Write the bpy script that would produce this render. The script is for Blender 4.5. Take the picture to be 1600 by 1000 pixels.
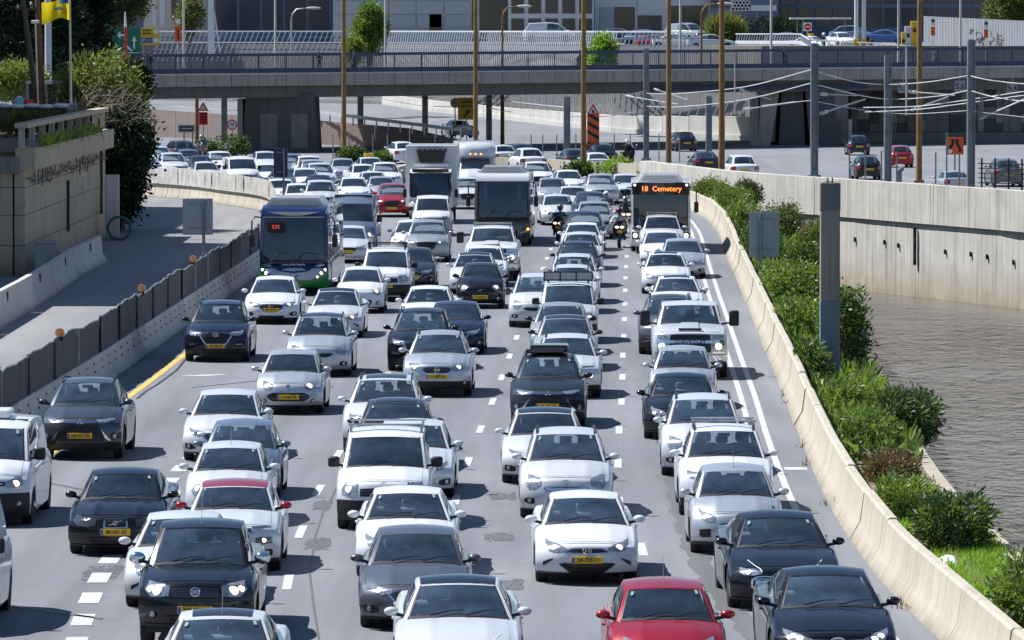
import bpy, bmesh, math, random
import numpy as np
from mathutils import Vector, Matrix
R = math.radians
random.seed(7)
rng = np.random.default_rng(7)
SC = bpy.context.scene
for o in list(bpy.data.objects):
    bpy.data.objects.remove(o)
COL = SC.collection

# ---------------------------------------------------------------- camera, light, exposure
CAM_Z, FPX, HORIZ = 9.35, 8889.0, 45.0
PITCH = math.atan((500 - HORIZ) / FPX)
cam = bpy.data.cameras.new('camera')
cam.sensor_width = 36.0
cam.lens = FPX / 1600 * 36.0
cam.clip_start, cam.clip_end = 1.0, 6000.0
cam_o = bpy.data.objects.new('camera', cam)
cam_o.location = (0, 0, CAM_Z)
cam_o.rotation_euler = (math.pi / 2 - PITCH, 0, 0)
COL.objects.link(cam_o)
SC.camera = cam_o

SUN = Vector((-1.0, 0.42, 1.5)).normalized()          # towards the sun
SUN_EL = math.asin(SUN.z)
SUN_AZ = math.atan2(SUN.x, SUN.y)                      # clockwise from +Y
world = bpy.data.worlds.new("World")
SC.world = world
world.use_nodes = True
wn = world.node_tree
wn.nodes.clear()
sky = wn.nodes.new('ShaderNodeTexSky')
sky.sky_type = 'NISHITA'
sky.sun_disc = False
sky.sun_elevation = SUN_EL
sky.sun_rotation = SUN_AZ
sky.altitude = 20
sky.air_density = 1.0
sky.dust_density = 0.1
sky.ozone_density = 4.0
bg = wn.nodes.new('ShaderNodeBackground')
bg.inputs[1].default_value = 0.075
wo = wn.nodes.new('ShaderNodeOutputWorld')
wn.links.new(sky.outputs[0], bg.inputs[0])
wn.links.new(bg.outputs[0], wo.inputs[0])

sun = bpy.data.lights.new('sun', 'SUN')
sun.energy = 5.0
sun.angle = R(0.53)
sun.color = (1.0, 0.99, 0.975)
sun_o = bpy.data.objects.new('sun', sun)
sun_o.rotation_euler = SUN.to_track_quat('Z', 'Y').to_euler()
COL.objects.link(sun_o)
SC.view_settings.view_transform = 'Standard'
SC.view_settings.look = 'None'
SC.view_settings.exposure = 0.58
SC.view_settings.gamma = 1.0
SC.view_settings.use_curve_mapping = False
SC.cycles.max_bounces = 7
SC.cycles.transparent_max_bounces = 12
SC.cycles.caustics_reflective = False
SC.cycles.caustics_refractive = False

_fwd = Vector((0, math.cos(PITCH), -math.sin(PITCH)))
_up = Vector((0, math.sin(PITCH), math.cos(PITCH)))
def ray(px, py):
    return _fwd + Vector((1, 0, 0)) * ((px - 800) / FPX) + _up * ((500 - py) / FPX)
def at(px, py, z=0.0):
    """where the line of sight through that point of the photograph meets the level z"""
    d = ray(px, py)
    t = (z - CAM_Z) / d.z
    return Vector((d.x * t, d.y * t, z))
def atd(px, py, D):
    """the point at distance D in that direction"""
    d = ray(px, py)
    t = D / d.y
    return Vector((d.x * t, D, CAM_Z + d.z * t))

# ---------------------------------------------------------------- materials
MATS = {}
def _nodes(name):
    m = bpy.data.materials.new(name)
    m.use_nodes = True
    nt = m.node_tree
    return m, nt, nt.nodes['Principled BSDF']
def mat(name, col, rough=0.6, metal=0.0, spec=0.5, var=0.0, scale=3.0, bump=0.0, bscale=None, coat=0.0, emit=None, estr=0.0,
        island=0.0, stretch=None, dirt=None, dirt_scale=0.6, dirt_amt=0.0, lining=None):
    """one procedural material: base colour with noise, relief, wear and a change from piece to piece"""
    if name in MATS: return MATS[name]
    m, nt, b = _nodes(name)
    N, L = nt.nodes, nt.links
    b.inputs['Roughness'].default_value = rough
    b.inputs['Metallic'].default_value = metal
    b.inputs['Specular IOR Level'].default_value = spec
    b.inputs['Coat Weight'].default_value = coat
    b.inputs['Coat Roughness'].default_value = 0.04
    c = (*col, 1)
    b.inputs['Base Color'].default_value = c
    src = None
    tc = N.new('ShaderNodeTexCoord')
    vec = tc.outputs['Object']
    if stretch:
        mp = N.new('ShaderNodeMapping'); mp.inputs['Scale'].default_value = stretch
        L.new(vec, mp.inputs[0]); vec = mp.outputs[0]
    if var:
        nz = N.new('ShaderNodeTexNoise'); nz.inputs['Scale'].default_value = scale; nz.inputs['Detail'].default_value = 6; nz.inputs['Roughness'].default_value = 0.65
        L.new(vec, nz.inputs[0])
        mr = N.new('ShaderNodeMapRange'); mr.inputs[1].default_value = 0.3; mr.inputs[2].default_value = 0.7
        mr.inputs[3].default_value = 1 - var; mr.inputs[4].default_value = 1 + var
        L.new(nz.outputs[0], mr.inputs[0])
        mx = N.new('ShaderNodeMix'); mx.data_type = 'RGBA'; mx.blend_type = 'MULTIPLY'; mx.inputs[0].default_value = 1
        mx.inputs[6].default_value = c; L.new(mr.outputs[0], mx.inputs[7]); src = mx.outputs[2]
    if island:
        g = N.new('ShaderNodeNewGeometry')
        mr = N.new('ShaderNodeMapRange'); mr.inputs[3].default_value = 1 - island; mr.inputs[4].default_value = 1 + island
        L.new(g.outputs['Random Per Island'], mr.inputs[0])
        mx = N.new('ShaderNodeMix'); mx.data_type = 'RGBA'; mx.blend_type = 'MULTIPLY'; mx.inputs[0].default_value = 1
        if src: L.new(src, mx.inputs[6])
        else: mx.inputs[6].default_value = c
        L.new(mr.outputs[0], mx.inputs[7]); src = mx.outputs[2]
    if dirt_amt:
        nz = N.new('ShaderNodeTexNoise'); nz.inputs['Scale'].default_value = dirt_scale; nz.inputs['Detail'].default_value = 8; nz.inputs['Roughness'].default_value = 0.7
        L.new(vec, nz.inputs[0])
        mr = N.new('ShaderNodeMapRange'); mr.inputs[1].default_value = 0.48; mr.inputs[2].default_value = 0.72; mr.inputs[3].default_value = 0; mr.inputs[4].default_value = dirt_amt
        L.new(nz.outputs[0], mr.inputs[0])
        mx = N.new('ShaderNodeMix'); mx.data_type = 'RGBA'; L.new(mr.outputs[0], mx.inputs[0])
        if src: L.new(src, mx.inputs[6])
        else: mx.inputs[6].default_value = c
        mx.inputs[7].default_value = (*dirt, 1); src = mx.outputs[2]
    if lining:                                         # the inner side of a panel is trimmed with cloth
        g = N.new('ShaderNodeNewGeometry')
        mx = N.new('ShaderNodeMix'); mx.data_type = 'RGBA'; L.new(g.outputs['Backfacing'], mx.inputs[0])
        if src: L.new(src, mx.inputs[6])
        else: mx.inputs[6].default_value = c
        mx.inputs[7].default_value = (*lining, 1); src = mx.outputs[2]
    if src: L.new(src, b.inputs['Base Color'])
    if bump:
        nz = N.new('ShaderNodeTexNoise'); nz.inputs['Scale'].default_value = bscale or scale * 6; nz.inputs['Detail'].default_value = 5
        L.new(vec, nz.inputs[0])
        bp = N.new('ShaderNodeBump'); bp.inputs['Strength'].default_value = bump; bp.inputs['Distance'].default_value = 0.02
        L.new(nz.outputs[0], bp.inputs['Height']); L.new(bp.outputs[0], b.inputs['Normal'])
    if emit:
        b.inputs['Emission Color'].default_value = (*emit, 1); b.inputs['Emission Strength'].default_value = estr
    MATS[name] = m
    return m

def glass_mat(name, tint, ior=1.85, rough=0.01, dust_sheen=0.0):
    m = bpy.data.materials.new(name); m.use_nodes = True
    nt = m.node_tree; N, L = nt.nodes, nt.links; N.clear()
    out = N.new('ShaderNodeOutputMaterial'); mix = N.new('ShaderNodeMixShader')
    tr = N.new('ShaderNodeBsdfTransparent'); tr.inputs[0].default_value = (*tint, 1)
    gl = N.new('ShaderNodeBsdfGlossy'); gl.inputs['Roughness'].default_value = rough
    fr = N.new('ShaderNodeFresnel'); fr.inputs[0].default_value = ior
    L.new(fr.outputs[0], mix.inputs[0]); L.new(tr.outputs[0], mix.inputs[1]); L.new(gl.outputs[0], mix.inputs[2])
    last = mix.outputs[0]
    if dust_sheen:                                            # blue film for dust and painted sky sheen, uneven by noise
        tc = N.new('ShaderNodeTexCoord'); nz = N.new('ShaderNodeTexNoise'); nz.inputs['Scale'].default_value = 1.7; nz.inputs['Detail'].default_value = 5; L.new(tc.outputs['Object'], nz.inputs[0])
        oi = N.new('ShaderNodeObjectInfo'); mr = N.new('ShaderNodeMapRange'); mr.inputs[1].default_value = .3; mr.inputs[2].default_value = .7; mr.inputs[3].default_value = dust_sheen * .35; mr.inputs[4].default_value = dust_sheen * 1.5; L.new(nz.outputs[0], mr.inputs[0])
        m2 = N.new('ShaderNodeMapRange'); m2.inputs[3].default_value = .55; m2.inputs[4].default_value = 1.45; L.new(oi.outputs['Random'], m2.inputs[0])
        mu = N.new('ShaderNodeMath'); mu.operation = 'MULTIPLY'; L.new(mr.outputs[0], mu.inputs[0]); L.new(m2.outputs[0], mu.inputs[1])
        df = N.new('ShaderNodeBsdfDiffuse'); df.inputs[0].default_value = (.32, .52, .76, 1); x2 = N.new('ShaderNodeMixShader')
        L.new(mu.outputs[0], x2.inputs[0]); L.new(last, x2.inputs[1]); L.new(df.outputs[0], x2.inputs[2]); last = x2.outputs[0]
    L.new(last, out.inputs[0])
    MATS[name] = m
    return m

def streak_mat(name, col, streak, amt=0.7, scale=0.9, rough=0.85, var=0.12, base_dirt=None, zlo=0, zhi=1):
    """weathered concrete: vertical run-off streaks, blotches, fine relief"""
    m, nt, b = _nodes(name)
    N, L = nt.nodes, nt.links
    b.inputs['Roughness'].default_value = rough; b.inputs['Specular IOR Level'].default_value = 0.25
    g = N.new('ShaderNodeNewGeometry')
    def noise(sc, detail, rough_=0.6):
        mp = N.new('ShaderNodeMapping'); mp.inputs['Scale'].default_value = sc
        L.new(g.outputs['Position'], mp.inputs[0])
        n = N.new('ShaderNodeTexNoise'); n.inputs['Scale'].default_value = 1; n.inputs['Detail'].default_value = detail; n.inputs['Roughness'].default_value = rough_
        L.new(mp.outputs[0], n.inputs[0]); return n.outputs[0]
    def mrange(s, a, b_, c, d):
        r = N.new('ShaderNodeMapRange'); r.inputs[1].default_value = a; r.inputs[2].default_value = b_; r.inputs[3].default_value = c; r.inputs[4].default_value = d
        L.new(s, r.inputs[0]); return r.outputs[0]
    def mixc(f, a, b_, mode='MIX'):
        x = N.new('ShaderNodeMix'); x.data_type = 'RGBA'; x.blend_type = mode
        if isinstance(f, float): x.inputs[0].default_value = f
        else: L.new(f, x.inputs[0])
        for i, q in ((6, a), (7, b_)):
            if isinstance(q, tuple): x.inputs[i].default_value = (*q, 1)
            else: L.new(q, x.inputs[i])
        return x.outputs[2]
    blot = mixc(1.0, col, mrange(noise((.5, .5, .7), 6), .3, .7, 1 - var, 1 + var), 'MULTIPLY')
    st = mrange(noise((scale * 4, scale * 4, .10), 5, .7), .50, .74, 0, amt)
    c = mixc(st, blot, streak)
    if base_dirt:
        sep = N.new('ShaderNodeSeparateXYZ'); L.new(g.outputs['Position'], sep.inputs[0])
        f = mrange(sep.outputs[2], zlo, zhi, 0.85, 0.0)
        mul = N.new('ShaderNodeMath'); mul.operation = 'MULTIPLY'; L.new(f, mul.inputs[0]); L.new(mrange(noise((1.5, 1.5, .6), 5), .25, .6, .35, 1), mul.inputs[1])
        c = mixc(mul.outputs[0], c, base_dirt)
    L.new(c, b.inputs['Base Color'])
    bp = N.new('ShaderNodeBump'); bp.inputs['Strength'].default_value = .35; bp.inputs['Distance'].default_value = .03
    L.new(noise((9, 9, 9), 4), bp.inputs['Height']); L.new(bp.outputs[0], b.inputs['Normal'])
    MATS[name] = m
    return m

# ---------------------------------------------------------------- mesh building
class MB:
    """collects vertices and faces of one mesh"""
    def __init__(s): s.v, s.f, s.m = [], [], []
    def add(s, vs, fs, mi=0):
        o = len(s.v); s.v += [tuple(v) for v in vs]; s.f += [tuple(i + o for i in f) for f in fs]; s.m += [mi] * len(fs)
    def box(s, c, d, mi=0, rz=0.0, top=1.0):
        x, y, z = d[0] / 2, d[1] / 2, d[2] / 2
        vs = []
        for k, t in ((-z, 1.0), (z, top)):
            for a, b in ((-x, -y), (x, -y), (x, y), (-x, y)):
                a, b = a * t, b * t
                vs.append((c[0] + a * math.cos(rz) - b * math.sin(rz), c[1] + a * math.sin(rz) + b * math.cos(rz), c[2] + k))
        s.add(vs, [(3, 2, 1, 0), (4, 5, 6, 7), (0, 1, 5, 4), (1, 2, 6, 5), (2, 3, 7, 6), (3, 0, 4, 7)], mi)
    def cbox(s, c, d, ch=0.03, mi=0, M=None):
        """box with chamfered edges"""
        x, y, z = d[0] / 2, d[1] / 2, d[2] / 2
        ch = min(ch, x * .9, y * .9, z * .9)
        b = bmesh.new(); bmesh.ops.create_cube(b, size=2)
        for v in b.verts: v.co = (v.co.x * x, v.co.y * y, v.co.z * z)
        bmesh.ops.bevel(b, geom=b.edges[:], offset=ch, segments=2, affect='EDGES', profile=.5)
        b.verts.index_update()
        vs = [((M @ v.co) if M else v.co) + Vector(c) for v in b.verts]
        s.add(vs, [[v.index for v in f.verts] for f in b.faces], mi); b.free()
    def beam(s, p, q, w, h, mi=0, up=(0, 0, 1)):
        p, q = Vector(p), Vector(q); t = (q - p).normalized(); u = Vector(up)
        r = t.cross(u)
        if r.length < 1e-4: r = t.cross(Vector((0, 1, 0)))
        r.normalize(); u = r.cross(t)
        vs = [e + r * (a * w / 2) + u * (b * h / 2) for e in (p, q) for a, b in ((-1, -1), (1, -1), (1, 1), (-1, 1))]
        s.add(vs, [(0, 1, 2, 3), (7, 6, 5, 4), (4, 5, 1, 0), (5, 6, 2, 1), (6, 7, 3, 2), (7, 4, 0, 3)], mi)
    def grid(s, P, mi=0, flip=False, keep=None):
        n, m = len(P), len(P[0])
        fs, ms = [], []
        for i in range(n - 1):
            for j in range(m - 1):
                k = mi if keep is None else keep(i, j)
                if k is None: continue
                f = (i * m + j, i * m + j + 1, (i + 1) * m + j + 1, (i + 1) * m + j)
                fs.append(f[::-1] if flip else f); ms.append(k)
        o = len(s.v); s.v += [tuple(p) for r in P for p in r]; s.f += [tuple(i + o for i in f) for f in fs]; s.m += ms
    def tube(s, path, r, n=8, mi=0, caps=True):
        path = [Vector(p) for p in path]; rr = r if isinstance(r, (list, tuple)) else [r] * len(path)
        rings = []; ref = Vector((0, 0, 1))
        for i, p in enumerate(path):
            t = (path[min(i + 1, len(path) - 1)] - path[max(i - 1, 0)]).normalized()
            a = t.cross(ref if abs(t.dot(ref)) < .95 else Vector((0, 1, 0))).normalized(); b = a.cross(t)
            rings.append([p + (a * math.cos(2 * math.pi * k / n) + b * math.sin(2 * math.pi * k / n)) * rr[i] for k in range(n)])
        vs = [v for g in rings for v in g]
        fs = [(i * n + k, i * n + (k + 1) % n, (i + 1) * n + (k + 1) % n, (i + 1) * n + k) for i in range(len(path) - 1) for k in range(n)]
        if caps: fs += [tuple(range(n))[::-1], tuple((len(path) - 1) * n + k for k in range(n))]
        s.add(vs, fs, mi)
    def lathe(s, prof, n=16, c=(0, 0, 0), axis='z', mi=0, close=True):
        vs = []
        for r, h in prof:
            for k in range(n):
                a = 2 * math.pi * k / n; u, w = r * math.cos(a), r * math.sin(a)
                v = {'z': (u, w, h), 'x': (h, u, w), 'y': (u, h, w)}[axis]
                vs.append((v[0] + c[0], v[1] + c[1], v[2] + c[2]))
        m = len(prof)
        fs = [(i * n + k, i * n + (k + 1) % n, (i + 1) * n + (k + 1) % n, (i + 1) * n + k) for i in range(m - 1) for k in range(n)]
        if close: fs += [tuple(range(n))[::-1], tuple((m - 1) * n + k for k in range(n))]
        s.add(vs, fs, mi)
    def ball(s, c, d, n=10, m=7, mi=0):
        prof = [(math.sin(math.pi * (i + .02) / (m + .04 - 0.0)) , -math.cos(math.pi * i / m)) for i in range(m + 1)]
        o = len(s.v); s.lathe([(max(p[0], .02), p[1]) for p in prof], n, mi=mi)
        for i in range(o, len(s.v)):
            v = s.v[i]; s.v[i] = (c[0] + v[0] * d[0], c[1] + v[1] * d[1], c[2] + v[2] * d[2])
    def prism(s, poly, a, b, plane='xy', mi=0):
        """closed outline pushed from a to b along the axis the plane leaves out"""
        n = len(poly)
        def p3(p, h): return {'xy': (p[0], p[1], h), 'xz': (p[0], h, p[1]), 'yz': (h, p[0], p[1])}[plane]
        vs = [p3(p, a) for p in poly] + [p3(p, b) for p in poly]
        fs = [tuple(range(n))[::-1], tuple(range(n, 2 * n))] + [(i, (i + 1) % n, (i + 1) % n + n, i + n) for i in range(n)]
        s.add(vs, fs, mi)
    def sweep(s, prof, path, mi=0, caps=True):
        """profile of (offset to the right, height) carried along a plan path of (x, y, z)"""
        path = [Vector(p) for p in path]; n = len(prof); vs = []
        for i, p in enumerate(path):
            t = path[min(i + 1, len(path) - 1)] - path[max(i - 1, 0)]; t.z = 0; t.normalize()
            r = Vector((t.y, -t.x, 0))
            vs += [p + r * a + Vector((0, 0, b)) for a, b in prof]
        fs = [(i * n + k, i * n + (k + 1) % n, (i + 1) * n + (k + 1) % n, (i + 1) * n + k) for i in range(len(path) - 1) for k in range(n)]
        if caps: fs += [tuple(range(n)), tuple((len(path) - 1) * n + k for k in range(n))[::-1]]
        s.add(vs, fs, mi)
    def mesh(s, name, mats=(), smooth=None, merge=0.0, fix=True):
        me = bpy.data.meshes.new(name)
        me.from_pydata(s.v, [], s.f)
        for m in mats: me.materials.append(MATS[m] if isinstance(m, str) else m)
        if len(mats) > 1: me.polygons.foreach_set('material_index', s.m)
        if merge or fix:
            b = bmesh.new(); b.from_mesh(me)
            if merge: bmesh.ops.remove_doubles(b, verts=b.verts[:], dist=merge)
            if fix: bmesh.ops.recalc_face_normals(b, faces=b.faces[:])
            b.to_mesh(me); b.free()
        if smooth is not None:
            me.polygons.foreach_set('use_smooth', [True] * len(me.polygons))
            me.set_sharp_from_angle(angle=R(smooth))
        me.update()
        return me
    def build(s, name, mats, parent=None, smooth=None, merge=0.0, fix=True, loc=None):
        if isinstance(mats, str) or not isinstance(mats, (tuple, list)): mats = (mats,)
        return link(name, s.mesh(name, mats, smooth, merge, fix), parent, loc)

def link(name, me, parent=None, loc=None):
    o = bpy.data.objects.new(name, me)
    if parent is not None: o.parent = parent
    if loc is not None: o.location = loc
    COL.objects.link(o)
    return o
def tag(o, label=None, cat=None, group=None, kind=None):
    if label: o['label'] = label
    if cat: o['category'] = cat
    if group: o['group'] = group
    if kind: o['kind'] = kind
    return o
def empty(name, loc=(0, 0, 0), rz=0.0, label=None, cat=None, group=None):
    o = bpy.data.objects.new(name, None)
    o.empty_display_size = .3
    o.location = loc; o.rotation_euler = (0, 0, rz)
    COL.objects.link(o)
    return tag(o, label, cat, group)
def struct(name, mb, mats, label=None, **k):
    return tag(mb.build(name, mats, **k), label, kind='structure')
_TXT = {}
def text_mesh(txt, size, mat_name, depth=0.004, align='CENTER', sx=1.0):
    key = (txt, size, mat_name, depth, sx)
    if key in _TXT: return _TXT[key]
    cu = bpy.data.curves.new('lettering', 'FONT')
    cu.body = txt; cu.size = size; cu.extrude = depth; cu.align_x = align; cu.align_y = 'CENTER'; cu.resolution_u = 2
    cu.offset = size * .012
    o = bpy.data.objects.new('lettering', cu); COL.objects.link(o)
    dg = bpy.context.evaluated_depsgraph_get()
    me = bpy.data.meshes.new_from_object(o.evaluated_get(dg))
    bpy.data.objects.remove(o)
    for v in me.vertices: v.co = (v.co.x * sx, -v.co.z, v.co.y)         # stand it up, facing -Y
    me.materials.clear(); me.materials.append(MATS[mat_name]); me.name = 'lettering'
    _TXT[key] = me
    return me
def quads_mesh(name, co, mats, quad=4, mi=None):
    """many separate small faces from an array of corners, quickly"""
    n = len(co) // quad
    me = bpy.data.meshes.new(name)
    me.vertices.add(len(co)); me.vertices.foreach_set('co', np.asarray(co, dtype=np.float32).ravel())
    me.loops.add(len(co)); me.loops.foreach_set('vertex_index', np.arange(len(co), dtype=np.int32))
    me.polygons.add(n); me.polygons.foreach_set('loop_start', np.arange(0, len(co), quad, dtype=np.int32))
    me.polygons.foreach_set('loop_total', np.full(n, quad, dtype=np.int32))
    for m in mats: me.materials.append(MATS[m])
    if mi is not None: me.polygons.foreach_set('material_index', np.asarray(mi, dtype=np.int32))
    me.update(); me.validate()
    return me

# ---------------------------------------------------------------- palette
GREY = lambda v, t=0.0: (v * (1 - t), v, v * (1 + t))
mat('black_plastic', (.012, .012, .013), .55, var=.15, scale=8)
mat('rubber', (.014, .014, .015), .85, var=.25, scale=14)
mat('dark_cloth', (.08, .084, .09), .9, var=.3, scale=10)
mat('seat_cloth', (.24, .24, .26), .9, var=.25, scale=12)
mat('sticker_white', (.34, .36, .35), .6, var=.25, scale=40); mat('sticker_green', (.16, .25, .22), .6, var=.3, scale=40)
mat('chrome', (.75, .76, .78), .12, metal=1.0)
mat('rim_metal', (.45, .46, .48), .3, metal=1.0)
mat('lamp_shell', (.36, .38, .41), .16, metal=.55, var=.75, scale=24, coat=1.0)
mat('lamp_dark', (.06, .065, .07), .12, metal=.3, coat=1.0, var=.5, scale=30)
mat('bulb_lit', (1, .9, .75), .3, emit=(1.0, .76, .46), estr=1.7)
mat('led_lit', (.95, .97, 1), .3, emit=(.92, .96, 1.0), estr=1.8)
mat('amber_lit', (1, .45, .1), .3, emit=(1.0, .36, .05), estr=2.2)
mat('tail_red', (.35, .012, .014), .2, coat=1.0)
mat('plate_yellow', (.80, .47, .02), .5, var=.08, scale=20)
mat('plate_blue', (.02, .08, .42), .5)
mat('ink', (.012, .012, .012), .6)
mat('white_ink', (.8, .8, .8), .5)
mat('mirror_glass', (.7, .74, .78), .03, metal=1.0)
glass_mat('windscreen_glass', (.72, .88, .98), dust_sheen=.062)
glass_mat('window_glass', (.70, .78, .82), dust_sheen=.03)
glass_mat('bus_glass', (.22, .36, .56), dust_sheen=.05)
LIN = (.45, .45, .46)
def paint(name, col, metal=0.0, rough=.32, coat=.7):
    return mat(name, col, rough, metal, .3, var=.03, scale=2.0, coat=coat, lining=LIN, dirt=(.22, .20, .18), dirt_scale=1.6, dirt_amt=.025)
paint('paint_white', (.67, .685, .715)); paint('paint_graphite', (.070, .078, .095), .55, .3)
paint('paint_pearl', (.60, .62, .645), .15)
paint('paint_silver', (.50, .52, .55), .55, .34)
paint('paint_lightgrey', (.40, .415, .44), .5, .34)
paint('paint_grey', (.12, .13, .15), .5, .32)
paint('paint_darkgrey', (.026, .029, .036), .3, .28, .6)
paint('paint_black', (.006, .007, .010), .0, .22, .5)
paint('paint_navy', (.008, .013, .032), .2, .26, .6)
paint('paint_blue', (.04, .10, .28), .3)
paint('paint_bluegrey', (.17, .22, .30), .5, .34)
paint('paint_red', (.32, .010, .022), .25, .28)
paint('paint_darkred', (.17, .008, .014), .25, .28)
paint('paint_green', (.012, .20, .035), .0, .4)
paint('paint_busnavy', (.008, .020, .085), .2, .2); paint('paint_lavender', (.36, .40, .52), .2, .3)
paint('paint_taupe', (.13, .125, .12), .4, .35)
# ---------------------------------------------------------------- vehicles
def cr_rows(keys, ns):
    """smooth rows through key rows (tuples of numbers)"""
    K = [np.array(k, float) for k in keys]; out = []
    for i in range(len(K) - 1):
        p0, p1, p2, p3 = K[max(i - 1, 0)], K[i], K[i + 1], K[min(i + 2, len(K) - 1)]
        for j in range(ns[i]):
            t = j / ns[i]
            out.append(.5 * ((2 * p1) + (-p0 + p2) * t + (2 * p0 - 5 * p1 + 4 * p2 - p3) * t * t + (-p0 + 3 * p1 - 3 * p2 + p3) * t ** 3))
    out.append(K[-1])
    return out
def lin(x, pts):
    return float(np.interp(x, [p[0] for p in pts], [p[1] for p in pts]))
def rat(s, top):
    s = min(max(s, 0), 1)
    if s < .72: return float(np.interp(s, [0, .12, .35, .6, .72], [.972, .990, .997, 1.0, .992]))
    u = (s - .72) / .28
    return top + (.992 - top) * math.sqrt(max(0, 1 - u ** 2.2))
AL = [0, .2, .36, .45, .52, .6, .72, .84, .92, .97, 1.0]
AS = [-a for a in AL[:0:-1]] + AL
SS = [0, .1, .25, .42, .58, .72, .8, .87, .92, .955, .98, 1.0]

def wheel_meshes(Rw, w=.205, style=0):
    t = MB()
    t.lathe([(Rw * .66, -w * .46), (Rw * .90, -w * .5), (Rw * .985, -w * .40), (Rw, -w * .2), (Rw, w * .2), (Rw * .985, w * .40), (Rw * .90, w * .5), (Rw * .66, w * .46)], 24, axis='x')
    r = MB(); n = (5, 7, 10)[style]
    r.lathe([(Rw * .66, -.09), (Rw * .66, .075), (Rw * .60, .08), (Rw * .56, .04)], 20, axis='x', close=False)
    r.lathe([(.055, -.02), (.055, .075), (.03, .085)], 10, axis='x')
    for k in range(n):
        a = 2 * math.pi * k / n
        r.beam((.058, .03 * math.cos(a), .03 * math.sin(a)), (.068, Rw * .60 * math.cos(a), Rw * .60 * math.sin(a)), .05 if n < 8 else .03, .025, up=(1, 0, 0))
    r.lathe([(Rw * .55, -.02), (.02, -.01)], 16, axis='x', mi=1)
    return t.mesh('wheel', ('rubber',), 40), r.mesh('rim', ('rim_metal', 'black_plastic'), 40)

def ellipse(c, a, b, n=20, tilt=0):
    return [Vector((c[0] + a * math.cos(2 * math.pi * k / n), c[1], c[2] + b * math.sin(2 * math.pi * k / n))) for k in range(n + 1)]
def emblem_mesh(kind, r):
    e = MB()
    if kind in ('ring_h', 'ring_t', 'ring_v', 'ring_bar', 'ring_tie'):
        e.tube(ellipse((0, 0, 0), r * 1.35 if kind != 'ring_bar' else r, r * .85 if kind != 'ring_bar' else r), r * .13, 5, caps=False)
    if kind == 'ring_h':
        for sx in (-1, 1): e.tube([(sx * r * .55 - .12 * r, 0, -r * .55), (sx * r * .55 + .16 * r, 0, r * .55)], r * .13, 5)
        e.tube([(-r * .5, 0, -.05 * r), (r * .5, 0, .05 * r)], r * .11, 5)
    elif kind == 'ring_t':
        e.tube(ellipse((0, 0, r * .38), r * .8, r * .33), r * .1, 5, caps=False); e.tube(ellipse((0, 0, 0), r * .32, r * .78), r * .1, 5, caps=False)
    elif kind == 'ring_v':
        e.tube([(-r, 0, r * .25), (-.3 * r, 0, .2 * r), (0, 0, -r * .3), (.3 * r, 0, .2 * r), (r, 0, r * .25)], r * .12, 5)
    elif kind == 'ring_bar':
        e.box((0, 0, 0), (r * 2.6, .012, r * .45))
    elif kind == 'ring_tie':
        e.tube([(-r * .9, 0, -r * .1), (0, 0, r * .2), (r * .9, 0, -.1 * r)], r * .14, 5)
    elif kind == 'diamonds':
        for a in (90, 210, 330):
            c = Vector((math.cos(R(a)), 0, math.sin(R(a)))) * r * .62; d = c.normalized() * r * .58; p = Vector((-d.z, 0, d.x)) * .55
            e.prism([((c + d).x, (c + d).z), ((c + p).x, (c + p).z), ((c - d).x, (c - d).z), ((c - p).x, (c - p).z)], -.01, .01, 'xz')
    elif kind == 'disc':
        e.lathe([(r, .012), (r, -.008), (r * .8, -.014), (r * .78, -.006)], 18, axis='y', mi=0); e.lathe([(r * .8, -.010), (.01, -.014)], 18, axis='y', mi=1)
        for x in (-.4, -.13, .13, .4): e.box((x * r, -.018, 0), (r * .1, .008, r * .8), 0)
    elif kind == 'chevrons':
        for z in (0, -.6):
            e.tube([(-r, 0, (z - .4) * r), (0, 0, (z + .4) * r), (r, 0, (z - .4) * r)], r * .14, 5)
    elif kind == 'slash':
        e.tube([(-r * 2.4, 0, -r * .9), (r * 2.4, 0, r * .9)], r * .13, 5); e.tube(ellipse((0, -.008, 0), r * .7, r * .7), r * .14, 5, caps=False)
    elif kind == 'star':
        e.tube(ellipse((0, 0, 0), r, r), r * .1, 5, caps=False)
        for a in (90, 210, 330): e.tube([(0, 0, 0), (r * math.cos(R(a)), 0, r * math.sin(R(a)))], [r * .13, r * .04], 5)
    elif kind == 'lion':
        e.prism([(-.5 * r, -r), (-.1 * r, -.2 * r), (-.7 * r, .1 * r), (-.2 * r, .9 * r), (.5 * r, .9 * r), (.8 * r, .3 * r), (.3 * r, .2 * r), (.6 * r, -.5 * r), (.1 * r, -1 * r)], -.01, .01, 'xz')
    elif kind == 'bowtie':
        e.prism([(-r * 1.7, .35 * r), (-.45 * r, .35 * r), (-.35 * r, .6 * r), (.6 * r, .6 * r), (.55 * r, .35 * r), (1.8 * r, .35 * r), (1.6 * r, -.35 * r), (.45 * r, -.35 * r), (.35 * r, -.6 * r), (-.6 * r, -.6 * r), (-.55 * r, -.35 * r), (-1.8 * r, -.35 * r)], -.012, .012, 'xz')
    return e.mesh('emblem', ('chrome', 'paint_blue'), 40)

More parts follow.
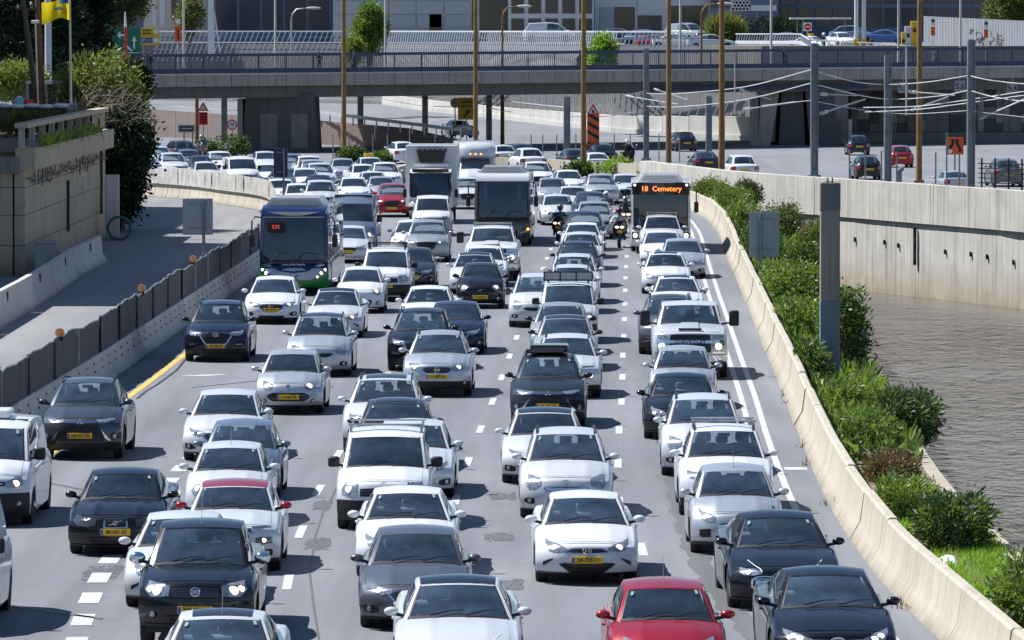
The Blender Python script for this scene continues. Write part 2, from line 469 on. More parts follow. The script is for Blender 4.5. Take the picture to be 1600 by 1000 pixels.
FACES = dict(
 wing=dict(hl=([(.42, .86), (.6, 1.0), (.78, 1.18), (.9, 1.42)], [(.42, .80), (.6, .72), (.78, .76), (.9, 1.12)]), bulb=(.66, .88, .05), grille=([(0, .84), (.3, .83), (.42, .74)], [(0, .70), (.3, .72), (.42, .735)]), chrome=1,
           intake=[([(0, .38), (.44, .38), (.54, .36)], [(0, .08), (.34, .08), (.54, .34)])], blackwing=([(.66, .52), (.72, .50), (.86, .40)], [(.66, .50), (.72, .42), (.86, .26)]), plate=.48, emblem=('ring_h', .77, .055), lower=.06),
 hex=dict(hl=([(.50, .92), (.66, 1.02), (.82, 1.2), (.93, 1.5)], [(.50, .76), (.66, .72), (.82, .84), (.93, 1.2)]), bulb=(.72, .90, .05), grille=([(0, .70), (.36, .70), (.44, .58)], [(0, .20), (.22, .20), (.44, .56)]), bars=4, chrome=0,
          blackwing=([(.58, .52), (.78, .50), (.82, .46)], [(.58, .26), (.78, .24), (.82, .30)]), plate=.40, emblem=('ring_h', .84, .06), lower=.10),
 hexsuv=dict(hl=([(.50, .96), (.66, 1.03), (.82, 1.14), (.93, 1.3)], [(.50, .82), (.66, .80), (.82, .84), (.93, 1.0)]), bulb=(.62, .90, .035), grille=([(0, .93), (.44, .91), (.48, .84)], [(0, .46), (.30, .46), (.48, .82)]), bars=3, barchrome=1, chrome=1,
          blackwing=([(.60, .52), (.80, .52), (.86, .48)], [(.60, .36), (.80, .34), (.86, .38)]), drl=([(.62, .45), (.82, .46)], [(.62, .41), (.82, .42)]), plate=.36, emblem=('ring_h', .84, .06), lower=.22),
 shield=dict(hl=([(.44, .94), (.6, 1.0), (.8, 1.14), (.93, 1.32)], [(.44, .82), (.6, .74), (.8, .84), (.93, 1.16)]), bulb=(.68, .90, .045), grille=([(0, .90), (.36, .88), (.46, .80)], [(0, .40), (.24, .42), (.46, .78)]), bars=4, chrome=1,
          intake=[([(0, .20), (.46, .20)], [(0, .08), (.46, .08)])], blackwing=([(.66, .36), (.78, .44), (.92, .44)], [(.66, .22), (.78, .18), (.92, .22)]), fog=(.82, .32, .05), plate=.56, emblem=('ring_v', .80, .06), lower=.05),
 dyn=dict(hl=([(.44, 1.0), (.62, 1.06), (.8, 1.16), (.93, 1.24)], [(.44, .90), (.62, .90), (.8, .96), (.93, 1.10)]), bulb=None, drl=([(.50, .90), (.7, .92), (.92, 1.06)], [(.50, .87), (.7, .885), (.92, 1.02)]), grille=([(0, .98), (.44, .98), (.46, .94)], [(0, .84), (.44, .86), (.46, .92)]), bars=2, barchrome=1,
          intake=[([(0, .80), (.48, .80), (.60, .40)], [(0, .26), (.50, .26), (.60, .30)])], blades=([(.47, .82), (.56, .58), (.70, .36), (.74, .32)], [(.47, .72), (.56, .44), (.70, .27), (.74, .28)]), fog=(.83, .42, .06), plate=.46, emblem=('diamonds', .90, .07), lower=.20),
 box=dict(hl=([(.56, .96), (.7, 1.0), (.9, 1.06)], [(.56, .62), (.7, .60), (.9, .66)]), bulb=(.74, .80, .06), grille=([(0, .84), (.5, .82)], [(0, .62), (.5, .62)]), bars=2, intake=[([(0, .34), (.5, .34)], [(0, .12), (.5, .12)])], plate=.46, emblem=('lion', .92, .07), lower=.52),
 punto=dict(hl=([(.50, .98), (.62, 1.12), (.74, 1.30), (.86, 1.44)], [(.50, .80), (.62, .72), (.74, .74), (.86, 1.0)]), bulb=(.66, .92, .06), grille=([(0, .62), (.48, .62), (.62, .52)], [(0, .26), (.48, .26), (.62, .40)]), bars=2, fog=(.72, .26, .05), plate=.44, emblem=('disc', .86, .055), lower=.08),
 round=dict(hl=([(.56, .98), (.68, 1.16), (.80, 1.24), (.88, 1.10)], [(.56, .84), (.68, .70), (.80, .70), (.88, .84)]), bulb=(.72, .94, .06), grille=([(0, .46), (.44, .46), (.50, .40)], [(0, .12), (.40, .12), (.50, .30)]), bars=2, fog=(.74, .28, .05), plate=.36, emblem=('slash', .74, .04), lower=.05, wingline=1),
 volvo=dict(hl=([(.42, .92), (.6, .96), (.8, 1.06), (.94, 1.26)], [(.42, .70), (.6, .66), (.8, .68), (.94, .88)]), bulb=None, grille=([(0, .92), (.22, .92)], [(0, .66), (.20, .66), (.22, .70)]), chrome=1, bars=0, intake=[([(0, .30), (.55, .30)], [(0, .12), (.55, .12)])], plate=.50, emblem=('slash', .79, .05), lower=.05, hlstyle='lamp_dark'),
 cthree=dict(hl=([(.52, .66), (.62, .70), (.86, .68)], [(.52, .52), (.62, .48), (.86, .52)]), bulb=(.68, .60, .04), drl=([(.48, .98), (.66, 1.02), (.90, 1.10)], [(.48, .94), (.66, .96), (.90, 1.04)]), grille=([(0, .92), (.44, .92)], [(0, .80), (.44, .84)]), chrome=1, intake=[([(0, .62), (.40, .58), (.44, .54)], [(0, .24), (.38, .24), (.44, .40)])], blackwing=([(.60, .34), (.82, .36), (.86, .32)], [(.60, .16), (.82, .16), (.86, .20)]), fog=(.74, .25, .05), plate=.42, emblem=('chevrons', .90, .07), lower=.10, hlstyle='lamp_dark'),
 qash=dict(hl=([(.46, .90), (.6, 1.02), (.78, 1.16), (.92, 1.28)], [(.46, .72), (.6, .70), (.78, .78), (.92, 1.02)]), bulb=(.66, .88, .05), grille=([(0, .88), (.38, .86), (.42, .80)], [(0, .64), (.30, .64), (.42, .74)]), bars=2, chrome=1, plate=.50, emblem=('ring_bar', .76, .06), fog=(.80, .24, .045), lower=.30),
 full=dict(hl=([(.46, .92), (.6, .98), (.78, 1.12), (.92, 1.28)], [(.46, .72), (.6, .68), (.78, .68), (.92, .86)]), bulb=(.66, .82, .07), bulb2=(.80, .86, .05), grille=([(0, .92), (.44, .90)], [(0, .66), (.40, .66), (.44, .70)]), bars=4, intake=[([(0, .26), (.5, .26)], [(0, .10), (.5, .10)])], fog=(.74, .28, .05), plate=.40, emblem=('disc', .80, .075), lower=.06),
 big=dict(hl=([(.58, .66), (.7, .67), (.88, .68)], [(.58, .44), (.7, .40), (.88, .42)]), bulb=(.74, .56, .09), grille=([(0, .92), (.56, .92)], [(0, .38), (.56, .38)]), bars=5, intake=[], plate=None, emblem=('bowtie', .72, .0), lower=.08, top_lamp=([(.62, .90), (.9, .94)], [(.62, .80), (.9, .80)]), bumper=1),
 camry=dict(hl=([(.42, .84), (.6, .94), (.78, 1.10), (.94, 1.30)], [(.42, .74), (.6, .70), (.78, .74), (.94, 1.04)]), bulb=(.62, .82, .045), bulb2=(.76, .92, .04), led=1, grille=([(0, .76), (.36, .80), (.42, .76)], [(0, .66), (.36, .70), (.42, .74)]), chrome=1, intake=[([(0, .60), (.46, .60), (.56, .50)], [(0, .12), (.50, .12), (.56, .20)])], bars=0, ibars=4, plate=.36, emblem=('ring_t', .75, .075), lower=.05),
 verso=dict(hl=([(.56, .94), (.68, 1.10), (.82, 1.28), (.92, 1.36)], [(.56, .78), (.68, .66), (.82, .64), (.92, .86)]), bulb=None, grille=([(0, .72), (.40, .74), (.48, .70)], [(0, .54), (.30, .56), (.48, .68)]), bars=3, barchrome=1, blackwing=([(.68, .36), (.80, .38), (.90, .34)], [(.68, .20), (.80, .18), (.90, .24)]), fog=(.78, .28, .045), plate=None, emblem=('ring_t', .84, .06), lower=.03),
 sona=dict(hl=([(.46, .90), (.6, .98), (.78, 1.04), (.92, 1.14)], [(.46, .84), (.6, .78), (.78, .78), (.92, .96)]), bulb=(.70, .88, .04), led=1, drl=([(.47, .92), (.60, 1.14), (.74, 1.50)], [(.47, .88), (.60, 1.10), (.74, 1.46)]), grille=([(0, .72), (.50, .74), (.60, .62)], [(0, .24), (.40, .24), (.60, .44)]), bars=6, barchrome=1, chrome=1, plate=.36, emblem=('ring_h', .86, .05), lower=.06),
 merc=dict(hl=([(.46, .92), (.6, .98), (.78, 1.08), (.92, 1.26)], [(.46, .74), (.6, .70), (.78, .72), (.92, .98)]), bulb=(.68, .86, .05), grille=([(0, .94), (.38, .92)], [(0, .66), (.32, .66), (.38, .72)]), bars=2, barchrome=1, chrome=1, intake=[([(0, .34), (.42, .34), (.78, .38)], [(0, .12), (.42, .12), (.78, .20)])], fog=None, drl=([(.6, .32), (.84, .36)], [(.6, .28), (.84, .31)]), plate=.44, emblem=('star', .80, .07), lower=.05),
 kona=dict(hl=([(.56, .72), (.70, .74), (.84, .72)], [(.56, .52), (.70, .44), (.84, .50)]), bulb=(.70, .60, .06), drl=([(.5, 1.0), (.7, 1.04), (.9, 1.14)], [(.5, .96), (.7, .99), (.9, 1.08)]), grille=([(0, .86), (.42, .84), (.46, .76)], [(0, .36), (.28, .38), (.46, .70)]), bars=4, plate=.50, emblem=('ring_h', .94, .055), lower=.20),
 van=dict(hl=([(.52, .84), (.66, .90), (.90, 1.06)], [(.52, .70), (.66, .68), (.90, .76)]), bulb=(.74, .80, .06), grille=([(0, .86), (.52, .84)], [(0, .74), (.52, .74)]), bars=1, barchrome=1, intake=[([(0, .50), (.55, .50)], [(0, .14), (.5, .14), (.55, .2)])], fog=(.78, .30, .05), plate=.34, emblem=('chevrons', .80, .07), lower=.56),
 bus=dict(hl=None, bulb=None, grille=None, plate=.10, emblem=None, lower=.0, rows=1),
)
MODELS = {}
def car_model(key, face, L=4.4, hw=.90, H=1.46, zb=.20, zh=.72, zc=1.0, yc=1.05, yh=1.85, zhd=None, yr=3.3, zr=None, yrb=None, zrb=None, zd=None, Rw=.325, yw=.90, ywr=None,
              wc=.84, wh=.655, wr=.62, wrb=.80, sw=.36, psw=3.0, uB=.50, uC=.90, panel=False, rails=False, crease=1.0, glass='windscreen_glass', interior='car', dr=.05, hsw=.14, wsw=.10, roof_sag=.05, tail=True, mirror='paint', mirror_size=(.20, .13, .15), mirror_dx=.0, side_windows=True, roofmat=None, yc_off=0):
    zhd = zhd or H - .075; zr = zr or H - .07; yrb = yrb or L - .35; zrb = zrb or zc + .02; zd = zd or zrb - .03; ywr = ywr or L - .80
    pf = .968
    PC = []                                                       # the pieces of this model
    def piece(name, me, parent=None, loc=(0, 0, 0), tier=2, pt=False, opt=None, rz=0):
        PC.append(dict(name=name, me=me, parent=parent, loc=loc, tier=tier, paint=pt, opt=opt, rz=rz)); return len(PC) - 1
    span = zh - zb
    zt0 = zh - dr
    Wf = lambda z: rat((z - zb) / (zt0 - zb), .90) * hw * pf
    fk = [(.12, zb, Wf(zb), sw - .03, 0), (.035, zb + .2 * span, Wf(zb + .2 * span), sw, 0), (0, zb + .42 * span, Wf(zb + .42 * span), sw, 0), (.012, zb + .66 * span, Wf(zb + .66 * span), sw, 0), (.05, zb + .87 * span, Wf(zb + .87 * span), sw - .01, .4 * dr),
          (.13, zh, .90 * hw * pf, sw - .06, dr), (.13 + .48 * (yc - .13), zh + .62 * (zc - zh), .5 * (.90 + wc) * hw, hsw + .02, dr + .02), (yc, zc, wc * hw, hsw, dr)]
    fr = cr_rows(fk, [2, 3, 3, 3, 3, 5, 5]); nf = 14                # rows 0..nf are the nose, nf.. the bonnet
    zs = np.array([r[1] for r in fr]); FR = np.array(fr)
    for i in range(1, len(zs)): zs[i] = max(zs[i], zs[i - 1] + 1e-4)
    def row_pt(r, a, lift=0.0):
        k = abs(a)
        return Vector((r[2] * a, r[0] + r[3] * k ** psw, r[1] - r[4] * k * k + lift))
    def fz(f): return zb + f * span if f <= 1 else zh + (f - 1) * (zc - zh)
    def fs(a, f):
        z = fz(f); r = [float(np.interp(z, zs, FR[:, c])) for c in range(5)]; r[1] = z
        return row_pt(r, a)
    def nrm(a, f):
        n = (fs(a + .01, f) - fs(a - .01, f)).cross(fs(a, f + .02) - fs(a, f - .02)).normalized()
        return n if n.dot(Vector((0, -1, .5))) > 0 else -n
    def patch(mb, up, lo, off=.004, n=8, m=3, mi=0, sgn=1, sym=False, skirt=.02):
        a0, a1 = (-up[-1][0], up[-1][0]) if sym else (up[0][0], up[-1][0])
        P = []
        for i in range(n + 1):
            a = a0 + (a1 - a0) * i / n
            u, l = lin(abs(a), up), lin(abs(a), lo)
            if u - l < .012: l = u - .012
            P.append([(lambda f: fs(sgn * a, f) + nrm(sgn * a, f) * off)(l + (u - l) * j / m) for j in range(m + 1)])
        ring = [P[0]] ; back = Vector((0, skirt, -.25 * skirt))
        Q = [[p + back for p in P[0]]] + P + [[p + back for p in P[-1]]]
        Q = [[q[0] + back] + q + [q[-1] + back] for q in Q]
        mb.grid(Q, mi)
    # --- body
    b = MB()
    def cre(i, a):                                               # pressed lines along the bonnet
        t = (i - nf) / (len(fr) - 1 - nf)
        return crease * .016 * math.exp(-((abs(a) - .50) / .09) ** 2) * math.sin(min(max(t, 0), 1) * math.pi) ** .5 if t > 0 else 0.0
    G = [[row_pt(r, a, cre(i, a)) for a in AS] for i, r in enumerate(fr)]
    b.grid(G[:nf + 1], 0)
    b.grid(G[nf:], 0)
    cow, hea = fr[-1], (yh, zhd, wh * hw, wsw, .035)
    nv = [0, .05, .2, .4, .6, .8, .96, 1.0]
    aw = [-1, -.935, -.90, -.6, -.3, 0, .3, .6, .90, .935, 1]
    W = [[row_pt([cow[c] + (hea[c] - cow[c]) * v for c in range(5)], a) + Vector((0, -.022, .016)) * math.sin(math.pi * v) for a in aw] for v in nv]
    b.grid(W, 0, keep=lambda i, j: (0 if (j in (0, 9)) else 1 if (j in (1, 8) or i == 0) else 0 if i == len(nv) - 2 else None))
    rk = [(yh, zhd, wh * hw, wsw, .035), (yh + .22 * (yr - yh), H - .012, wh * hw * 1.02, wsw * .5, roof_sag), (yh + .5 * (yr - yh), H, (wh + wr) / 2 * hw * 1.03, 0, roof_sag), (yr, zr, wr * hw, -.06, roof_sag)]
    rr = np.array(cr_rows(rk, [8, 8, 12])); tt = np.linspace(0, 1, len(rr))
    def roof(u): return [float(np.interp(u, tt, rr[:, c])) for c in range(5)]
    us = sorted({0, .05, .14, .26, .38, uB - .022, uB + .022, .62, .74, .82, uC, .95, 1.0})
    RF = [[row_pt(roof(u), a) for a in AS] for u in us]
    b.grid(RF, 0)
    # rear window and tail
    rb = (yrb, zrb, wrb * hw, -.10, .03)
    rh = roof(1.0)
    ar = [-1, -.9, -.87, -.5, 0, .5, .87, .9, 1]; vr = [0, .06, .1, .4, .7, .92, 1]
    RW = [[row_pt([rh[c] + (rb[c] - rh[c]) * v for c in range(5)], a) + Vector((0, .02, .012)) * math.sin(math.pi * v) for a in ar] for v in vr]
    b.grid(RW, 0, keep=lambda i, j: (None if (2 <= i <= 4 and 2 <= j <= 5) and tail else 1 if (1 <= i <= 4 and 1 <= j <= 6) and tail else 0))
    zt1 = zd - .03
    Wt = lambda z: rat((z - zb) / (zt1 - zb), .90) * hw * pf
    tk = [rb, (max(L - .10, yrb + .03), zd, .90 * hw * pf, -.18, .03), (L - .01, zd - .14, Wt(zd - .14), -.24, 0), (L, zb + .5 * (zd - zb), Wt(zb + .5 * (zd - zb)), -.26, 0), (L - .05, zb + .05, Wt(zb + .05), -.26, 0)]
    tr = cr_rows(tk, [3, 3, 4, 4])
    TL = [[row_pt(r, a) for a in AS] for r in tr]
    b.grid(TL, 0)
    # sides
    hood_e = [row_pt(r, 1.0, cre(i + nf, 1.0)) for i, r in enumerate(fr[nf:])]
    beltA, beltC = hood_e[-1], row_pt(rb, 1.0)
    def belt(u): 
        p = beltA.lerp(beltC, u); p.x += hw * .035 * math.sin(math.pi * u); p.z += .015 * math.sin(math.pi * u); return p
    top = hood_e[:-1] + [belt(u) for u in us] + [row_pt(r, 1.0) for r in tr[1:4]]
    ty, tx, tz = [p.y for p in top], [p.x for p in top], [p.z for p in top]
    ys = set(ty)
    for c in (yw, ywr):
        for k in (-1.0, -.97, -.86, -.7, -.45, -.2, 0, .2, .45, .7, .86, .97, 1.0): ys.add(c + k * (Rw + .05))
    ys = sorted(y for y in ys if ty[0] - 1e-6 <= y <= ty[-1] + 1e-6)
    yk = [ys[0]]
    for y in ys[1:]:
        if y - yk[-1] > .012 or y in ty: yk.append(y)
    ys = yk
    sill = zb + .01
    def zbot(y):
        z = sill
        for c in (yw, ywr):
            d = abs(y - c)
            if d < Rw + .05: z = max(z, Rw + math.sqrt(max(0, (Rw + .05) ** 2 - d * d)))
        return z
    plan = lambda y: float(np.interp(y, [ty[0], ty[0] + .5, L - .9, L - .25], [pf, 1, 1, pf]))
    def side_pt(y, s):
        xt, zt = float(np.interp(y, ty, tx)), float(np.interp(y, ty, tz))
        z0 = zbot(y); z = z0 + (zt - z0) * s; sa = (z - sill) / (zt - sill)
        return Vector((rat(sa, xt / (hw * plan(y))) * hw * plan(y), y, z))
    fe = np.array([list(row_pt(r, 1.0)) for r in fr[:nf + 1]]); te = np.array([list(row_pt(r, 1.0)) for r in tr[3:]])[::-1]
    def edge(A, s):
        z = A[0, 2] + (A[-1, 2] - A[0, 2]) * s
        return Vector([float(np.interp(z, A[:, 2], A[:, c])) for c in range(2)] + [z])
    side = [[edge(fe, s) for s in SS]] + [[side_pt(y, s) for s in SS] for y in ys[1:-1]] + [[edge(te, s) for s in SS]]
    gv = [0, .05, .3, .6, .90, 1.0]
    green = [[belt(u).lerp(row_pt(roof(u), 1.0), v) + Vector((.022 * math.sin(math.pi * v), 0, 0)) for v in gv] for u in us]
    iA, iB0, iB1, iC = us.index(.05), us.index(uB - .022), us.index(uB + .022), us.index(uC)
    def gkeep(i, j):
        if j == 0 or j == 4: return 0
        if i < iA or i >= iC: return 0
        if not side_windows: return 0
        if panel and i >= iB0: return 0
        if iB0 <= i < iB1: return 1
        return None
    for sg in (1, -1):
        mir = lambda P: [[Vector((p.x * sg, p.y, p.z)) for p in q] for q in P]
        b.grid(mir(side), 0, flip=sg < 0)
        b.grid(mir(green), 0, flip=sg < 0, keep=gkeep)
    body = piece('body', b.mesh('body', ('paint_white', 'black_plastic'), 38, merge=.004), pt=True)
    # --- underside, wheels
    u = MB(); u.box((0, L / 2, zb + .16 + (zh - zb) * .25), (hw * 1.44, L - .75, (zh - zb) * .62)); u.box((0, .62, zb + .10), (hw * 1.5, .5, .14))
    for sx in (-1, 1):
        for c in (yw, ywr): u.box((sx * (hw - .27), c, Rw * 1.25), (.30, Rw * 2 + .08, Rw * 1.4))
    piece('underbody', u.mesh('underbody', ('black_plastic',)))
    wm, rm = wheel_meshes(Rw, style=len(MODELS) % 3)
    for sx in (-1, 1):
        for c, tier in ((yw, 2), (ywr, 2)):
            w = piece('wheel', wm, loc=(sx * (hw - .135), c, Rw), tier=tier, rz=0 if sx > 0 else math.pi)
            piece('rim', rm, parent=w, tier=1, loc=(sx * (hw - .135), c, Rw))
    # --- bonnet, glass
    h = MB(); ih = [i for i in range(nf + 1, len(fr) - 0)]
    hp = [[row_pt(fr[i], a * .90, cre(i, a * .90) + .007) for a in AS] for i in ih]
    hb = [[p + Vector((0, .004, -.02)) for p in q] for q in (hp[0], hp[-1])]
    hq = [hb[0]] + hp + [hb[1]]
    hq = [[q[0] + Vector((0, 0, -.02))] + q + [q[-1] + Vector((0, 0, -.02))] for q in hq]
    h.grid(hq)
    piece('bonnet', h.mesh('bonnet', ('paint_white',), 38), pt=True, tier=1)
    g = MB(); g.grid([[p + Vector((0, .004, -.003)) for p in W[i][2:9]] for i in range(1, 7)])
    piece('windscreen', g.mesh('windscreen', (glass,), 60))
    for a_, b_, c_ in ((1, .74, .9), (-1, .76, .86)):
        g = MB(); q_ = [[row_pt([cow[c] + (hea[c] - cow[c]) * v for c in range(5)], a_ * a) + Vector((0, -.030, .026)) for a in (b_, b_ + .07)] for v in (c_ - .11, c_)]
        g.grid(q_); piece('sticker', g.mesh('sticker', ('sticker_white' if a_ > 0 else 'sticker_green',)), tier=1, opt='sticker')
    if tail:
        g = MB(); g.grid([RW[i][2:7] for i in range(2, 6)])
        piece('rear_window', g.mesh('rear_window', ('window_glass',), 60))
    if side_windows:
        for i0, i1, on in ((iA, iB0, True), (iB1, iC, not panel)):
            if not on: continue
            for sg in (1, -1):
                g = MB(); g.grid([[Vector((p.x * sg, p.y, p.z)) for p in green[i][1:5]] for i in range(i0, i1 + 1)])
                piece('side_window', g.mesh('side_window', ('window_glass' if glass != 'bus_glass' else 'bus_glass',), 60))
    # doors: panels that stand a little proud of the side
    yA, yB, yC = belt(.03).y, belt(uB).y, min(belt(uC).y, ywr - .1)
    for y0, y1 in ((yA, yB - .01), (yB + .01, yC)):
        if y1 - y0 < .4: continue
        for sg in (1, -1):
            d = MB(); n = 7; P = []
            for i in range(n + 1):
                y = y0 + (y1 - y0) * i / n; q = []
                for s in (.10, .25, .42, .58, .72, .80, .87, .93, .965):
                    if zbot(y) > sill + .02: s = max(s, .0)
                    p = side_pt(y, s); q.append(Vector(((p.x + .006) * sg, p.y, p.z)))
                P.append(q)
            inn = Vector((-.02 * sg, 0, 0))
            P = [[p + inn for p in P[0]]] + P + [[p + inn for p in P[-1]]]
            P = [[q[0] + inn] + q + [q[-1] + inn] for q in P]
            d.grid(P, flip=sg < 0)
            dd = piece('door', d.mesh('door', ('paint_white',), 38), pt=True, tier=0)
            hm = MB(); p = side_pt(y1 - .16, .80); hm.cbox((sg * (p.x + .022), p.y, p.z), (.03, .20, .03), .01)
            piece('door_handle', hm.mesh('door_handle', ('paint_white',), 40), parent=dd, tier=0, pt=True)
    # wipers, cowl
    c = MB(); c.grid([[row_pt(fr[-1], a * .93) + Vector((0, k * .085 - .01, .010 + k * .03)) for a in AS] for k in (0, .5, 1)])
    piece('cowl_panel', c.mesh('cowl_panel', ('black_plastic',), 40), tier=1)
    for x in (-.42, .12):
        wq = MB(); p = W[1][5]
        wq.tube([(x * hw, p.y - .05, p.z + .012), (x * hw + .30 * hw, p.y + .05, p.z + .07), (x * hw + .52 * hw, p.y + .06, p.z + .075)], [.012, .009, .007], 5)
        piece('wiper', wq.mesh('wiper', ('black_plastic',)), tier=0)
    # mirrors
    mw, mh_, md = mirror_size
    pm = belt(.10)
    for sg in (1, -1) if mirror else ():
        e = MB(); mc = (sg * (pm.x + .07 + mw * .5 + mirror_dx), pm.y - .02, pm.z + .085 + max(0, mh_ - .15) * .3)
        if mirror == 'paint': e.ball(mc, (mw * .53, md * .5, mh_ * .50), 12, 8)
        else: e.cbox(mc, (mw, md * .8, mh_), .045)
        q = piece('wing_mirror', e.mesh('wing_mirror', ('paint_white' if mirror == 'paint' else 'black_plastic',), 50), pt=mirror == 'paint', opt='mirror')
        e = MB(); e.beam((sg * (pm.x - .04), pm.y, pm.z + .01), (sg * (pm.x + .07 + mw * .3 + mirror_dx), pm.y, pm.z + .05), .07, .045)
        piece('mirror_arm', e.mesh('mirror_arm', ('black_plastic',)), parent=q, tier=1)
    # --- face
    F = FACES[face]
    if F.get('lower'):
        e = MB(); patch(e, [(0, F['lower']), (.985, F['lower'])], [(0, -.0), (.985, -.0)], .014, 24, 8 if F['lower'] > .15 else 3, sym=True); piece('bumper_trim', e.mesh('bumper_trim', ('black_plastic',), 40), tier=1)
    e = MB(); patch(e, [(0, 1.03), (.88, 1.03)], [(0, 1.012), (.88, 1.012)], .003, 16, 1, sym=True, skirt=.004); piece('panel_gap', e.mesh('panel_gap', ('black_plastic',)), tier=1)
    gi = None
    if F.get('grille'):
        up, lo = F['grille']
        if F.get('chrome'):
            e = MB(); amax = up[-1][0]; k = 1 + .035 / amax
            patch(e, [(a * k, f + .035) for a, f in up], [(a * k, f - .035) for a, f in lo], .004, 16, 2, sym=True); piece('grille_surround', e.mesh('grille_surround', ('chrome',), 40), tier=1)
        e = MB(); patch(e, up, lo, .010, 16, 3, sym=True); gi = piece('grille', e.mesh('grille', ('black_plastic',), 40))
        nb = F.get('bars', 0)
        for k in range(nb):
            t = (k + 1) / (nb + 1); e = MB(); ctr = lambda a, t=t: lin(abs(a), lo) + (lin(abs(a), up) - lin(abs(a), lo)) * t
            am = up[-1][0] * .93
            u2 = [(am * i / 6, ctr(am * i / 6) + .016) for i in range(7)]; l2 = [(a, f - .032) for a, f in u2]
            patch(e, u2, l2, .020, 12, 1, sym=True, skirt=.012)
            piece('grille_bar', e.mesh('grille_bar', ('chrome' if F.get('barchrome') else 'lamp_dark',), 40), parent=gi, tier=0)
    for up, lo in F.get('intake', []):
        e = MB(); patch(e, up, lo, .020, 20, 4, sym=True); q = piece('air_intake', e.mesh('air_intake', ('black_plastic',), 40), tier=1)
        for k in range(F.get('ibars', 1)):
            t = (k + 1) / (F.get('ibars', 1) + 1); e = MB(); am = up[-1][0] * .88
            u2 = [(am * i / 5, lin(am * i / 5, lo) + (lin(am * i / 5, up) - lin(am * i / 5, lo)) * t + .012) for i in range(6)]
            patch(e, u2, [(a, f - .03) for a, f in u2], .029, 10, 1, sym=True, skirt=.01); piece('grille_bar', e.mesh('grille_bar', ('lamp_dark' if 'ibars' in F else 'rubber',), 40), parent=q, tier=0)
    for sg in (1, -1):
        if F.get('blackwing'):
            e = MB(); patch(e, *F['blackwing'], .008, 7, 2, sgn=sg); piece('bumper_vent', e.mesh('bumper_vent', ('black_plastic',), 40), tier=1)
        if F.get('blades'):
            e = MB(); patch(e, *F['blades'], .016, 9, 1, sgn=sg); piece('chrome_blade', e.mesh('chrome_blade', ('chrome',), 40), tier=1)
        hi = None
        if F.get('hl'):
            e = MB(); patch(e, *F['hl'], .007, 10, 4, sgn=sg); hi = piece('headlight', e.mesh('headlight', (F.get('hlstyle', 'lamp_shell'),), 50))
        for bk in ('bulb', 'bulb2'):
            if F.get(bk):
                a, f, r = F[bk]; e = MB(); p = fs(sg * a, f) + nrm(sg * a, f) * .008; n_ = nrm(sg * a, f)
                e.ball((0, 0, 0), (r * 1.25, r * .35, r * 1.0), 12, 6)
                piece('bulb', e.mesh('bulb', ('led_lit' if F.get('led') else 'bulb_lit',), 60), parent=hi, loc=tuple(p), opt='lit')
                e = MB(); e.ball((0, 0, 0), (r * 1.1, r * .35, r * .85), 12, 6)
                piece('bulb', e.mesh('bulb', ('lamp_shell',), 60), parent=hi, loc=tuple(p), opt='unlit', tier=1)
        if F.get('drl'):
            e = MB(); patch(e, *F['drl'], .013, 8, 1, sgn=sg, skirt=.01); piece('light_strip', e.mesh('light_strip', ('rim_metal' if face != 'sona' else 'white_ink',), 40), tier=1)
        if F.get('top_lamp'):
            e = MB(); patch(e, *F['top_lamp'], .008, 6, 1, sgn=sg); piece('side_lamp', e.mesh('side_lamp', ('lamp_shell',), 40), tier=1)
        if F.get('fog'):
            a, f, r = F['fog']; p = fs(sg * a, f) + nrm(sg * a, f) * .006; n_ = nrm(sg * a, f)
            e = MB(); e.lathe([(r * 1.25, .01), (r * 1.25, -.014), (r * .95, -.02)], 14, axis='y', mi=0, close=False); e.lathe([(r * .95, -.016), (r * .5, -.024), (.004, -.026)], 14, axis='y', mi=1, close=False)
            piece('fog_light', e.mesh('fog_light', ('black_plastic', 'lamp_shell'), 40), loc=tuple(p), tier=1, rz=math.atan2(n_.x, -n_.y))
        # tail lamps
        e = MB(); zz = zd - .16; w0 = Wt(zz)
        P = []
        for i in range(6):
            a = .66 + .33 * i / 5
            P.append([(lambda z: Vector((sg * Wt(z) * a, L - .0 - .25 * a ** psw + .012, z)))(z) for z in (zz - .16, zz - .05, zz + .07)])
        P = [[p - Vector((0, .03, 0)) for p in P[0]]] + P + [[p - Vector((0, .03, 0)) for p in P[-1]]]
        e.grid(P); piece('tail_light', e.mesh('tail_light', ('tail_red',), 40), opt='rear')
    e = MB(); e.box((0, L + .012, zd - .30), (.52, .015, .115)); piece('number_plate', e.mesh('number_plate', ('plate_yellow',)), opt='rear')
    if F.get('plate') is not None:
        p = fs(0, F['plate']); e = MB(); e.cbox((0, 0, 0), (.53, .014, .115), .006, 0); e.box((-.24, -.0075, 0), (.042, .004, .105), 1)
        piece('number_plate', e.mesh('number_plate', ('plate_yellow', 'plate_blue')), loc=(0, p.y - .028, p.z), opt='plate')
    if F.get('emblem') and F['emblem'][2] > 0:
        k, f, r = F['emblem']; p = fs(0, f); n_ = nrm(0, f)
        piece('emblem', emblem_mesh(k, r), loc=(0, p.y + n_.y * .03, p.z + n_.z * .03), tier=1)
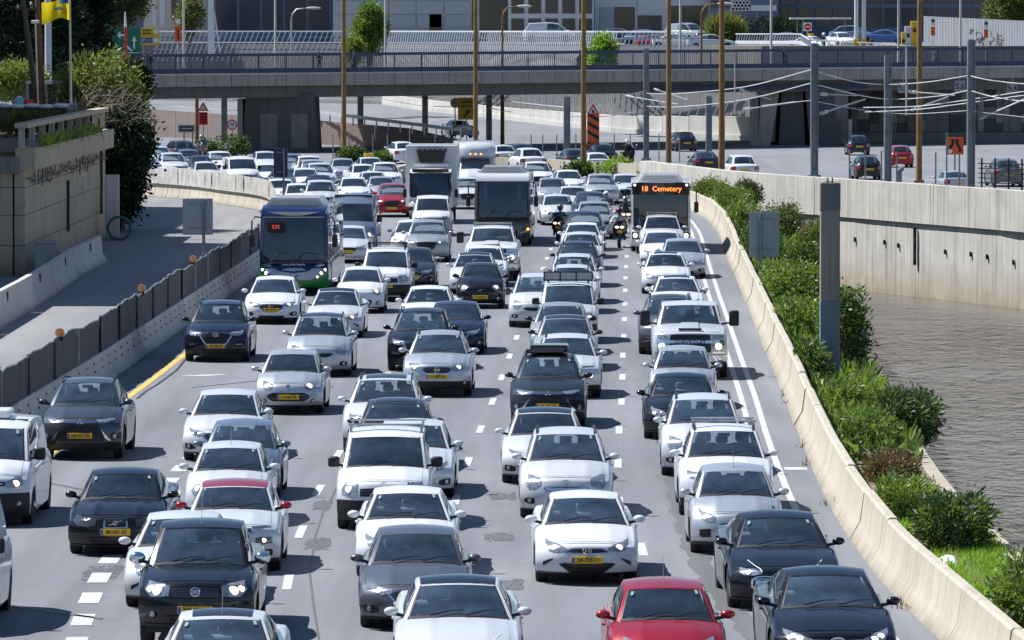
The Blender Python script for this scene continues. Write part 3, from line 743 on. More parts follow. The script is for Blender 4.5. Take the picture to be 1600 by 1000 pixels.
    if F.get('bumper'):
        e = MB(); patch(e, [(0, .30), (.98, .30)], [(0, .10), (.98, .10)], .05, 18, 2, sym=True); piece('front_bumper', e.mesh('front_bumper', ('chrome',), 40))
        e = MB(); patch(e, [(0, .745), (.90, .745)], [(0, .655), (.90, .655)], .03, 18, 1, sym=True); piece('grille_bar', e.mesh('grille_bar', ('chrome',), 40), parent=gi)
        e = MB(); patch(e, [(.60, .90), (.93, .92)], [(.60, .34), (.93, .34)], .004, 6, 2, sgn=1); patch(e, [(.60, .90), (.93, .92)], [(.60, .34), (.93, .34)], .004, 6, 2, sgn=-1); piece('lamp_surround', e.mesh('lamp_surround', ('chrome',), 40))
        q = fs(0, .70); me = text_mesh('CHEVROLET', .105, 'ink', .008, sx=1.45)
        piece('lettering', me, loc=(0, q.y - .055, q.z), parent=gi, tier=1)
        e = MB(); P = []
        for i in range(9):
            a = -.34 + .68 * i / 8; lf = .075 if .0 < abs(i - 4) < 4 or i == 4 else 0.0
            P.append([row_pt([float(np.interp(zz, zs, FR[:, c])) if c != 1 else zz for c in range(5)], a, lf * k) for zz, k in ((zh + .08 * (zc - zh), .0), (zh + .12 * (zc - zh), 1), (zh + .9 * (zc - zh), .7), (zh + .95 * (zc - zh), 0))])
        e.grid(P); piece('bonnet_scoop', e.mesh('bonnet_scoop', ('paint_white',), 30), pt=True)
        e = MB(); q = fs(0, 1.10); e.box((0, q.y + .02, q.z + .05), (.62, .06, .05)); piece('scoop_grille', e.mesh('scoop_grille', ('black_plastic',)))
    # --- cabin
    if interior:
        dd = MB(); dd.cbox((0, yc + .48, zc - .12), (hw * 1.5, .62, .16), .05); dd.cbox((.0, yc + .36, zc - .03), (hw * 1.3, .3, .05), .02)
        piece('dashboard', dd.mesh('dashboard', ('dark_cloth',), 40), tier=1)
        ysea = yh + .40; zsea = H - 1.16
        st = MB(); st.tube(ellipse((0, 0, 0), .18, .18), .016, 6, caps=False); st.beam((-.17, 0, 0), (.17, 0, 0), .04, .03); st.beam((0, 0, 0), (0, .12, -.12), .05, .05)
        piece('steering_wheel', st.mesh('steering_wheel', ('black_plastic',), 50), loc=(-.36 * 0 + .40 * hw, yc + .72, zc - .02), tier=1)
        se = MB(); se.cbox((0, .02, .16), (.50, .55, .18), .06); se.cbox((0, .34, .50), (.50, .16, .62), .07); se.cbox((0, .38, .92), (.27, .11, .20), .05)
        sm = se.mesh('seat', ('seat_cloth',), 50)
        for sx in (-1, 1): piece('seat', sm, loc=(sx * .40 * hw, ysea - .35, zsea), tier=1)
        if panel:
            pt_ = MB(); pt_.box((0, ysea + .22, (zc + H) / 2 - .15), (hw * 1.5, .04, H - zc + .25)); piece('blackout_bulkhead', pt_.mesh('blackout_bulkhead', ('dark_cloth',)), tier=2)
        elif yr - yh > .9:
            rs = MB(); rs.cbox((0, .0, .18), (hw * 1.36, .45, .18), .06); rs.cbox((0, .28, .46), (hw * 1.36, .15, .52), .07)
            for x in (-.45, 0, .45): rs.cbox((x * hw, .32, .80), (.24, .10, .16), .045)
            piece('rear_seat', rs.mesh('rear_seat', ('seat_cloth',), 50), loc=(0, min(ysea + .62, yrb - .35), zsea), tier=1)
        im = MB(); im.cbox((0, yh + .10, zhd - .10), (.24, .03, .065), .012); piece('rear_view_mirror', im.mesh('rear_view_mirror', ('black_plastic',)), tier=0)
    # --- on the roof
    if rails:
        for sg in (1, -1):
            e = MB(); pts = [row_pt(roof(u), sg * .93) + Vector((0, 0, .055 if 0 < k < 6 else -.0)) for k, u in enumerate((.06, .12, .3, .5, .7, .9, .96))]
            e.tube(pts, .020, 6); piece('roof_rail', e.mesh('roof_rail', ('chrome' if rails == 2 else 'black_plastic',), 50), tier=1)
    def roof_overlay(u0, u1, am, matn, off=.008):
        e = MB(); e.grid([[row_pt(roof(u0 + (u1 - u0) * i / 8), a * am) + Vector((0, 0, off)) for a in (-1, -.9, -.5, 0, .5, .9, 1)] for i in range(9)])
        return e.mesh('roof_panel', (matn,), 40)
    MODELS[key] = dict(pieces=PC, roof=roof, row_pt=row_pt, fs=fs, nrm=nrm, patch=patch, L=L, hw=hw, H=H, yh=yh, yr=yr, overlay=roof_overlay, zc=zc, yc=yc, zb=zb, seat=(.40 * hw, yh + .05, H - 1.16), face=F)
    return MODELS[key]

car_model('small', 'round', L=3.6, hw=.815, H=1.49, zh=.78, zc=1.03, yc=.85, yh=1.52, yr=3.0, yrb=3.42, zrb=1.02, Rw=.295, yw=.82)
car_model('punto', 'punto', L=4.03, hw=.845, H=1.49, zh=.76, zc=1.02, yc=.92, yh=1.62, yr=3.2, yrb=3.85, zrb=1.0, Rw=.31, yw=.86)
car_model('hatch', 'shield', L=4.46, hw=.895, H=1.455, zh=.70, zc=.98, yc=1.15, yh=1.95, yr=3.45, yrb=4.2, zrb=.98, Rw=.325)
car_model('iten', 'hex', L=3.77, hw=.84, H=1.50, zh=.76, zc=1.02, yc=.90, yh=1.58, yr=3.1, yrb=3.6, zrb=1.0, Rw=.30, yw=.82)
car_model('sedan', 'wing', L=4.53, hw=.888, H=1.435, zh=.71, zc=.97, yc=1.08, yh=1.85, yr=3.05, yrb=3.85, zrb=1.02, zd=1.04, Rw=.32, wh=.63)
car_model('sonata', 'sona', L=4.9, hw=.93, H=1.445, zh=.71, zc=.96, yc=1.25, yh=2.05, yr=3.35, yrb=4.3, zrb=1.04, zd=1.04, Rw=.34, wh=.62, yw=.95)
car_model('camry', 'camry', L=4.88, hw=.92, H=1.445, zh=.71, zc=.97, yc=1.22, yh=2.02, yr=3.35, yrb=4.25, zrb=1.04, zd=1.05, Rw=.335, wh=.63, yw=.95)
car_model('oldsedan', 'volvo', L=4.6, hw=.90, H=1.43, zh=.72, zc=.96, yc=1.15, yh=1.85, yr=3.2, yrb=3.9, zrb=1.0, zd=1.02, Rw=.32, wh=.65, crease=2.4, wc=.82)
car_model('merc', 'merc', L=4.6, hw=.885, H=1.44, zh=.72, zc=.97, yc=1.2, yh=1.95, yr=3.15, yrb=3.95, zrb=1.03, zd=1.05, Rw=.325, wh=.63, crease=2)
car_model('suv', 'hexsuv', L=4.48, hw=.925, H=1.655, zb=.24, zh=.88, zc=1.12, yc=1.08, yh=1.82, yr=3.5, yrb=4.2, zrb=1.1, Rw=.355, rails=True, wh=.66)
car_model('cross', 'dyn', L=4.42, hw=.905, H=1.68, zb=.26, zh=.90, zc=1.16, yc=1.05, yh=1.8, yr=3.4, yrb=4.15, zrb=1.12, Rw=.355, rails=True, wh=.66)
car_model('qash', 'qash', L=4.33, hw=.895, H=1.61, zb=.24, zh=.86, zc=1.10, yc=1.05, yh=1.78, yr=3.3, yrb=4.05, zrb=1.1, Rw=.345, rails=True, wh=.64)
car_model('kona', 'kona', L=4.2, hw=.90, H=1.56, zb=.24, zh=.84, zc=1.08, yc=1.05, yh=1.75, yr=3.2, yrb=3.95, zrb=1.06, Rw=.335, rails=True, wh=.65)
car_model('cthree', 'cthree', L=3.99, hw=.875, H=1.48, zb=.22, zh=.84, zc=1.06, yc=.95, yh=1.62, yr=3.15, yrb=3.8, zrb=1.02, Rw=.32, wh=.67)
car_model('mpv', 'verso', L=4.45, hw=.905, H=1.63, zb=.21, zh=.82, zc=1.10, yc=.98, yh=1.86, yr=3.5, yrb=4.2, zrb=1.08, Rw=.325, rails=True, wh=.66)
car_model('partner', 'box', L=4.38, hw=.91, H=1.81, zb=.22, zh=.94, zc=1.17, yc=.88, yh=1.52, zhd=1.70, yr=3.8, zr=1.74, yrb=4.28, zrb=1.12, Rw=.325, wh=.76, wr=.76, wc=.86, wrb=.84, mirror='black', mirror_size=(.22, .20, .15))
car_model('van', 'van', L=4.96, hw=.96, H=1.93, zb=.22, zh=.98, zc=1.24, yc=.78, yh=1.5, zhd=1.80, yr=4.4, zr=1.86, yrb=4.85, zrb=1.2, Rw=.34, wh=.78, wr=.78, wc=.87, wrb=.86, panel=True, mirror='black', mirror_size=(.22, .24, .16), yw=.90)
car_model('ducato', 'van', L=5.9, hw=1.025, H=2.52, zb=.26, zh=1.10, zc=1.45, yc=.80, yh=1.5, zhd=2.18, yr=5.4, zr=2.44, yrb=5.8, zrb=1.4, Rw=.35, wh=.80, wr=.86, wc=.88, wrb=.92, panel=True, mirror='black', mirror_size=(.22, .32, .16), uB=.24, roof_sag=.07)
car_model('pickup', 'full', L=5.28, hw=.9075, H=1.78, zb=.34, zh=1.0, zc=1.20, yc=1.12, yh=1.78, yr=3.35, yrb=3.62, zrb=1.22, zd=1.18, Rw=.375, wh=.68, wr=.66, mirror_size=(.24, .19, .16), uC=.92, yw=.95)
car_model('bigpickup', 'big', L=5.9, hw=1.03, H=2.0, zb=.40, zh=1.28, zc=1.45, yc=1.28, yh=1.98, yr=3.6, yrb=3.85, zrb=1.42, zd=1.38, Rw=.41, wh=.70, wr=.70, wc=.84, sw=.28, psw=4.0, crease=0, mirror='black', mirror_size=(.27, .42, .14), mirror_dx=.12, uC=.92, yw=.98)
car_model('truckcab', 'bus', L=2.3, hw=1.06, H=2.66, zb=.42, zh=1.12, zc=1.28, yc=.06, yh=.34, zhd=2.48, yr=1.7, zr=2.6, yrb=2.1, zrb=1.5, zd=1.4, Rw=.48, wc=.95, wh=.92, wr=.92, wrb=.94, sw=.22, psw=5, hsw=.2, wsw=.14, dr=.0, tail=False, mirror='black', mirror_size=(.18, .42, .14), mirror_dx=.06, yw=1.2, ywr=1.25, glass='bus_glass', interior=None, crease=0, uB=.6)
car_model('citybus', 'bus', L=12.0, hw=1.275, H=3.0, zb=.32, zh=1.05, zc=1.12, yc=.04, yh=.12, zhd=2.92, yr=11.6, zr=2.92, yrb=11.9, zrb=1.3, zd=1.1, Rw=.48, wc=.955, wh=.95, wr=.95, wrb=.95, sw=.16, psw=6, hsw=.15, wsw=.13, dr=.0, tail=True, mirror=None, yw=2.6, ywr=8.6, glass='bus_glass', interior=None, crease=0, uB=.12, uC=.97)
car_model('coach', 'bus', L=12.0, hw=1.25, H=3.15, zb=.32, zh=1.10, zc=1.18, yc=.06, yh=.28, zhd=2.92, yr=11.6, zr=3.0, yrb=11.9, zrb=1.4, zd=1.2, Rw=.50, wc=.955, wh=.93, wr=.93, wrb=.95, sw=.24, psw=5, hsw=.2, wsw=.18, dr=.0, tail=True, mirror=None, yw=2.6, ywr=8.6, glass='bus_glass', interior=None, crease=0, uB=.12, uC=.97)

CARS = []
def vehicle(model, name, loc, rz, col, label, cat, group, tier=0, lit=True, plate=None, rear=False, mirror_col=None):
    M = MODELS[model]
    root = empty(name, loc, rz, label, cat, group)
    objs = []
    for pc in M['pieces']:
        objs.append(None)
        if pc['tier'] < tier: continue
        op = pc['opt']
        if op == 'sticker' and len(CARS) % 2: continue
        if (op == 'lit' and not lit) or (op == 'unlit' and (lit or tier > 1)) or (op == 'rear' and not rear) or (op == 'plate' and plate is None): continue
        if rear and (pc['name'] in ('headlight', 'bulb', 'grille', 'emblem', 'fog_light', 'light_strip', 'grille_bar', 'air_intake')): continue
        par = root if pc['parent'] is None else (objs[pc['parent']] or root)
        if pc['parent'] is not None and objs[pc['parent']] is None: continue
        o = bpy.data.objects.new(pc['name'], pc['me'])
        o.parent = par
        pl = Vector(pc['loc'])
        if pc['parent'] is not None: pl = pl - Vector(M['pieces'][pc['parent']]['loc'])
        o.location = pl
        if pc['rz'] and pc['name'] != 'rim': o.rotation_euler = (0, 0, pc['rz'])
        COL.objects.link(o)
        if pc['paint']:
            o.material_slots[0].link = 'OBJECT'
            o.material_slots[0].material = MATS[mirror_col if (op == 'mirror' and mirror_col) else col]
        objs[-1] = o
        if op == 'plate' and plate:
            link('lettering', text_mesh(plate, .098, 'ink', .003, sx=.92), o, (.02, -.010, -.002))
    return root

def add_antenna(root, M, kind='fin'):
    p = M['row_pt'](M['roof'](.9 if kind == 'fin' else .12), 0); e = MB()
    if kind == 'fin': e.prism([(p.y - .09, p.z - .01), (p.y + .07, p.z - .01), (p.y + .07, p.z + .065)], -.015, .015, 'yz')
    else: e.tube([p, (p.x, p.y + .35, p.z + .38)], [.006, .003], 5)
    e.build('antenna', 'black_plastic', root)
def add_bars(root, M, n=2, wide=1.0, z=.09, matn='black_plastic'):
    for k in range(n):
        u = .22 + .5 * k / max(n - 1, 1); w = .95 * wide; p = M['row_pt'](M['roof'](u), w); c = M['row_pt'](M['roof'](u), 0); zt = max(c.z, p.z) + z
        e = MB(); e.beam((-p.x - .02, p.y, zt), (p.x + .02, p.y, zt), .06, .03)
        for s in (-1, 1): e.beam((s * p.x * .95, p.y, p.z - .02), (s * p.x * .95, p.y, zt), .05, .05)
        e.build('roof_bar', matn, root)
def add_overlay(root, M, matn, u0, u1, am, name='sunroof'):
    link(name, M['overlay'](u0, u1, am, matn), root)
# ---------------------------------------------------------------- ground, road, river
def asphalt(name, base, seed, worn=.35):
    m, nt, b = _nodes(name); N, L = nt.nodes, nt.links
    b.inputs['Roughness'].default_value = .82; b.inputs['Specular IOR Level'].default_value = .35
    g = N.new('ShaderNodeNewGeometry')
    def noise(sc, det, ro=.6):
        mp = N.new('ShaderNodeMapping'); mp.inputs['Scale'].default_value = sc; mp.inputs['Location'].default_value = (seed, seed * 2, 0)
        L.new(g.outputs['Position'], mp.inputs[0]); n = N.new('ShaderNodeTexNoise'); n.inputs['Scale'].default_value = 1
        n.inputs['Detail'].default_value = det; n.inputs['Roughness'].default_value = ro; L.new(mp.outputs[0], n.inputs[0]); return n.outputs[0]
    def mr(s, a, c, d, e):
        r = N.new('ShaderNodeMapRange'); r.inputs[1].default_value = a; r.inputs[2].default_value = c; r.inputs[3].default_value = d; r.inputs[4].default_value = e
        L.new(s, r.inputs[0]); return r.outputs[0]
    def mul(a, c):
        x = N.new('ShaderNodeMath'); x.operation = 'MULTIPLY'; L.new(a, x.inputs[0]); L.new(c, x.inputs[1]); return x.outputs[0]
    f = mul(mr(noise((.9, .035, 1), 5), .3, .7, 1 - worn * .5, 1 + worn * .5), mr(noise((.11, .05, 1), 4), .3, .7, .86, 1.12))   # long worn tracks, broad patches
    f = mul(f, mr(noise((24, 12, 10), 3, .8), .25, .75, .82, 1.18))                                              # grain
    f = mul(f, mr(noise((1.6, .35, 1), 6, .7), .60, .78, 1.0, .72))                                           # oil drips and stains
    mx = N.new('ShaderNodeMix'); mx.data_type = 'RGBA'; mx.blend_type = 'MULTIPLY'; mx.inputs[0].default_value = 1; mx.inputs[6].default_value = (*base, 1); L.new(f, mx.inputs[7])
    L.new(mx.outputs[2], b.inputs['Base Color'])
    bp = N.new('ShaderNodeBump'); bp.inputs['Strength'].default_value = .4; bp.inputs['Distance'].default_value = .01; L.new(noise((40, 40, 40), 3), bp.inputs['Height']); L.new(bp.outputs[0], b.inputs['Normal'])
    MATS[name] = m
asphalt('asphalt', (.172, .178, .192), 3.0, .42)
asphalt('asphalt_side', (.215, .214, .215), 9.0, .3)
asphalt('asphalt_far', (.190, .194, .204), 5.0, .2)
asphalt('asphalt_patch', (.118, .12, .126), 13.0, .5)
mat('tar', (.012, .012, .013), .6); mat('tar_thin', (.098, .10, .106), .7, var=.5, scale=8)
mat('road_paint', (.50, .51, .52), .7, var=.18, scale=3, dirt=(.24, .24, .25), dirt_scale=5, dirt_amt=.8)
mat('road_yellow', (.62, .42, .08), .7, var=.15, scale=3, dirt=(.14, .13, .12), dirt_scale=4, dirt_amt=.8)
mat('soil', (.15, .115, .075), .95, var=.4, scale=1.5, bump=.6)
streak_mat('barrier_concrete', (.44, .395, .32), (.25, .20, .14), .7, .55, var=.10, base_dirt=(.20, .17, .13), zlo=0.0, zhi=.25)
streak_mat('river_concrete', (.50, .475, .43), (.10, .09, .075), .80, .8, base_dirt=(.30, .22, .13), zlo=-4.2, zhi=-2.2)
streak_mat('grey_concrete', (.36, .35, .33), (.13, .12, .11), .6, .8)
streak_mat('dark_concrete', (.20, .19, .18), (.07, .065, .06), .6, .8)
streak_mat('pink_concrete', (.30, .235, .21), (.16, .12, .11), .5, .6)
streak_mat('pale_concrete', (.52, .50, .46), (.28, .26, .23), .5, .6)
streak_mat('shaded_concrete', (.10, .10, .105), (.05, .05, .05), .6, .8)  # concrete darkened to carry the deep shade under the bridge
streak_mat('fascia_concrete', (.33, .305, .28), (.12, .10, .09), .6, .8)
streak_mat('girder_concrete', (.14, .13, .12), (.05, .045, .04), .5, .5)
streak_mat('wall_concrete', (.44, .365, .28), (.16, .14, .12), .6, .7, base_dirt=(.14, .12, .10), zlo=0, zhi=.7)
streak_mat('jersey_concrete', (.56, .54, .51), (.22, .20, .18), .6, 1.2, base_dirt=(.2, .18, .16), zlo=0, zhi=.3)
mat('joint_dark', (.03, .028, .026), .9)

RBPX = [(1080, 330), (1104, 342), (1121, 363), (1132, 390), (1144, 423), (1169, 483), (1203, 568), (1226, 622), (1246, 680), (1270, 738), (1298, 796), (1342, 864), (1386, 922), (1437, 968), (1468, 1000)]
_rb = sorted([(at(*p).y, at(*p).x) for p in RBPX] + [(20, 9.5), (60, 7.6), (76, 6.95), (312, 8.35), (335, 6.9), (370, 3.5), (420, -4), (480, -16)])
def smooth(pts, n=240):
    ys = np.linspace(pts[0][0], pts[-1][0], n); xs = np.interp(ys, [p[0] for p in pts], [p[1] for p in pts])
    k = np.ones(5) / 5; xp = np.pad(xs, 2, mode='edge'); return list(zip(ys, np.convolve(xp, k, 'valid')))
_rbs = smooth(_rb)
def Xb(D): return float(np.interp(D, [p[0] for p in _rbs], [p[1] for p in _rbs]))
_lb = smooth([(20, -13), (60, -12.2), (127, -11.15), (152, -10.6), (168, -10.35), (179, -10.2), (206, -9.75), (222, -9.55), (250, -10.4), (275, -11.6), (292, -12.9), (304, -15.8), (312, -18.0), (320, -21.6), (330, -30), (345, -60)], 330)
def Xl(D): return float(np.interp(D, [p[0] for p in _lb], [p[1] for p in _lb]))
WTOP = 1.5
_wp = [at(x, y, WTOP) for x, y in ((1075, 262), (1150, 271), (1250, 277.5), (1330, 283), (1450, 291), (1600, 301))]
WALL = [Vector((7.6, 336, 0))] + [Vector((p.x, p.y, 0)) for p in _wp] + [Vector((38, 226, 0)), Vector((52, 140, 0)), Vector((60, 30, 0))]
def Xw(D): 
    q = sorted([(p.y, p.x) for p in WALL]); return float(np.interp(D, [a for a, b in q], [b for a, b in q]))
_be = sorted([(at(x, y).y, at(x, y).x) for x, y in ((1640, 930), (1600, 900), (1530, 830), (1470, 770), (1432, 712), (1390, 640), (1340, 560), (1322, 470), (1262, 400))] + [(40, 10.5), (80, 9.0), (290, 11.6), (322, 8.9), (336, 7.6)])
def Xe(D): return float(np.interp(D, [p[0] for p in _be], [p[1] for p in _be]))
WATER_Z = -4.1
g = MB()
Ds = [-400, 20, 40, 60, 80, 90, 100, 110, 120, 130, 140, 150, 160, 180, 200, 220, 240, 260, 280, 300, 310, 320, 330, 336]
g.grid([[Vector((-2500, D, 0)), Vector((Xe(max(D, 40)), D, 0))] for D in Ds])
g.grid([[Vector((Xw(max(D, 30)) + .2, D, 0)), Vector((2500, D, 0))] for D in Ds])
g.grid([[Vector((-2500, D, 0)), Vector((2500, D, 0))] for D in (336, 420, 700, 1500, 4000)])
g.grid([[Vector((Xe(max(D, 40)), D, 0)), Vector((Xe(max(D, 40)) + .1, D, -6))] for D in Ds])
g.grid([[Vector((-60, D, -6)), Vector((120, D, -6))] for D in (-400, 400)])
struct('ground', g, 'soil', 'bare ground under the roads, the banks and the river')

road = empty('road'); road['kind'] = 'structure'; road['label'] = 'grey asphalt motorway with white lane dashes'
def sheet(name, rows, m, parent, z): 
    s = MB(); s.grid([[Vector((x, D, z)) for x in xs] for D, xs in rows]); o = s.build(name, m, parent); return o
def rng_D(a, b, st): return list(np.arange(a, b, st)) + [b]
sheet('carriageway', [(D, (Xl(D), Xb(D) + .15)) for D in rng_D(20, 330, 4)], 'asphalt', road, .008)
tag(sheet('side_road', [(D, (-60, Xl(D))) for D in rng_D(20, 330, 4)], 'asphalt_side', None, .008), 'paler service road behind the black fence', kind='structure')
tag(sheet('far_road', [(D, (-90, min(max(Xb(D), 9), 9))) for D in (330, 340)] + [(D, (-90, 110)) for D in (341, 420, 900)], 'asphalt_far', None, .008), 'far carriageways under and beyond the bridge', kind='structure')
tag(sheet('opposite_road', [(D, (Xw(D) + .6, 140)) for D in rng_D(150, 340, 10)], 'asphalt_far', None, .008), 'opposite carriageway behind the river wall', kind='structure')
# worn bands and patches
def strip(name, pts, w, m, z, parent=road):
    s = MB(); P = []
    for i, (D, x) in enumerate(pts):
        q0, q1 = pts[max(i - 1, 0)], pts[min(i + 1, len(pts) - 1)]; t = Vector((q1[1] - q0[1], q1[0] - q0[0], 0)).normalized(); n = Vector((t.y, -t.x, 0)) * w / 2
        P.append([Vector((x, D, z)) - n, Vector((x, D, z)) + n])
    s.grid(P); return s.build(name, m, parent)
strip('repaired_strip', [(v[0], v[1] + .05 * math.sin(v[0] * 1.7) + .03 * math.sin(v[0] * 4.1)) for v in cr_rows([(at(*q).y, at(*q).x) for q in ((1040, 680), (1052, 740), (1068, 810), (1100, 890), (1150, 960), (1200, 1010))], [14] * 5)], .40, 'asphalt_patch', .012)
for x, y, w, l in ((785, 776, .24, 1.9), (780, 840, .24, 1.9), (797, 915, .2, 2.2), (497, 850, .2, 2.6), (160, 895, .3, 3), (504, 790, .15, 2.4)):
    p = at(x, y); q_ = MB(); rs_ = random.Random(int(x))
    for _ in range(150):
        u, v, k = rs_.uniform(-w, w), rs_.triangular(-l / 2, l / 2), rs_.uniform(.02, .05); q_.add([(p.x + u + a * k, p.y + v + b * k * 3, .012 + .00002 * _) for a, b in ((-1, -1), (1, -.8), (.8, 1), (-1, .9))], [(0, 1, 2, 3)])
    tag(q_.build('rubber_mark', 'tar_thin', road, fix=False), kind='stuff')
for q in (((532, 745), (520, 775), (505, 800), (492, 840), (488, 870), (484, 900), (490, 950), (498, 1000)),):
    P = [at(*k) for k in q]; strip('tar_seam', [(p.y, p.x) for p in P], .035, 'tar_thin', .016)
for q in (((300, 790), (200, 780), (60, 752)), ((0, 945), (60, 955), (160, 968)), ((520, 605), (400, 596), (300, 606))):
    P = [at(*k) for k in q]; s = MB(); s.grid([[Vector((p.x, p.y - .12, .016)), Vector((p.x, p.y + .12, .016))] for p in P]); s.build('tar_seam', 'tar_thin', road)
# lane dashes, each its own piece
def dash(x0, D0, w, l, m='road_paint', skew=0.0):
    s = MB(); s.box((0, 0, 0), (w, l, .004)); o = s.build('lane_dash', m, road); o.location = (x0, D0, .014)
    dx = (Xb(D0 + 3) - Xb(D0 - 3)) / 6; o.rotation_euler = (0, 0, -math.atan(dx))
for k in range(22):
    D = 81.6 + 10.13 * k
    if k > 14 and k % 2: pass
    dash(Xb(D) - 4.12 + (.25 if D < 108 else 0), D, .16, 2.5)
for k in range(20): D = 83.0 + 9.9 * k; dash(Xb(D) - 7.36 + (.1 if D < 100 else 0), D, .16, 2.5)
for k in range(17): D = 86.2 + 9.6 * k; dash(Xb(D) - (10.05 + min(max((D - 95) / 60, 0), 1) * .45), D, .16, 2.6)
for k in range(13): D = 86.2 + 3.45 * k; dash(Xb(D) - 13.22 - .02 * k, D, .34, 1.75)
DD = rng_D(40, 300, 4)
strip('edge_line', [(D, Xb(D) - .70 - .12 * min(max((D - 120) / 80, 0), 1)) for D in DD], .14, 'road_paint', .014)
strip('edge_line', [(D, Xb(D) - 1.06 - .12 * min(max((D - 120) / 80, 0), 1)) for D in DD], .14, 'road_paint', .014)
strip('edge_line', [(D, Xl(D) + 1.02) for D in rng_D(40, 205, 4)], .18, 'road_yellow', .014)
strip('worn_line', [(p.y, p.x) for p in (at(*q) for q in ((292, 560), (275, 580), (245, 602), (228, 612), (214, 624)))], .07, 'tar', .014)
P = [at(*q) for q in ((284, 588), (320, 587), (354, 586))]; q_ = MB(); q_.grid([[Vector((p.x, p.y - k, .0135)), Vector((p.x, p.y + k, .0135))] for p, k in zip(P, (.05, .35, .1))]); q_.build('worn_line', 'road_paint', road)
p = at(1240, 733); s = MB(); s.grid([[Vector((p.x - .2, p.y - .35, .0145)), Vector((Xb(p.y) - .1, p.y - .35, .0145))], [Vector((p.x - .2, p.y + .35, .0145)), Vector((Xb(p.y) - .1, p.y + .35, .0145))]]); s.build('cross_line', 'road_paint', road)

# right barrier: precast lengths set end to end
tag(empty('concrete_barrier', label='long cream concrete barrier curving between the road and the shrubs', cat='barrier'))
bar = bpy.data.objects['concrete_barrier']
JP = [(0, 0), (.05, .09), (.19, .34), (.26, .86), (.30, .90), (.42, .90), (.46, .86), (.54, .3), (.66, .02)]
def lengths(a, b, f, st, seg, gap=.03):
    D = a
    while D < b:
        e = min(D + seg, b); yield [Vector((f(q), q, 0)) for q in rng_D(D, e - gap, st)]; D = e
for path in lengths(62, 330, Xb, 1.5, 6.0):
    jx, jz = random.uniform(-.02, .02), random.uniform(-.015, .02)
    s = MB(); s.sweep([(a + jx, b + (jz if b > .5 else 0)) for a, b in JP], path); s.build('barrier_length', 'barrier_concrete', bar, smooth=30)
# bank
s = MB(); s.grid([[Vector((Xb(D) + .5, D, .03)), Vector((.5 * (Xb(D) + Xe(D)) + .2, D, .22)), Vector((Xe(D), D, .10))] for D in rng_D(40, 322, 6)])
struct('bank', s, 'soil', 'planted strip of soil between the barrier and the river')
s = MB(); s.sweep([(-.12, -5.2), (-.12, .16), (.16, .16), (.16, -5.2)], [Vector((Xe(D), D, 0)) for D in rng_D(40, 318, 6)])
struct('bank_wall', s, 'barrier_concrete', 'low concrete edge that holds the planted bank above the water', smooth=30)
def water():
    m, nt, b = _nodes('river_water'); N, L = nt.nodes, nt.links
    b.inputs['Base Color'].default_value = (.066, .072, .074, 1); b.inputs['Roughness'].default_value = .06; b.inputs['IOR'].default_value = 1.33; b.inputs['Specular IOR Level'].default_value = .5
    g = N.new('ShaderNodeNewGeometry'); hs = []
    for sc, w in (((.9, .38, 1), .75), ((2.2, 1.0, 1), .42), ((5, 2.4, 1), .08)):
        mp = N.new('ShaderNodeMapping'); mp.inputs['Scale'].default_value = sc; mp.inputs['Rotation'].default_value = (0, 0, .25); L.new(g.outputs['Position'], mp.inputs[0])
        n = N.new('ShaderNodeTexNoise'); n.inputs['Scale'].default_value = 1; n.inputs['Detail'].default_value = 4; n.inputs['Distortion'].default_value = .6; L.new(mp.outputs[0], n.inputs[0])
        k = N.new('ShaderNodeMath'); k.operation = 'MULTIPLY'; k.inputs[1].default_value = w; L.new(n.outputs[0], k.inputs[0]); hs.append(k.outputs[0])
    s = hs[0]
    for h in hs[1:]:
        k = N.new('ShaderNodeMath'); k.operation = 'ADD'; L.new(s, k.inputs[0]); L.new(h, k.inputs[1]); s = k.outputs[0]
    mp = N.new('ShaderNodeMapping'); mp.inputs['Scale'].default_value = (.06, .022, 1); L.new(g.outputs['Position'], mp.inputs[0])
    n = N.new('ShaderNodeTexNoise'); n.inputs['Scale'].default_value = 1; n.inputs['Detail'].default_value = 3; L.new(mp.outputs[0], n.inputs[0])
    r = N.new('ShaderNodeMapRange'); r.inputs[1].default_value = .38; r.inputs[2].default_value = .62; r.inputs[3].default_value = .45; r.inputs[4].default_value = 1.0; L.new(n.outputs[0], r.inputs[0])
    dp = N.new('ShaderNodeVectorMath'); dp.operation = 'DOT_PRODUCT'; dp.inputs[1].default_value = (-.959, -.285, 0); L.new(g.outputs['Position'], dp.inputs[0])   # calm water in the lee of the wall
    c0 = -.959 * 9.95 - .285 * 321.6; r2 = N.new('ShaderNodeMapRange'); r2.inputs[1].default_value = c0 + 2.0; r2.inputs[2].default_value = c0 + 9.0; r2.inputs[3].default_value = .10; r2.inputs[4].default_value = 1.0; L.new(dp.outputs['Value'], r2.inputs[0])
    mm = N.new('ShaderNodeMath'); mm.operation = 'MULTIPLY'; L.new(r.outputs[0], mm.inputs[0]); L.new(r2.outputs[0], mm.inputs[1]); r = mm
    bp = N.new('ShaderNodeBump'); bp.inputs['Distance'].default_value = 5.5; L.new(r.outputs[0], bp.inputs['Strength']); L.new(s, bp.inputs['Height']); L.new(bp.outputs[0], b.inputs['Normal'])
    MATS['river_water'] = m
water()
s = MB(); s.grid([[Vector((Xe(max(D, 40)) - .05, D, WATER_Z)), Vector((Xw(D) + .1, D, WATER_Z))] for D in rng_D(30, 330, 10)])
struct('river_water', s, 'river_water', 'murky brown river water with small ripples')

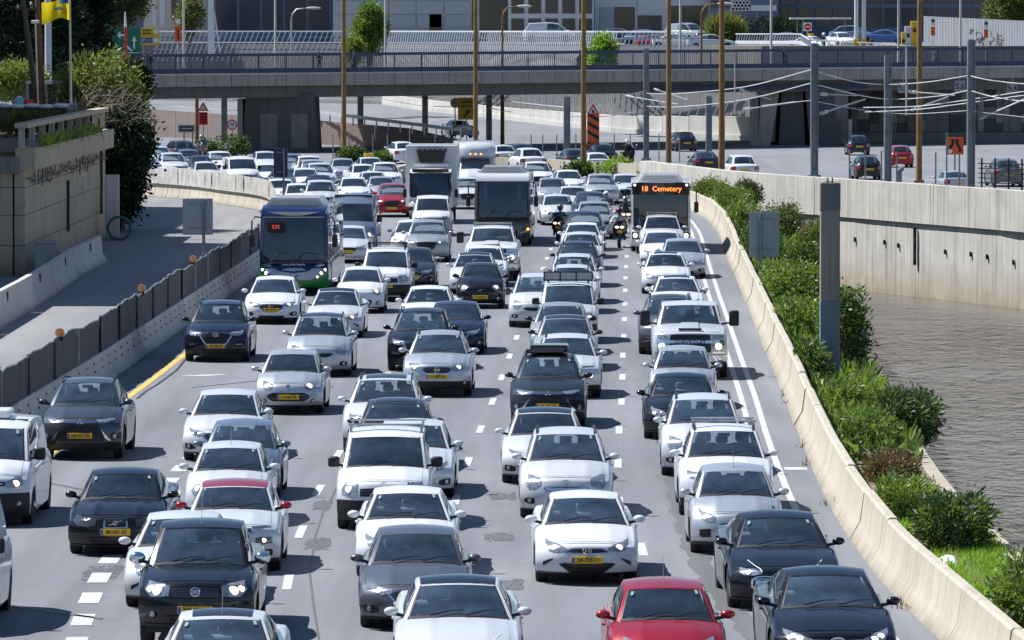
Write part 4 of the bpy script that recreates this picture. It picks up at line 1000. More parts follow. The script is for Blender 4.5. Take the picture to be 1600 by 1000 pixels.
# river wall: cast lengths below, an overhanging band above
rw = empty('river_wall', label='tall pale concrete wall standing in the river with dark vertical stains', cat='wall')
def along(path, step):
    """points every step metres along a plan path"""
    out, d = [], 0.0
    for a, b in zip(path[:-1], path[1:]):
        L = (b - a).length
        while d < L: out.append(a.lerp(b, d / L)); d += step
        d -= L
    return out
W2 = along(WALL[:-1], 2.6)
for a, b in zip(W2[:-1], W2[1:]):
    if b.y < 120: break
    t = (b - a).normalized(); n = Vector((t.y, -t.x, 0))              # to the wall's right when walking towards the camera
    if n.x < 0: n = -n
    j = t * .009; jit = random.uniform(-.012, .012)
    s = MB(); c = (a + b) / 2 + n * (.30 + jit); s.beam(a + j + n * (.30 + jit) + Vector((0, 0, -2.7)), b - j + n * (.30 + jit) + Vector((0, 0, -2.7)), .4, 4.6); s.build('wall_panel', 'river_concrete', rw)
W3 = along(WALL[:-1], 7.8)
for a, b in zip(W3[:-1], W3[1:]):
    if b.y < 120: break
    t = (b - a).normalized(); n = Vector((t.y, -t.x, 0)); n = n if n.x > 0 else -n; j = t * .02
    s = MB(); s.beam(a + j + n * .25 + Vector((0, 0, .59)), b - j + n * .25 + Vector((0, 0, .59)), .62, 1.96); s.build('top_panel', 'river_concrete', rw)
s = MB(); s.sweep([(-.3, -5), (-.3, 1.3), (-.46, 1.3), (-.46, -5)], [p for p in WALL[:-1]]); s.build('joint_backing', 'joint_dark', rw)
p = at(1429, 388, -1.6); q = Vector((Xw(p.y), p.y, 0))
def wall_at(px, z):                                     # where a line of sight in that column meets the wall
    for a, b in zip(WALL[:-1], WALL[1:]):
        k = (px - 800) / FPX / math.cos(PITCH)
        for i in range(200):
            c = a.lerp(b, i / 200)
            if c.x / c.y >= k: return Vector((c.x, c.y, z))
    return WALL[-1].copy()
for px, z, h in ((1429, -1.55, 1.9),):
    c = wall_at(px, z); s = MB(); s.cbox((0, 0, 0), (.16, .16, h), .02); s.box((0, -.09, .3), (.12, .03, .35), 1); s.box((0, -.09, -.4), (.12, .03, .5), 1); o = s.build('drain_slot', ('tar', 'dark_cloth'), rw); o.location = c + Vector((-.02, -.02, 0))
for px, z in ((1196, -1.2), (1272, -1.3), (1300, -1.35), (1334, -1.5), (1380, -1.5), (1402, -1.6), (1475, -1.7), (1515, -1.7), (1540, -1.75), (1582, -1.9)):
    c = wall_at(px, z); s = MB(); s.box((0, 0, 0), (.10, .12, .24)); o = s.build('weep_hole', 'tar', rw); o.location = c + Vector((.02, .03, 0))

# left barrier, its black fence, and the wrapped barrier further on
lbar = empty('roadside_barrier', label='grey precast barrier with rows of holes below the black fence', cat='barrier')
LP = [(0, .02), (0, .08), (-.17, .30), (-.22, .80), (-.38, .80), (-.44, .30), (-.6, .08), (-.6, .02)]
for path in lengths(60, 222, lambda D: Xl(D), 2.0, 8.0, .12):
    s = MB(); s.sweep([(a, b) for a, b in LP], path); o = s.build('barrier_length', 'jersey_concrete', lbar, smooth=30)
    s = MB()
    for i, v in enumerate(path):
        for zz in (.42, .62): s.box((v.x - .195 + (.03 if zz < .5 else 0), v.y, zz), (.02, .16, .05))
    tag(s.build('lifting_hole', 'tar', o), kind='stuff')
mat('fence_film', (.055, .057, .063), .75, var=.6, scale=2.2, stretch=(3, 3, .15), bump=.5)
mat('galvanised', (.42, .43, .45), .4, metal=.7, var=.2, scale=4)
fence = empty('site_fence', label='long black sheeted fence standing on the grey roadside barrier', cat='fence')
D = 62.0; k = 0
while D < 222:
    e = min(D + 5.9, 222); s = MB(); P = []
    hgt = .92 + .05 * math.sin(k * 2.1); 
    for i in range(13):
        q = D + (e - D) * i / 12; w = .018 * math.sin(i * 2.4 + k) + .012 * math.sin(i * 5.1 + k * 3)
        P.append([Vector((Xl(q) - .30 + w * f, q, .80 + hgt * f + .02 * math.sin(i * .9 + k) * f)) for f in (0, .35, .7, 1)])
    s.grid(P); s.grid([[p + Vector((-.02, 0, 0)) for p in r] for r in P], flip=True); s.build('fence_panel', 'fence_film', fence, smooth=60, fix=False)
    s = MB(); s.tube([r[-1] + Vector((0, 0, .015)) for r in P], .022, 6); s.build('top_rail', 'galvanised', fence)
    s = MB(); s.box((Xl(D) - .275, D, 1.26), (.06, .06, .95)); s.build('post', random.choice(('joint_dark', 'dark_cloth', 'galvanised')), fence)
    D = e; k += 1
mat('tarp', (.46, .44, .41), .85, var=.25, scale=1.6, bump=.9, bscale=3)
wbar = empty('wrapped_barrier', label='cream cloth wrapped barrier curving away beside the far left traffic', cat='barrier')
pts = [(222, -9.55), (250, -10.4), (275, -11.6), (292, -12.9), (304, -15.8), (312, -18.0), (320, -21.6), (327, -26), (333, -32)]
ctl = [Vector((x, D, 0)) for D, x in pts]
fine = [Vector(v) for v in (cr_rows([tuple(v) for v in ctl], [8] * (len(ctl) - 1)))]
st = along(fine, 2.0)
for a, b in zip(st[:-1], st[1:]):
    t = (b - a).normalized(); n = Vector((-t.y, t.x, 0)); n = n if n.x < 0 else -n
    s = MB(); s.sweep([(u * (1 if True else 1), v) for u, v in ((0, .02), (.14, .3), (.18, .78), (.36, .78), (.42, .3), (.56, .02))], [a + t * .03 - n * .0, b - t * .03]); s.build('barrier_length', 'barrier_concrete', wbar, smooth=30)
    s = MB(); P = []
    for i in range(9):
        q = a.lerp(b, i / 8); w = .05 * math.sin(i * 1.9 + a.x * 3) + .03 * math.sin(i * 4.3)
        P.append([q + n * (-.08 + w * math.sin(math.pi * f) ) + Vector((0, 0, .76 + (.92 + .03 * math.sin(a.x * 2)) * f)) for f in (0, .2, .45, .7, .9, 1)])
    s.grid(P); s.grid([[p + n * .03 for p in r] for r in P], flip=True); s.build('cloth_panel', 'tarp', wbar, smooth=60, fix=False)
for x, y in ((252, 443), (362, 398), (135, 511)):
    lampz = 2.0; c = at(x, y, lampz); D0 = c.y; o = empty('warning_lamp', (Xl(D0) - .3, D0, 1.72), label={252: 'round orange warning lamp at the middle of the black fence', 362: 'round orange warning lamp at the far end of the black fence', 135: 'round orange warning lamp nearest along the black fence'}[x], cat='warning lamp', group='lamps along the black fence')
    s = MB(); s.lathe([(.02, -.05), (.115, -.035), (.12, .035), (.02, .05)], 16, (0, 0, .14), 'y'); s.build('lens', mat('lens_orange', (.70, .22, .04), .25, coat=1), o, smooth=40)
    s = MB(); s.cbox((0, 0, -.01), (.16, .08, .10), .01); s.build('battery_box', 'black_plastic', o)

# left wall above the service road
LW = -18.4
wl = empty('left_wall', label='high stained concrete wall beside the service road with cables along it', cat='wall')
D0, D1 = at(37, 432).y, at(155, 372).y + 3
n = 5
for i in range(n):
    for j, (z0, z1) in enumerate(((0, 1.15), (1.17, 2.3), (2.32, 3.35), (3.37, 4.0))):
        a, b = D0 + (D1 - D0) * i / n, D0 + (D1 - D0) * (i + 1) / n
        s = MB(); s.cbox((LW - .2 + random.uniform(-.008, .008), (a + b) / 2, (z0 + z1) / 2), (.4, b - a - .04, z1 - z0), .015); s.build('wall_panel', 'wall_concrete', wl)
for i in range(6):
    for z0, z1 in ((0, 1.15), (1.17, 2.3), (2.32, 3.35), (3.37, 4.0)):
        s = MB(); s.cbox((LW - .45 - 1.7 * i - .85, D0 + .2, (z0 + z1) / 2), (1.66, .4, z1 - z0), .015); s.build('wall_panel', 'wall_concrete', wl)
s = MB(); s.box((LW - 5.5, D0 + .1, 4.22), (10.6, .6, .62)); s.build('corrugated_edge', 'dark_concrete', wl)
s = MB(); s.box((LW + .02, (D0 + D1) / 2, 4.42), (.75, D1 - D0, .82)); s.build('parapet', 'wall_concrete', wl)
N_ = 9
for i in range(N_ + 1):
    y = D0 + (D1 - D0) * i / N_; s = MB(); s.box((LW - .12, y, 5.22), (.22, .30, .78)); s.build('rail_post', 'grey_concrete', wl)
s = MB(); s.box((LW - .1, (D0 + D1) / 2, 5.70), (.5, D1 - D0 + .6, .18)); s.build('coping', 'wall_concrete', wl)
s = MB()
for i in range(60):
    y = D0 + 3 + (D1 - D0 - 4) * i / 60; 
    if i % 3 == 0: s.tube([(LW + .10 , y + (.4 + .3 * math.sin(i * 1.7)) * math.cos(t) + random.uniform(-.3, .3), 3.66 + (.2 + .16 * math.sin(i * 2.3)) * math.sin(t) + .14 * math.sin(i)) for t in np.linspace(0, 6.3, 9)], .02, 5)
s.tube([(LW + .12, y, 3.75 - .25 * abs(math.sin(y * .35))) for y in np.linspace(D0, D1, 40)], .03, 5)
tag(s.build('cable_bundle', 'dark_cloth', wl), kind='stuff')
for px, z0, z1 in ((93, 1.2, 3.1), (146, 1.3, 4.0)):
    y = D0 + (px - 37) / 118 * (D1 - D0); s = MB(); [s.tube([(LW + .06, y + .16 * i + .05 * math.sin(3 * z + i * 2), z) for z in np.linspace(z1 - .12 * (i % 3), z0 - .2, 9)], .018 + .008 * (i % 2), 5) for i in range(-3, 4)]; tag(s.build('cable_riser', 'rubber', wl), kind='stuff')
emb = MB(); emb.box((LW - 15.4, (D0 + D1) / 2, 2.35), (30, D1 - D0 - 1, 4.7)); emb.box((LW - 17.2, (D1 + 292) / 2, 2.35), (30, 292 - D1, 4.7)); struct('embankment', emb, 'soil', 'raised ground behind the left wall')
jb = [at(0, 507), at(62, 470), at(110, 434), at(166, 404)]
jb = [Vector((-16.3, 120, 0))] + jb
JN = ['nearest', 'second nearest', 'third nearest', 'fourth nearest', 'fifth nearest', 'farthest']
st = along(jb, 13.5)
for k, (a, b) in enumerate(zip(st[:-1], st[1:])):
    if b.y < 163: continue
    _jk = min(globals().get('_jk', -1) + 1, 5); t = (b - a).normalized(); s = MB(); s.sweep([(.32, 0), (.32, .10), (.14, .38), (.09, 1.08), (-.09, 1.08), (-.14, .38), (-.32, .10), (-.32, 0)], [a + t * .12, b - t * .12]); o = s.build('jersey_barrier', 'jersey_concrete', None, smooth=30)
    m_ = MB(); c = a.lerp(b, .55); m_.box((c.x + .12, c.y, .82), (.05, .35, .28)); m_.build('lifting_slot', 'tar', o)
    tag(o, f'whitish concrete jersey barrier, {JN[_jk]} of the row along the left wall', 'barrier', 'jersey barriers below the left wall')
c = at(103, 445); o = empty('cable_box', (LW + .9, c.y + 6, 0), label='grey concrete cable box between jersey barriers under the hanging cables', cat='utility box')
s = MB(); s.cbox((0, 0, .65), (.8, 1.2, 1.3), .04); s.build('housing', 'grey_concrete', o); s = MB(); s.cbox((0, 0, 1.34), (.9, 1.3, .08), .02); s.build('lid', 'grey_concrete', o)
c = at(158, 375); o = empty('concrete_post', (c.x + .5, c.y, 0), label='pale upright concrete slab at the corner of the left wall', cat='post')
s = MB(); s.cbox((0, 0, 1.45), (.62, .3, 2.9), .03); s.build('slab', 'jersey_concrete', o)
s = MB(); s.tube([(.35 + .5 * math.cos(t), -.2, .55 + .5 * math.sin(t)) for t in np.linspace(0, 6.28, 22)], .07, 6); h = s.build('hose_coil', mat('hose_green', (.03, .12, .10), .5), None, loc=(c.x + .5, c.y - .5, 0)); tag(h, 'dark green coil of hose leaning by the wall corner', 'hose')
# ---------------------------------------------------------------- overpass and what stands beyond it
mat('rail_navy', (.022, .040, .095), .45, var=.2, scale=3)
mat('rail_grey', (.20, .22, .25), .5, metal=.2, var=.2, scale=3)
mat('white_steel', (.55, .57, .60), .45, var=.12, scale=2)
mat('steel_grey', (.20, .225, .25), .45, metal=.5, var=.2, scale=2)
mat('rust_paint', (.22, .115, .035), .7, var=.3, scale=2, dirt=(.10, .05, .02), dirt_scale=1.5, dirt_amt=.6)
mat('wood_pole', (.20, .10, .05), .85, var=.35, scale=2, stretch=(6, 6, .5))
mat('sign_back', (.30, .32, .35), .5, metal=.4, var=.10, scale=2)
mat('net_blue', (.02, .06, .16), .8)
mat('navy_glass', (.018, .030, .055), .12, spec=.6, var=.25, scale=.35)
mat('dark_glass', (.020, .026, .036), .10, spec=.6, var=.3, scale=.3)
mat('panel_pale', (.40, .43, .47), .55, var=.07, scale=.5)
mat('panel_white', (.60, .62, .64), .55, var=.06, scale=.5)
mat('panel_blue', (.10, .14, .22), .5, var=.12, scale=.5)
mat('cream_wall', (.55, .50, .43), .85, var=.08, scale=.5)
mat('sheet_metal', (.48, .49, .51), .5, metal=.3, var=.10, scale=1, stretch=(4, 4, .6))
mat('sign_green', (.005, .14, .085), .5); mat('sign_yellow', (.70, .42, .02), .5); mat('sign_orange', (.75, .10, .015), .5); mat('sign_red', (.60, .015, .02), .5); mat('sign_white', (.75, .76, .78), .5); mat('sign_blue', (.02, .10, .42), .5); mat('sign_navy', (.015, .03, .10), .5)

def Bx(s): return (210 + 1390 * s - 800) / FPX * (425 + 30 * s)
_b0, _b1 = Vector((Bx(0), 425, 0)), Vector((Bx(1), 455, 0))
def bpt(s, z=0.0, back=0.0):
    t = (_b1 - _b0).normalized(); n = Vector((-t.y, t.x, 0)); p = _b0.lerp(_b1, s) + n * back; p.z = z; return p
def btop(s): return 5.86 + .46 * s
BL = (_b1 - _b0).length
br = empty('overpass', label='grey concrete road bridge with blue railings crossing over the motorway', cat='bridge')
ns = int(1.5 * BL / 2.2)
for i in range(ns):
    s0, s1 = -.25 + 1.5 * i / ns, -.25 + 1.5 * (i + 1) / ns
    m = MB(); a, b = bpt(s0, btop(s0) - .44, .11), bpt(s1, btop(s1) - .44, .11); t = (b - a).normalized() * .02
    m.beam(a + t, b - t, .22, .88); m.build('fascia_panel', 'fascia_concrete', br)
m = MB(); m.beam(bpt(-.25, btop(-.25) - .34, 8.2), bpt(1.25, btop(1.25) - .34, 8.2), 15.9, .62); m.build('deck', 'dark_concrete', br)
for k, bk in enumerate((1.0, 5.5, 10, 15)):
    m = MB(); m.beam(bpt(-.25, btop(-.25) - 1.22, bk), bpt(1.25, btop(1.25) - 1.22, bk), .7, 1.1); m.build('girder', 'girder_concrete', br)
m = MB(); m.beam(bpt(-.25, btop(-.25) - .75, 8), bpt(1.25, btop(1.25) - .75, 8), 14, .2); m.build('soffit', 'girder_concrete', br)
for side, bk in ((0, .12), (1, 15.6)):
    posts = int(1.5 * BL / 2.2)
    rl = MB(); rl.beam(bpt(-.25, btop(-.25) + 1.42, bk), bpt(1.25, btop(1.25) + 1.42, bk), .10, .11); rl.beam(bpt(-.25, btop(-.25) + .20, bk), bpt(1.25, btop(1.25) + .20, bk), .10, .20); rl.build('hand_rail', 'rail_navy', br)
    if side == 0:
        for i in range(posts):
            s_ = -.25 + 1.5 * i / posts; p = bpt(s_, btop(s_) + .7, bk); m = MB(); m.box(p, (.09, .09, 1.5), rz=.03); m.build('rail_post', 'rail_navy', br)
    bars = MB(); nb = int(1.5 * BL / .17)
    for i in range(nb):
        s_ = -.25 + 1.5 * i / nb; bars.box(bpt(s_, btop(s_) + .8, bk), (.028, .028, 1.15))
    tag(bars.build('rail_bars', ('rail_navy' if side == 0 else 'rail_grey'), br), kind='stuff')
    kb = MB(); kb.beam(bpt(-.25, btop(-.25) + .05, bk), bpt(1.25, btop(1.25) + .05, bk), .34, .10); kb.build('kerb', 'pale_concrete', br)
net = empty('safety_net', label='blue netting hanging in waves under the right half of the bridge', cat='netting')
for i in range(14):
    s_ = .565 + .018 * i; m = MB()
    for r in range(3): m.tube([bpt(s_ + .018 * t, btop(s_) - 1.10 - .16 * r - .16 * math.sin(math.pi * t), .3) for t in (0, .25, .5, .75, 1)], .035, 4)
    m.build('net_strip', 'net_blue', net)
def pier(px0, px1, label, blocks):
    s_ = ((px0 + px1) / 2 - 210) / 1390; c = bpt(s_, 0, 3.0); o = empty('bridge_pier', (c.x, c.y, 0), label=label, cat='pier', group='piers of the bridge')
    for poly, d0, d1, mm in blocks:
        m = MB(); m.prism(poly, d0, d1, 'xz' if mm != 'pale_concrete' else 'xy'); m.build('pier_leg' if mm != 'pale_concrete' else 'chamfered_edge', mm, o)  # paler concrete paints the lit edge of the shade-dark pier
zt = 4.12
pier(395, 505, 'wide dark concrete pier under the bridge beyond the green bus', [([(-2.93, -1.98), (-3.38, -1.0), (-3.38, 3), (-2.93, 3)], -.1, zt - .1, 'pale_concrete'), ([(-2.95, -.1), (2.75, -.1), (2.5, zt + .3), (-2.7, zt + .3)], -2, 8, 'shaded_concrete'), ([(-1.6, .3), (-.3, .3), (-.3, 2.9), (-1.6, 2.9)], -2.06, -2.0, 'dark_concrete'), ([(.7, .3), (2.0, .3), (2.0, 2.9), (.7, 2.9)], -2.06, -2.0, 'dark_concrete')])
pier(1190, 1320, 'divided concrete pier under the bridge above the river wall', [([(-3.18, -1.98), (-3.66, -1.0), (-3.66, 3), (-3.18, 3)], -.1, zt - .3, 'pale_concrete'), ([(-3.2, -.1), (-2.3, -.1), (-1.5, zt + .5), (-3.0, zt + .5)], -2, 6, 'fascia_concrete'), ([(-1.55, -.1), (.55, -.1), (.35, zt + .6), (-1.3, zt + .6)], -1.2, 6, 'shaded_concrete'), ([(.95, -.1), (3.1, -.1), (2.75, zt + .7), (.5, zt + .7)], -1.6, 6, 'shaded_concrete')])

# abutment under the right end, of cast stone slabs
ab = empty('abutment_wall', label='tall dark wall of stone slabs under the right end of the bridge', cat='wall')
random.seed(3)
x0 = 27.2; y_ = 457.0
xx = x0
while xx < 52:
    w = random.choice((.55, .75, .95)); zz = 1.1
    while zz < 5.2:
        h = random.choice((.7, 1.0, 1.35)); m = MB(); m.box((xx + w / 2, y_ + random.uniform(-.02, .02), zz + h / 2), (w - .03, .35, h - .03)); m.build('stone_slab', random.choice(('dark_concrete', 'fascia_concrete', 'dark_concrete', 'shaded_concrete')), ab); zz += h
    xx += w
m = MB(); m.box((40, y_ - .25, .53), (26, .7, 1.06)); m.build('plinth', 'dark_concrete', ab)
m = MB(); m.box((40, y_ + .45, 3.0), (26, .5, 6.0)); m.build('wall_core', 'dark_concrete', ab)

# rising road beyond, its retaining walls, and the upper street
def zf(D): return max(0.0, (D - 440) * .017)
def atf(px, py):
    d = ray(px, py); D = 440.0
    for _ in range(40):
        q = atd(px, py, D); D += (q.z - zf(D)) / (.017 + (py - HORIZ) / FPX)
    q = atd(px, py, D); return Vector((q.x, q.y, zf(D)))
s = MB(); s.grid([[Vector((x, D, zf(D) + .012)) for x in (-90, 60)] for D in (440, 480, 520, 560, 640)]); struct('rising_road', s, 'asphalt_far', 'road climbing away beyond the bridge')
rampw = empty('ramp_wall', label='long pinkish concrete ramp wall behind the left pier with a guardrail', cat='wall')
P = [atf(x, y) for x, y in ((150, 209), (225, 213), (480, 225), (640, 232), (720, 237), (748, 239))]; TZ = [2.95, 2.75, 2.15, 1.62, .9, .15]
for i in range(5):
    a, b = P[i], P[i + 1]; n = max(1, int((b - a).length / 4))
    for k in range(n):
        u, v = k / n, (k + 1) / n; p, q = a.lerp(b, u), a.lerp(b, v - .01 / n); zu, zv = TZ[i] + (TZ[i + 1] - TZ[i]) * u, TZ[i] + (TZ[i + 1] - TZ[i]) * v
        m = MB(); vs = []
        for w, z in ((p, zu), (q, zv)):
            for dy in (0, .4): vs += [(w.x, w.y + dy, -.2), (w.x, w.y + dy, z)]
        m.add(vs, [(0, 4, 5, 1), (2, 3, 7, 6), (1, 5, 7, 3), (0, 1, 3, 2), (4, 6, 7, 5)]); m.build('wall_panel', 'pink_concrete', rampw)
m = MB(); m.sweep([(-.5, 0), (-.5, .55), (-.2, .55), (-.2, 0)], [p + Vector((0, 0, 0)) for p in P]); m.build('foot_kerb', 'pale_concrete', rampw)
for i in range(14):
    u = i / 13; p = P[2].lerp(P[4], u); z = 2.15 - .1 + (.9 - 2.15) * u + .12; m = MB(); m.box((p.x, p.y + .2, z + .35), (.10, .10, .8)); m.build('guardrail_post', 'galvanised', rampw)
m = MB(); m.beam((P[2].x, P[2].y + .1, 2.85), (P[4].x, P[4].y + .1, 1.65), .06, .26); m.build('guardrail', 'white_steel', rampw)
far_pts = [atf(x, y) for x, y in ((150, 155), (600, 163), (680, 175), (800, 188), (960, 207), (1080, 215), (1190, 221), (1330, 226))]
fb = empty('far_barrier', label='white concrete wall along the road beyond the bridge', cat='barrier')
HT = [.9, 1.0, 1.05, 1.1, 1.45, 1.8, 2.0, 2.0]
for i in range(7):
    a, b = far_pts[i], far_pts[i + 1]; n = max(2, int((b - a).length / 4))
    for k in range(n):
        p, q = a.lerp(b, k / n), a.lerp(b, (k + .985) / n); h = HT[i] + (HT[i + 1] - HT[i]) * k / n; m = MB()
        m.beam(p + Vector((0, .3, h / 2)), q + Vector((0, .3, h / 2)), .4, h); m.beam(p + Vector((0, .05, .2)), q + Vector((0, .05, .2)), .5, .4); m.build('barrier_length', 'pale_concrete', fb)
front = [Vector((-120, 600, 0)), Vector((-30, 590, 0)), Vector((atd(600, 0, 576).x, 576, 0)), Vector((atd(760, 0, 545).x, 545, 0)), Vector((atd(960, 0, 503).x, 503, 0)), Vector((atd(1190, 0, 484).x, 484, 0)), Vector((160, 480, 0))]
UZ = 7.9
s = MB(); n = len(front); vs = [(p.x, p.y, UZ) for p in front] + [(160, 760, UZ), (-120, 760, UZ)]; s.add(vs, [tuple(range(n + 2))]); s.add([(p.x, p.y, -.5) for p in front] + [(p.x, p.y, UZ) for p in front], [(i, i + 1, n + i + 1, n + i) for i in range(n - 1)])
struct('upper_street', s, 'dark_concrete', 'raised street level behind the bridge')
# leaning white bars in front of that level
lean = empty('leaning_fence', label='long white fence of leaning steel bars behind the bridge railing', cat='fence')
fl = [Vector((atd(x, 0, D).x, D, 0)) for x, D in ((238, 574), (325, 570), (600, 560), (760, 536), (960, 497), (1092, 487))]
bars = along(fl, .62)
for i, p in enumerate(bars[:-2]):
    q = bars[i + 1]; t = (q - p).normalized(); m = MB(); m.beam(p + Vector((0, -.2, 6.1)) , p + t * 1.25 + Vector((0, .5, 9.05)), .075, .075); m.build('leaning_bar', 'white_steel', lean)
for z, dy in ((9.1, .55), ):
    m = MB()
    for a, b in zip(fl[:-1], fl[1:]): m.beam(a + Vector((0, dy, z)), b + Vector((0, dy, z)), .12, .14)
    m.build('top_rail', 'white_steel', lean)
for z in (8.5, 7.9, 7.3):
    m = MB()
    for a, b in zip(fl[:-1], fl[1:]): m.beam(a + Vector((0, .7, z)), b + Vector((0, .7, z)), .08, .14)
    m.build('slat', 'panel_blue', lean)
low = empty('lower_leaning_fence', label='second leaning white bar fence low on the far wall under the bridge', cat='fence')
for i in range(44):
    px = 735 + 9.5 * i * (1 + .006 * i)
    if px > 1180: break
    D = float(np.interp(px, [600, 760, 960, 1190], [574, 541, 499, 481])); b0 = atd(px, 0, D); t = .7
    zb_ = zf(float(np.interp(px, [p.x / p.y * FPX + 800 for p in far_pts], [p.y for p in far_pts]))) + 1.1
    m = MB(); m.beam((b0.x - t, D - .3, zb_), (b0.x + t, D - .25, zb_ + 3.0), .09, .09); m.build('leaning_bar', 'white_steel', low)
side = empty('side_railing', label='pale railing of leaning bars beside the hedge on the upper street', cat='railing')
rp = [(1150, 53, 520), (1250, 53, 505), (1265, 62, 495), (1380, 68, 490), (1460, 76, 486)]
RP = [atd(*q) for q in rp]
for a, b in zip(RP[:-1], RP[1:]):
    n = max(2, int((b - a).length / .62)); m = MB(); m.beam(a, b, .10, .10); m.beam(a - Vector((0, 0, .75)), b - Vector((0, 0, .75)), .12, .28); m.build('top_rail', 'white_steel', side)
    for k in range(n): p = a.lerp(b, k / n); m = MB(); m.beam(p + Vector((-.15, 0, -1.6)), p + Vector((.15, 0, 0)), .08, .08); m.build('leaning_bar', 'white_steel', side)

# buildings
def block(name, label, cat, x0, x1, D, mm, y_top=-120, y_bot=60, depth=14, wins=(), wmat='dark_glass', frame=None, proud=.05):
    a, b = atd(x0, y_bot, D), atd(x1, y_bot, D); zt_ = atd(x0, y_top, D).z; w = b.x - a.x
    o = empty(name, ((a.x + b.x) / 2, D, UZ), label=label, cat=cat)
    m = MB(); m.box((0, depth / 2, (zt_ - UZ) / 2), (w, depth, zt_ - UZ)); m.build('wall', mm, o)
    for q in wins:
        wx0, wy0, wx1, wy1 = q[:4]; wm = q[4] if len(q) > 4 else wmat
        p, r = atd(wx0, wy1, D), atd(wx1, wy0, D); cx, cz = (p.x + r.x) / 2 - o.location.x, (p.z + r.z) / 2 - UZ; ww, hh = r.x - p.x, r.z - p.z
        m = MB(); m.box((0, 0, 0), (ww, .10, hh)); wo = m.build('window' if wm.endswith('glass') else 'facade_panel', wm, o, loc=(cx, -proud, cz))
        if frame:
            m = MB()
            for dx in (-ww / 2, ww / 2): m.box((dx, -.06, 0), (.16, .10, hh + .16))
            for dz in (-hh / 2, hh / 2): m.box((0, -.062, dz), (ww - .16, .09, .16))
            m.build('frame', frame, wo)
    return o
block('office_block', 'dark navy glass office front behind the leaning fence', 'building', 332, 520, 632, 'panel_blue', wins=[(338 + 36 * i, -60, 370 + 36 * i, 48, 'navy_glass') for i in range(5)])
block('panel_building', 'pale blue panelled building with a small dark doorway', 'building', 520.5, 736, 628, 'panel_pale', wins=[(523 + 43 * i, y, 563 + 43 * i, y + 19.5, 'panel_pale') for i in range(5) for y in (-40, -19, 2, 23)] + [(671, 22, 690, 52, 'dark_glass')], proud=.07)
block('dark_building', 'unlit dark building front recessed between two pale buildings', 'building', 737, 796, 652, 'navy_glass', wins=[(745, 0, 765, 40, 'dark_glass'), (770, 5, 790, 45, 'dark_glass')])
block('grid_office', 'office front with a grid of white frames over dark windows', 'building', 794, 928, 626, 'panel_white', wins=[(799 + 26.5 * i, y, 819 + 26.5 * i, y + 24) for i in range(5) for y in (-58, -31, -3, 29)])
block('garage_building', 'white fronted building with dark garage openings above parked cars', 'building', 929, 1110, 630, 'panel_white', wins=[(937, 11, 958, 50, 'panel_pale'), (960, 11, 992, 48, 'dark_glass'), (994, 24, 1034, 48, 'navy_glass'), (1042, 9, 1106, 50, 'dark_glass'), (929.5, -60, 1109, -4, 'panel_blue')])
pb = block('perforated_building', 'building with a white panel pierced by round holes above the hedge', 'building', 1111, 1214, 628, 'panel_blue', wins=[(1142, -20, 1172, 17, 'panel_white'), (1173, 8, 1213, 17, 'panel_white'), (1112, -40, 1140, 12, 'navy_glass')], wmat='navy_glass')
for i in range(5):
    for j in range(5):
        p = atd(1145.5 + 5.6 * i + (2.8 if j % 2 else 0), 14 - 5 * j, 628); m = MB(); m.lathe([(.15, -.02), (.15, .02)], 10, (0, 0, 0), 'y'); m.build('round_hole', 'tar', pb, loc=(p.x - pb.location.x, -.12, p.z - UZ))
block('blue_building', 'large dark blue glazed building behind the taxi and flag poles', 'building', 1215, 1610, 640, 'panel_blue', wins=[(1220 + 27 * i, y, 1243 + 27 * i, y + 30, 'navy_glass') for i in range(14) for y in (-60, -24, 12)])
block('white_building', 'sunlit white building between the trees behind the road signs', 'building', 225, 331, 640, 'cream_wall', wins=[(238, -30, 244, 40, 'panel_white'), (250, -30, 258, 42, 'panel_white'), (268, -20, 300, 30, 'navy_glass'), (305, -20, 328, 42, 'panel_pale')])
block('far_block', 'dim building standing behind the left trees', 'building', -200, 224, 660, 'panel_blue', wins=[(-40 + 42 * i, -40 + 30 * j, -8 + 42 * i, -16 + 30 * j, 'navy_glass') for i in range(6) for j in range(4)])
lw_ = empty('white_column', tuple(Vector((atd(330, 0, 560).x, 560, UZ))), label='slim white sail shaped column before the navy office', cat='column')
m = MB(); m.prism([(-.35, -1), (.35, -1), (.1, 9), (-.25, 9)], -.3, .3, 'xz'); m.build('shaft', 'panel_white', lw_)
m = MB(); m.prism([(.75, -.8), (.95, -.8), (.35, 3.2), (.2, 3.2)], -.1, .1, 'xz'); m.build('fin', 'panel_white', lw_)
